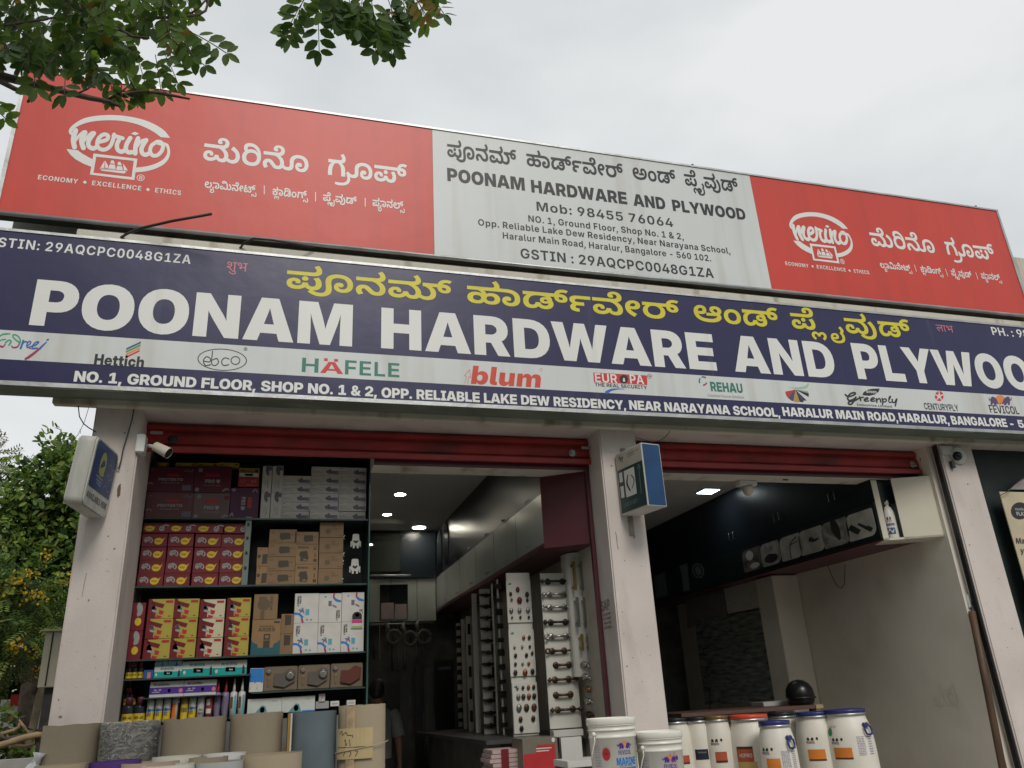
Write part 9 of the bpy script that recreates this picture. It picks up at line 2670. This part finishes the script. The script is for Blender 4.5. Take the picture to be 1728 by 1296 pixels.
tw.tube([P3(130, 158, 2.3), P3(148, 150, 2.28), P3(160, 140, 2.27)], [.003, .003, .002], 5)
tw.tube([(-2.3, 2.2, 3.9), P3(60, -60, 2.6), P3(125, 10, 2.6), P3(155, 25, 2.58), P3(185, 38, 2.55), P3(205, 52, 2.53), P3(225, 62, 2.5), P3(250, 64, 2.48)], [.05, .03, .012, .010, .009, .008, .006, .004], 7)
tw.tube([P3(150, 24, 2.6), P3(200, 26, 2.62), P3(260, 30, 2.6), P3(300, 29, 2.6), P3(335, 25, 2.6), P3(347, 18, 2.6), P3(351, 5, 2.6), P3(353, -20, 2.6)], [.008, .008, .007, .006, .006, .005, .005, .005], 7)
tw.tube([P3(285, 30, 2.62), P3(286, 10, 2.62), P3(290, -30, 2.62)], [.007, .007, .007], 6)
tw.tube([P3(320, 25, 2.6), P3(340, 8, 2.6), P3(356, -10, 2.6)], [.004, .004, .003], 6)
tw.tube([P3(0, 44, 2.5), P3(45, 38, 2.5), P3(100, 28, 2.52), P3(150, 22, 2.55)], [.006, .005, .004, .004], 6)
tw.tube([(-2.3, 2.2, 3.9), P3(300, -260, 2.5), P3(480, -120, 2.35), P3(560, -30, 2.3), P3(600, -5, 2.3)], [.06, .04, .02, .012, .006], 8)


def pinnate(tip, ang, L_, Y_, n_, lsize, mats, yaw=None, droop=.25):
 """a pinnate leaf: rachis from a point in direction ang (measured in the view), leaflets in pairs and one at the end"""
 base = P3(tip[0], tip[1], Y_)
 dd = (CR * math.cos(ang) + CU * math.sin(ang)).normalized()
 dd = (dd + CF * random.uniform(-.45, .45)).normalized()
 dn = Vector((0, 0, -1))
 pts = []
 p = base
 for k in range(n_ + 1):
  pts.append(p)
  dd = (dd + dn * droop / n_).normalized()
  p = p + dd * L_ / n_
 tw.tube(pts, [.0018] * len(pts), 4, cap=False)
 fac = (-CF + rvec(.35)).normalized()
 mi = random.choices(range(4), mats)[0]
 for k in range(1, n_ + 1):
  ax = (pts[k] - pts[k - 1]).normalized()
  side = ax.cross(fac).normalized()
  s_ = lsize * (.75 + .35 * math.sin(math.pi * k / (n_ + 1))) * random.uniform(.9, 1.1)
  for sg in (-1, 1):
   d_ = (side * sg * .9 + ax * .45 + rvec(.13) + Vector((0, 0, -.12)))
   m2_ = 3 if random.random() < .015 else mi
   leaflet(mbs[m2_], pts[k] + side * sg * .003, d_, (fac + rvec(.25)).normalized(), s_, s_ * random.uniform(.46, .56))
 leaflet(mbs[mi], pts[-1], dd + rvec(.1), fac, lsize, lsize * .5)


def in_poly(p, P):
 c_ = False
 for a_, b2 in zip(P, P[1:] + P[:1]):
  if (a_[1] > p[1]) != (b2[1] > p[1]) and p[0] < (b2[0] - a_[0]) * (p[1] - a_[1]) / (b2[1] - a_[1]) + a_[0]:
   c_ = not c_
 return c_


PA = [(-60, -60), (345, -60), (332, 0), (318, 30), (300, 55), (270, 62), (245, 52), (222, 92), (195, 118), (140, 122), (70, 116), (-60, 96)]
cnt = 0
while cnt < 155:
 p = (random.uniform(-60, 350), random.uniform(-60, 150))
 if not in_poly(p, PA):
  continue
 cnt += 1
 if p[1] > 55 and p[0] < 240:
  pinnate(p, random.uniform(-2.9, -.2), .05, random.uniform(2.25, 2.5), 3, .045, (5, 4, 1, .1))
  continue
 pinnate(p, random.uniform(-2.6, -.3) if random.random() < .75 else random.uniform(-.3, 3.4), random.uniform(.09, .14), random.uniform(2.25, 2.95), 4, random.uniform(.046, .058), (5, 4, 1.2, .10) if p[1] > 15 else (3, 4, 4, .12), droop=.3)
for tip, ang, L_, n_ in (((318, 52), -.35, .14, 4), ((300, 62), -.75, .13, 4), ((275, 85), -1.1, .12, 4), ((262, 92), -1.45, .12, 4), ((230, 92), -1.2, .11, 3), ((205, 110), -1.0, .10, 3), ((185, 128), -1.3, .08, 3), ((110, 130), -1.4, .07, 2), ((60, 120), -1.5, .06, 2), ((290, 70), -.5, .13, 4)):
 pinnate(tip, ang, L_, 2.3, n_, .055, (4, 5, 1, 0))
for p, d_ in (((222, 139), -1.2), ((218, 135), -.9), ((205, 140), -1.6)):
 pinnate(p, d_, .05, 2.28, 2, .045, (0, 1, 5, 0))
pinnate((-30, 158), -.5, .08, 2.3, 3, .05, (0, 1, 5, 0))
pinnate((-20, 175), -.6, .06, 2.3, 2, .05, (0, 1, 5, 0))
# the second spray, hanging from above the picture
for (tx, ty), ang, L_, n_ in (((520, -20), -2.2, .17, 5), ((512, -10), -2.05, .15, 5), ((535, -15), -1.57, .18, 5), ((560, -25), -1.5, .10, 4), ((575, -15), -1.3, .11, 4), ((590, -20), -1.6, .12, 4), ((605, -12), -1.55, .13, 4), ((600, 0), -1.7, .08, 3),
      ((625, -15), -1.35, .15, 5), ((640, 5), -1.25, .16, 5), ((650, 20), -1.15, .13, 4), ((645, 5), -.7, .10, 4), ((655, -10), -1.2, .13, 4), ((670, -20), -1.0, .12, 4), ((690, -25), -.9, .14, 4), ((700, -20), -1.1, .12, 4), ((720, -25), -.8, .11, 4), ((615, -25), -1.7, .12, 4), ((555, -30), -1.9, .10, 4), ((680, -28), -1.5, .10, 4), ((715, -30), -.5, .08, 3),
      ((630, 10), -1.5, .14, 4), ((580, -18), -1.8, .09, 4), ((565, -10), -1.1, .08, 3), ((620, -5), -1.9, .09, 4), ((660, 0), -1.5, .09, 4), ((610, 10), -1.4, .09, 3)):
 pinnate((tx, ty + 9), ang, L_ * 1.08, random.uniform(2.22, 2.4), n_, .061, (8, 3, .6, .35), droop=.45)
# more of the crown, outside the picture to the left and above
crown = [MB() for _ in LEAF]
for k in range(1500):
 a_ = rvec(1.0)
 p = Vector((-3.0 + a_.x * .9, 1.4 + a_.y * .8, 4.7 + a_.z * .55))
 v = p - EYE
 if v.dot(CF) > 0 and abs(v.dot(CR)) < .75 * v.dot(CF) and abs(v.dot(CU)) < .6 * v.dot(CF):
  continue
 d_ = rvec(1)
 leaflet(crown[random.choices(range(3), (5, 4, 2))[0]], p, d_, rvec(1).normalized(), .16, .09)
tw.build('twigs', BARK, TT)
for k, (a_, b2) in enumerate(zip(mbs, crown)):
 i = len(a_.v)
 a_.v += b2.v
 a_.f += [[x + i for x in f] for f in b2.f]
 a_.sm += b2.sm
 if a_.f:
  a_.build('crown', LEAF[k], TT)

# ------------------------------------------------------------------ trees and bushes beyond the left side of the building
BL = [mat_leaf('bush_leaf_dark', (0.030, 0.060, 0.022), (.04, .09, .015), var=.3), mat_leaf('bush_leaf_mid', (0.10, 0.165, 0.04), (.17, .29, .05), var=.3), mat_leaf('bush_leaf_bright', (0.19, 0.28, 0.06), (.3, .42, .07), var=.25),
 mat_leaf('bush_leaf_olive', (0.11, 0.11, 0.035), (.13, .13, .03)), mat_leaf('flower_yellow', (0.55, 0.38, 0.03), (.45, .3, .02), var=.15), mat_leaf('dry_leaf', (0.16, 0.10, 0.045), (.1, .06, .02))]


def leaf_tree(name, label, cat, base, h, lobes, trunk_r, weights, lsize, n_, feather=False, flowers=0, narrow=.5, seed=1, group=None):
 random.seed(seed)
 t_ = thing(name, label, cat, base, group)
 b_ = Vector(base)
 q_ = MB()
 top = b_ + Vector((0, 0, h * .75))
 q_.tube([b_ - Vector((0, 0, .05)), b_ + Vector((.05, 0, h * .25)), b_ + Vector((-.03, .05, h * .5)), top], [trunk_r, trunk_r * .8, trunk_r * .55, trunk_r * .2], 9)
 for c_, r_ in lobes:
  cc = b_ + Vector(c_)
  q_.tube([b_ + Vector((0, 0, h * random.uniform(.2, .45))), (b_ + cc) / 2 + Vector((0, 0, cc.z * .15)), cc], [trunk_r * .4, trunk_r * .25, trunk_r * .08], 6)
 q_.build('trunk', BARK, t_)
 M_ = [MB() for _ in BL]
 tot = sum(r_[0] * r_[1] * r_[2] for _, r_ in lobes)
 for c_, r_ in lobes:
  cc = b_ + Vector(c_)
  for k in range(int(n_ * r_[0] * r_[1] * r_[2] / tot)):
   d_ = rvec(1).normalized()
   f = random.uniform(.45, 1.0) ** .6
   clump = .85 + .25 * math.sin(d_.x * 7 + c_[0] * 3) * math.sin(d_.z * 8 + c_[2]) + .12 * math.sin(d_.y * 9)
   p = cc + Vector((d_.x * r_[0], d_.y * r_[1], d_.z * r_[2])) * f * clump
   mi = random.choices(range(len(BL)), weights)[0]
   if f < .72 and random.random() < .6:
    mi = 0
   o_d = (d_ + Vector((0, 0, -.5)) + rvec(.5)).normalized()
   s_ = lsize * random.uniform(.7, 1.3)
   nn = (d_ + Vector((0, 0, .6)) + rvec(.4)).normalized()
   if feather:
    sd = o_d.cross(nn).normalized()
    for j in range(6):
     for sg in (-1, 1):
      leaflet(M_[mi], p + o_d * s_ * .35 * j, (sd * sg + o_d * .6), nn, s_ * .55, s_ * .16)
   else:
    for j in range(3):
     leaflet(M_[mi], p + rvec(s_ * .45), (o_d + rvec(.6)), (nn + rvec(.4)).normalized(), s_, s_ * narrow)
  for k in range(int(flowers * r_[0] * r_[1] * r_[2] / tot)):
   d_ = rvec(1).normalized()
   d_.y = -abs(d_.y)
   p = cc + Vector((d_.x * r_[0], d_.y * r_[1], d_.z * r_[2])) * 1.02
   for j in range(24):
    leaflet(M_[4], p + rvec(.045), rvec(1), rvec(1).normalized(), .042, .03)
 for k, q_ in enumerate(M_):
  if q_.f:
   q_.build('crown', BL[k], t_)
 return t_


G_ = 'trees beyond the left side of the building'
leaf_tree('broadleaf_tree', 'bushy bright green broadleaf tree rising just left of the building', 'tree', (-3.2, 13.0, 0), 6.2, [((.3, 0, 4.9), (1.0, .9, .8)), ((-.6, .1, 4.2), (.9, .9, .8)), ((.6, -.1, 3.9), (.9, .8, .8)), ((-.1, -.2, 3.4), (1.0, .8, .7)), ((.2, .2, 5.3), (.5, .5, .45))], .14, (2, 5, 6, 1, 0, .2), .10, 7000, seed=3, group=G_)
leaf_tree('flowering_tree', 'feathery leaved tree with yellow flower clusters, lower and nearer', 'tree', (-3.5, 11.2, 0), 4.8, [((.3, 0, 3.0), (1.0, .8, .6)), ((-.5, .1, 3.4), (.9, .8, .6)), ((.6, -.2, 2.6), (.7, .7, .5)), ((-.4, -.1, 2.5), (.8, .7, .6))], .10, (5, 4, 2, 2, 0, .4), .12, 1100, feather=True, flowers=50, seed=5, group=G_)
leaf_tree('dark_tree', 'dark dense tree filling the gap behind the yellow flowers', 'tree', (-4.6, 15.5, 0), 6.2, [((0, 0, 2.6), (1.6, 1.0, 1.3)), ((.8, .1, 4.2), (1.3, 1.0, 1.0)), ((-1.2, 0, 4.3), (1.3, 1.0, 1.1)), ((1.7, .2, 2.3), (1.0, .9, 1.2))], .2, (8, 3, .5, .5, 0, .2), .16, 3800, seed=7, group=G_)
leaf_tree('brown_flowered_tree', 'tree with brownish tufted top at the far left edge', 'tree', (-5.6, 16.5, 0), 7.4, [((-.1, 0, 6.0), (.9, .8, .8)), ((-.9, 0, 5.2), (1.1, .9, .9))], .15, (2, 3, 1, 4, 0, 4), .16, 1300, feather=True, seed=9, group=G_)
leaf_tree('bush', 'fresh green low bush between the dry branches and the pillar', 'bush', (-2.35, 8.6, .2), 1.6, [((0, 0, 1.35), (.34, .35, .28)), ((-.4, .1, 1.2), (.36, .3, .25)), ((.15, 0, 1.0), (.4, .3, .3))], .03, (1, 3, 6, 1, 0, .1), .075, 420, seed=11)
leaf_tree('bush', 'dark green bush low behind the dry branches at the left edge', 'bush', (-3.0, 9.0, .1), 1.5, [((0, 0, 1.0), (.5, .4, .4)), ((.45, .1, .75), (.45, .4, .4)), ((-.5, 0, 1.0), (.5, .4, .4))], .03, (5, 4, 2, 1, 0, .2), .09, 600, seed=12)
# pale building far behind, seen in gaps between the trunks
t = thing('far_building', 'pale far building glimpsed in the gap under the trees', 'building', (-5.2, 26, 0))
MB().box(-9.5, -3.2, 26, 32, 0, 4.2).build('wall', mat('pale_far_wall', (.5, .46, .38), .8), t)
MB().box(-9.6, -3.1, 25.9, 32.1, 4.2, 4.35).build('roof', CONCRETE, t)
for x in (-8.3, -6.4, -4.6):
 MB().box(x, x + .8, 25.97, 26.0, 1.6, 2.8).build('window', DARKSTEEL, t)
p = at_y(57, 1178, 14.0)
t = thing('parked_truck', 'red and white vehicle glimpsed between the trunks', 'vehicle', (p.x, 14, 0))
MB().box(p.x - .5, p.x + .25, 14.0, 15.5, .5, p.z - .0).build('cab', mat('white_vehicle_paint', (.6, .6, .6), .3), t, bevel=.06)
MB().box(p.x - .3, p.x + .02, 13.985, 14.0, p.z - .1, p.z + .06).build('red_panel', REDP, t)
for x in (p.x - .4, p.x + .15):
 MB().lathe([(.05, 0), (.28, .01), (.28, .18), (.05, .19)], (x, 14.3, .28), 20, Matrix.Rotation(R(90), 4, 'Y')).build('wheel', BLACK, t)
# slim grey trunks / posts in the gap
for k, (px, w, lab) in enumerate(((66, .05, 'slim pale trunk in the gap beside the cabinet'), (76, .06, 'dark post carrying the beige electric cabinet'))):
 if k == 0:
  p = at_y(px, 1180, 11.5)
  q = MB().tube([(p.x - .12, 11.5, 0), (p.x, 11.5, p.z), (p.x + .1, 11.5, p.z + .8)], [w, w * .9, w * .7], 8)
  tag(q.build('tree_trunk', mat('pale_trunk_bark', (.28, .24, .18), .9, .2, 10, bump=.6)), lab, 'trunk')
# electric cabinet on a post
YE = 8.0
a, c = at_y(78, 1063, YE), at_y(118, 1158, YE)
t = thing('electric_cabinet', 'beige electric cabinet on a dark post behind the left pillar', 'cabinet', ((a.x + c.x) / 2, YE + .1, 0.1))
BEI = mat('beige_cabinet_paint', (.40, .38, .29), .5, .06, 3)
MB().box(a.x + .0, c.x + .1, YE, YE + .25, c.z, a.z - .012).build('cabinet_body', BEI, t, bevel=.004)
MB().box(a.x - .04, c.x + .12, YE - .03, YE + .28, a.z - .012, a.z).build('rain_cover', BEI, t)
MB().box(a.x + .055, a.x + .066, YE - .004, YE - .0005, c.z + .01, a.z - .02).build('door_gap', BLACK, t)
MB().box(a.x + .04, a.x + .13, YE + .08, YE + .16, 0.1, c.z).build('post', DARKSTEEL, t)
# low wall and dry branches
t = thing('low_wall', 'low grey weathered wall at the bottom left corner', 'wall', (-3.2, 6.6, 0))
zw = at_y(20, 1282, 6.6).z
MB().box(-6, -1.5, 6.6, 6.8, .1, zw).build('wall', CONCRETE, t, bevel=.015)
t = thing('dry_branches', 'heap of cut dry branches with peeled bark at the left edge', 'branches', at_y(30, 1290, 7.2))
Y_ = 7.2
LOG = [([(-60, 1262), (0, 1258), (40, 1245), (62, 1240), (72, 1240)], .028, BARKP), ([(-60, 1256), (0, 1249), (30, 1244), (60, 1238)], .02, BARK), ([(0, 1240), (25, 1232), (33, 1226), (32, 1216), (40, 1226), (48, 1237), (72, 1237)], .016, BARKP), ([(-20, 1226), (8, 1246), (20, 1250)], .012, BARK),
 ([(62, 1240), (65, 1262), (64, 1290)], .02, BARK), ([(20, 1258), (45, 1260), (66, 1252), (72, 1252)], .014, BARKP), ([(32, 1216), (28, 1225), (30, 1212), (45, 1208)], .006, BARK), ([(60, 1240), (76, 1224), (84, 1216)], .006, BARK)]
for k, (pts, r_, m_) in enumerate(LOG):
 MB().tube([at_y(x, y, Y_ + .05 * (k % 3)) for x, y in pts], [r_ * (1 - .08 * j) for j in range(len(pts))], 9).build('branch', m_, t)
for x in (-2.9, -2.2):
 MB().tube([(x, Y_, .0), (x + .05, Y_ + .05, at_y(40, 1262, Y_).z - .02)], [.03, .02], 8).build('branch', BARK, t)

# ------------------------------------------------------------------ unseen leaf mass added behind the camera, shaped to darken the signs' reflections
random.seed(77)
q = MB()
for k in range(5200):
 x = random.uniform(-40, 30)
 top = (10.5 if x < -3 else 4.5) + math.sin(x * .55) + math.sin(x * 1.7)
 p = Vector((x, -15 + random.uniform(-2, 2), top * (1 - random.random() ** 1.4 * .98)))
 leaflet(q, p, rvec(1), rvec(1).normalized(), random.uniform(1.6, 2.4), 1.3)
q.build('added_treeline', BL[1], kind='stuff')
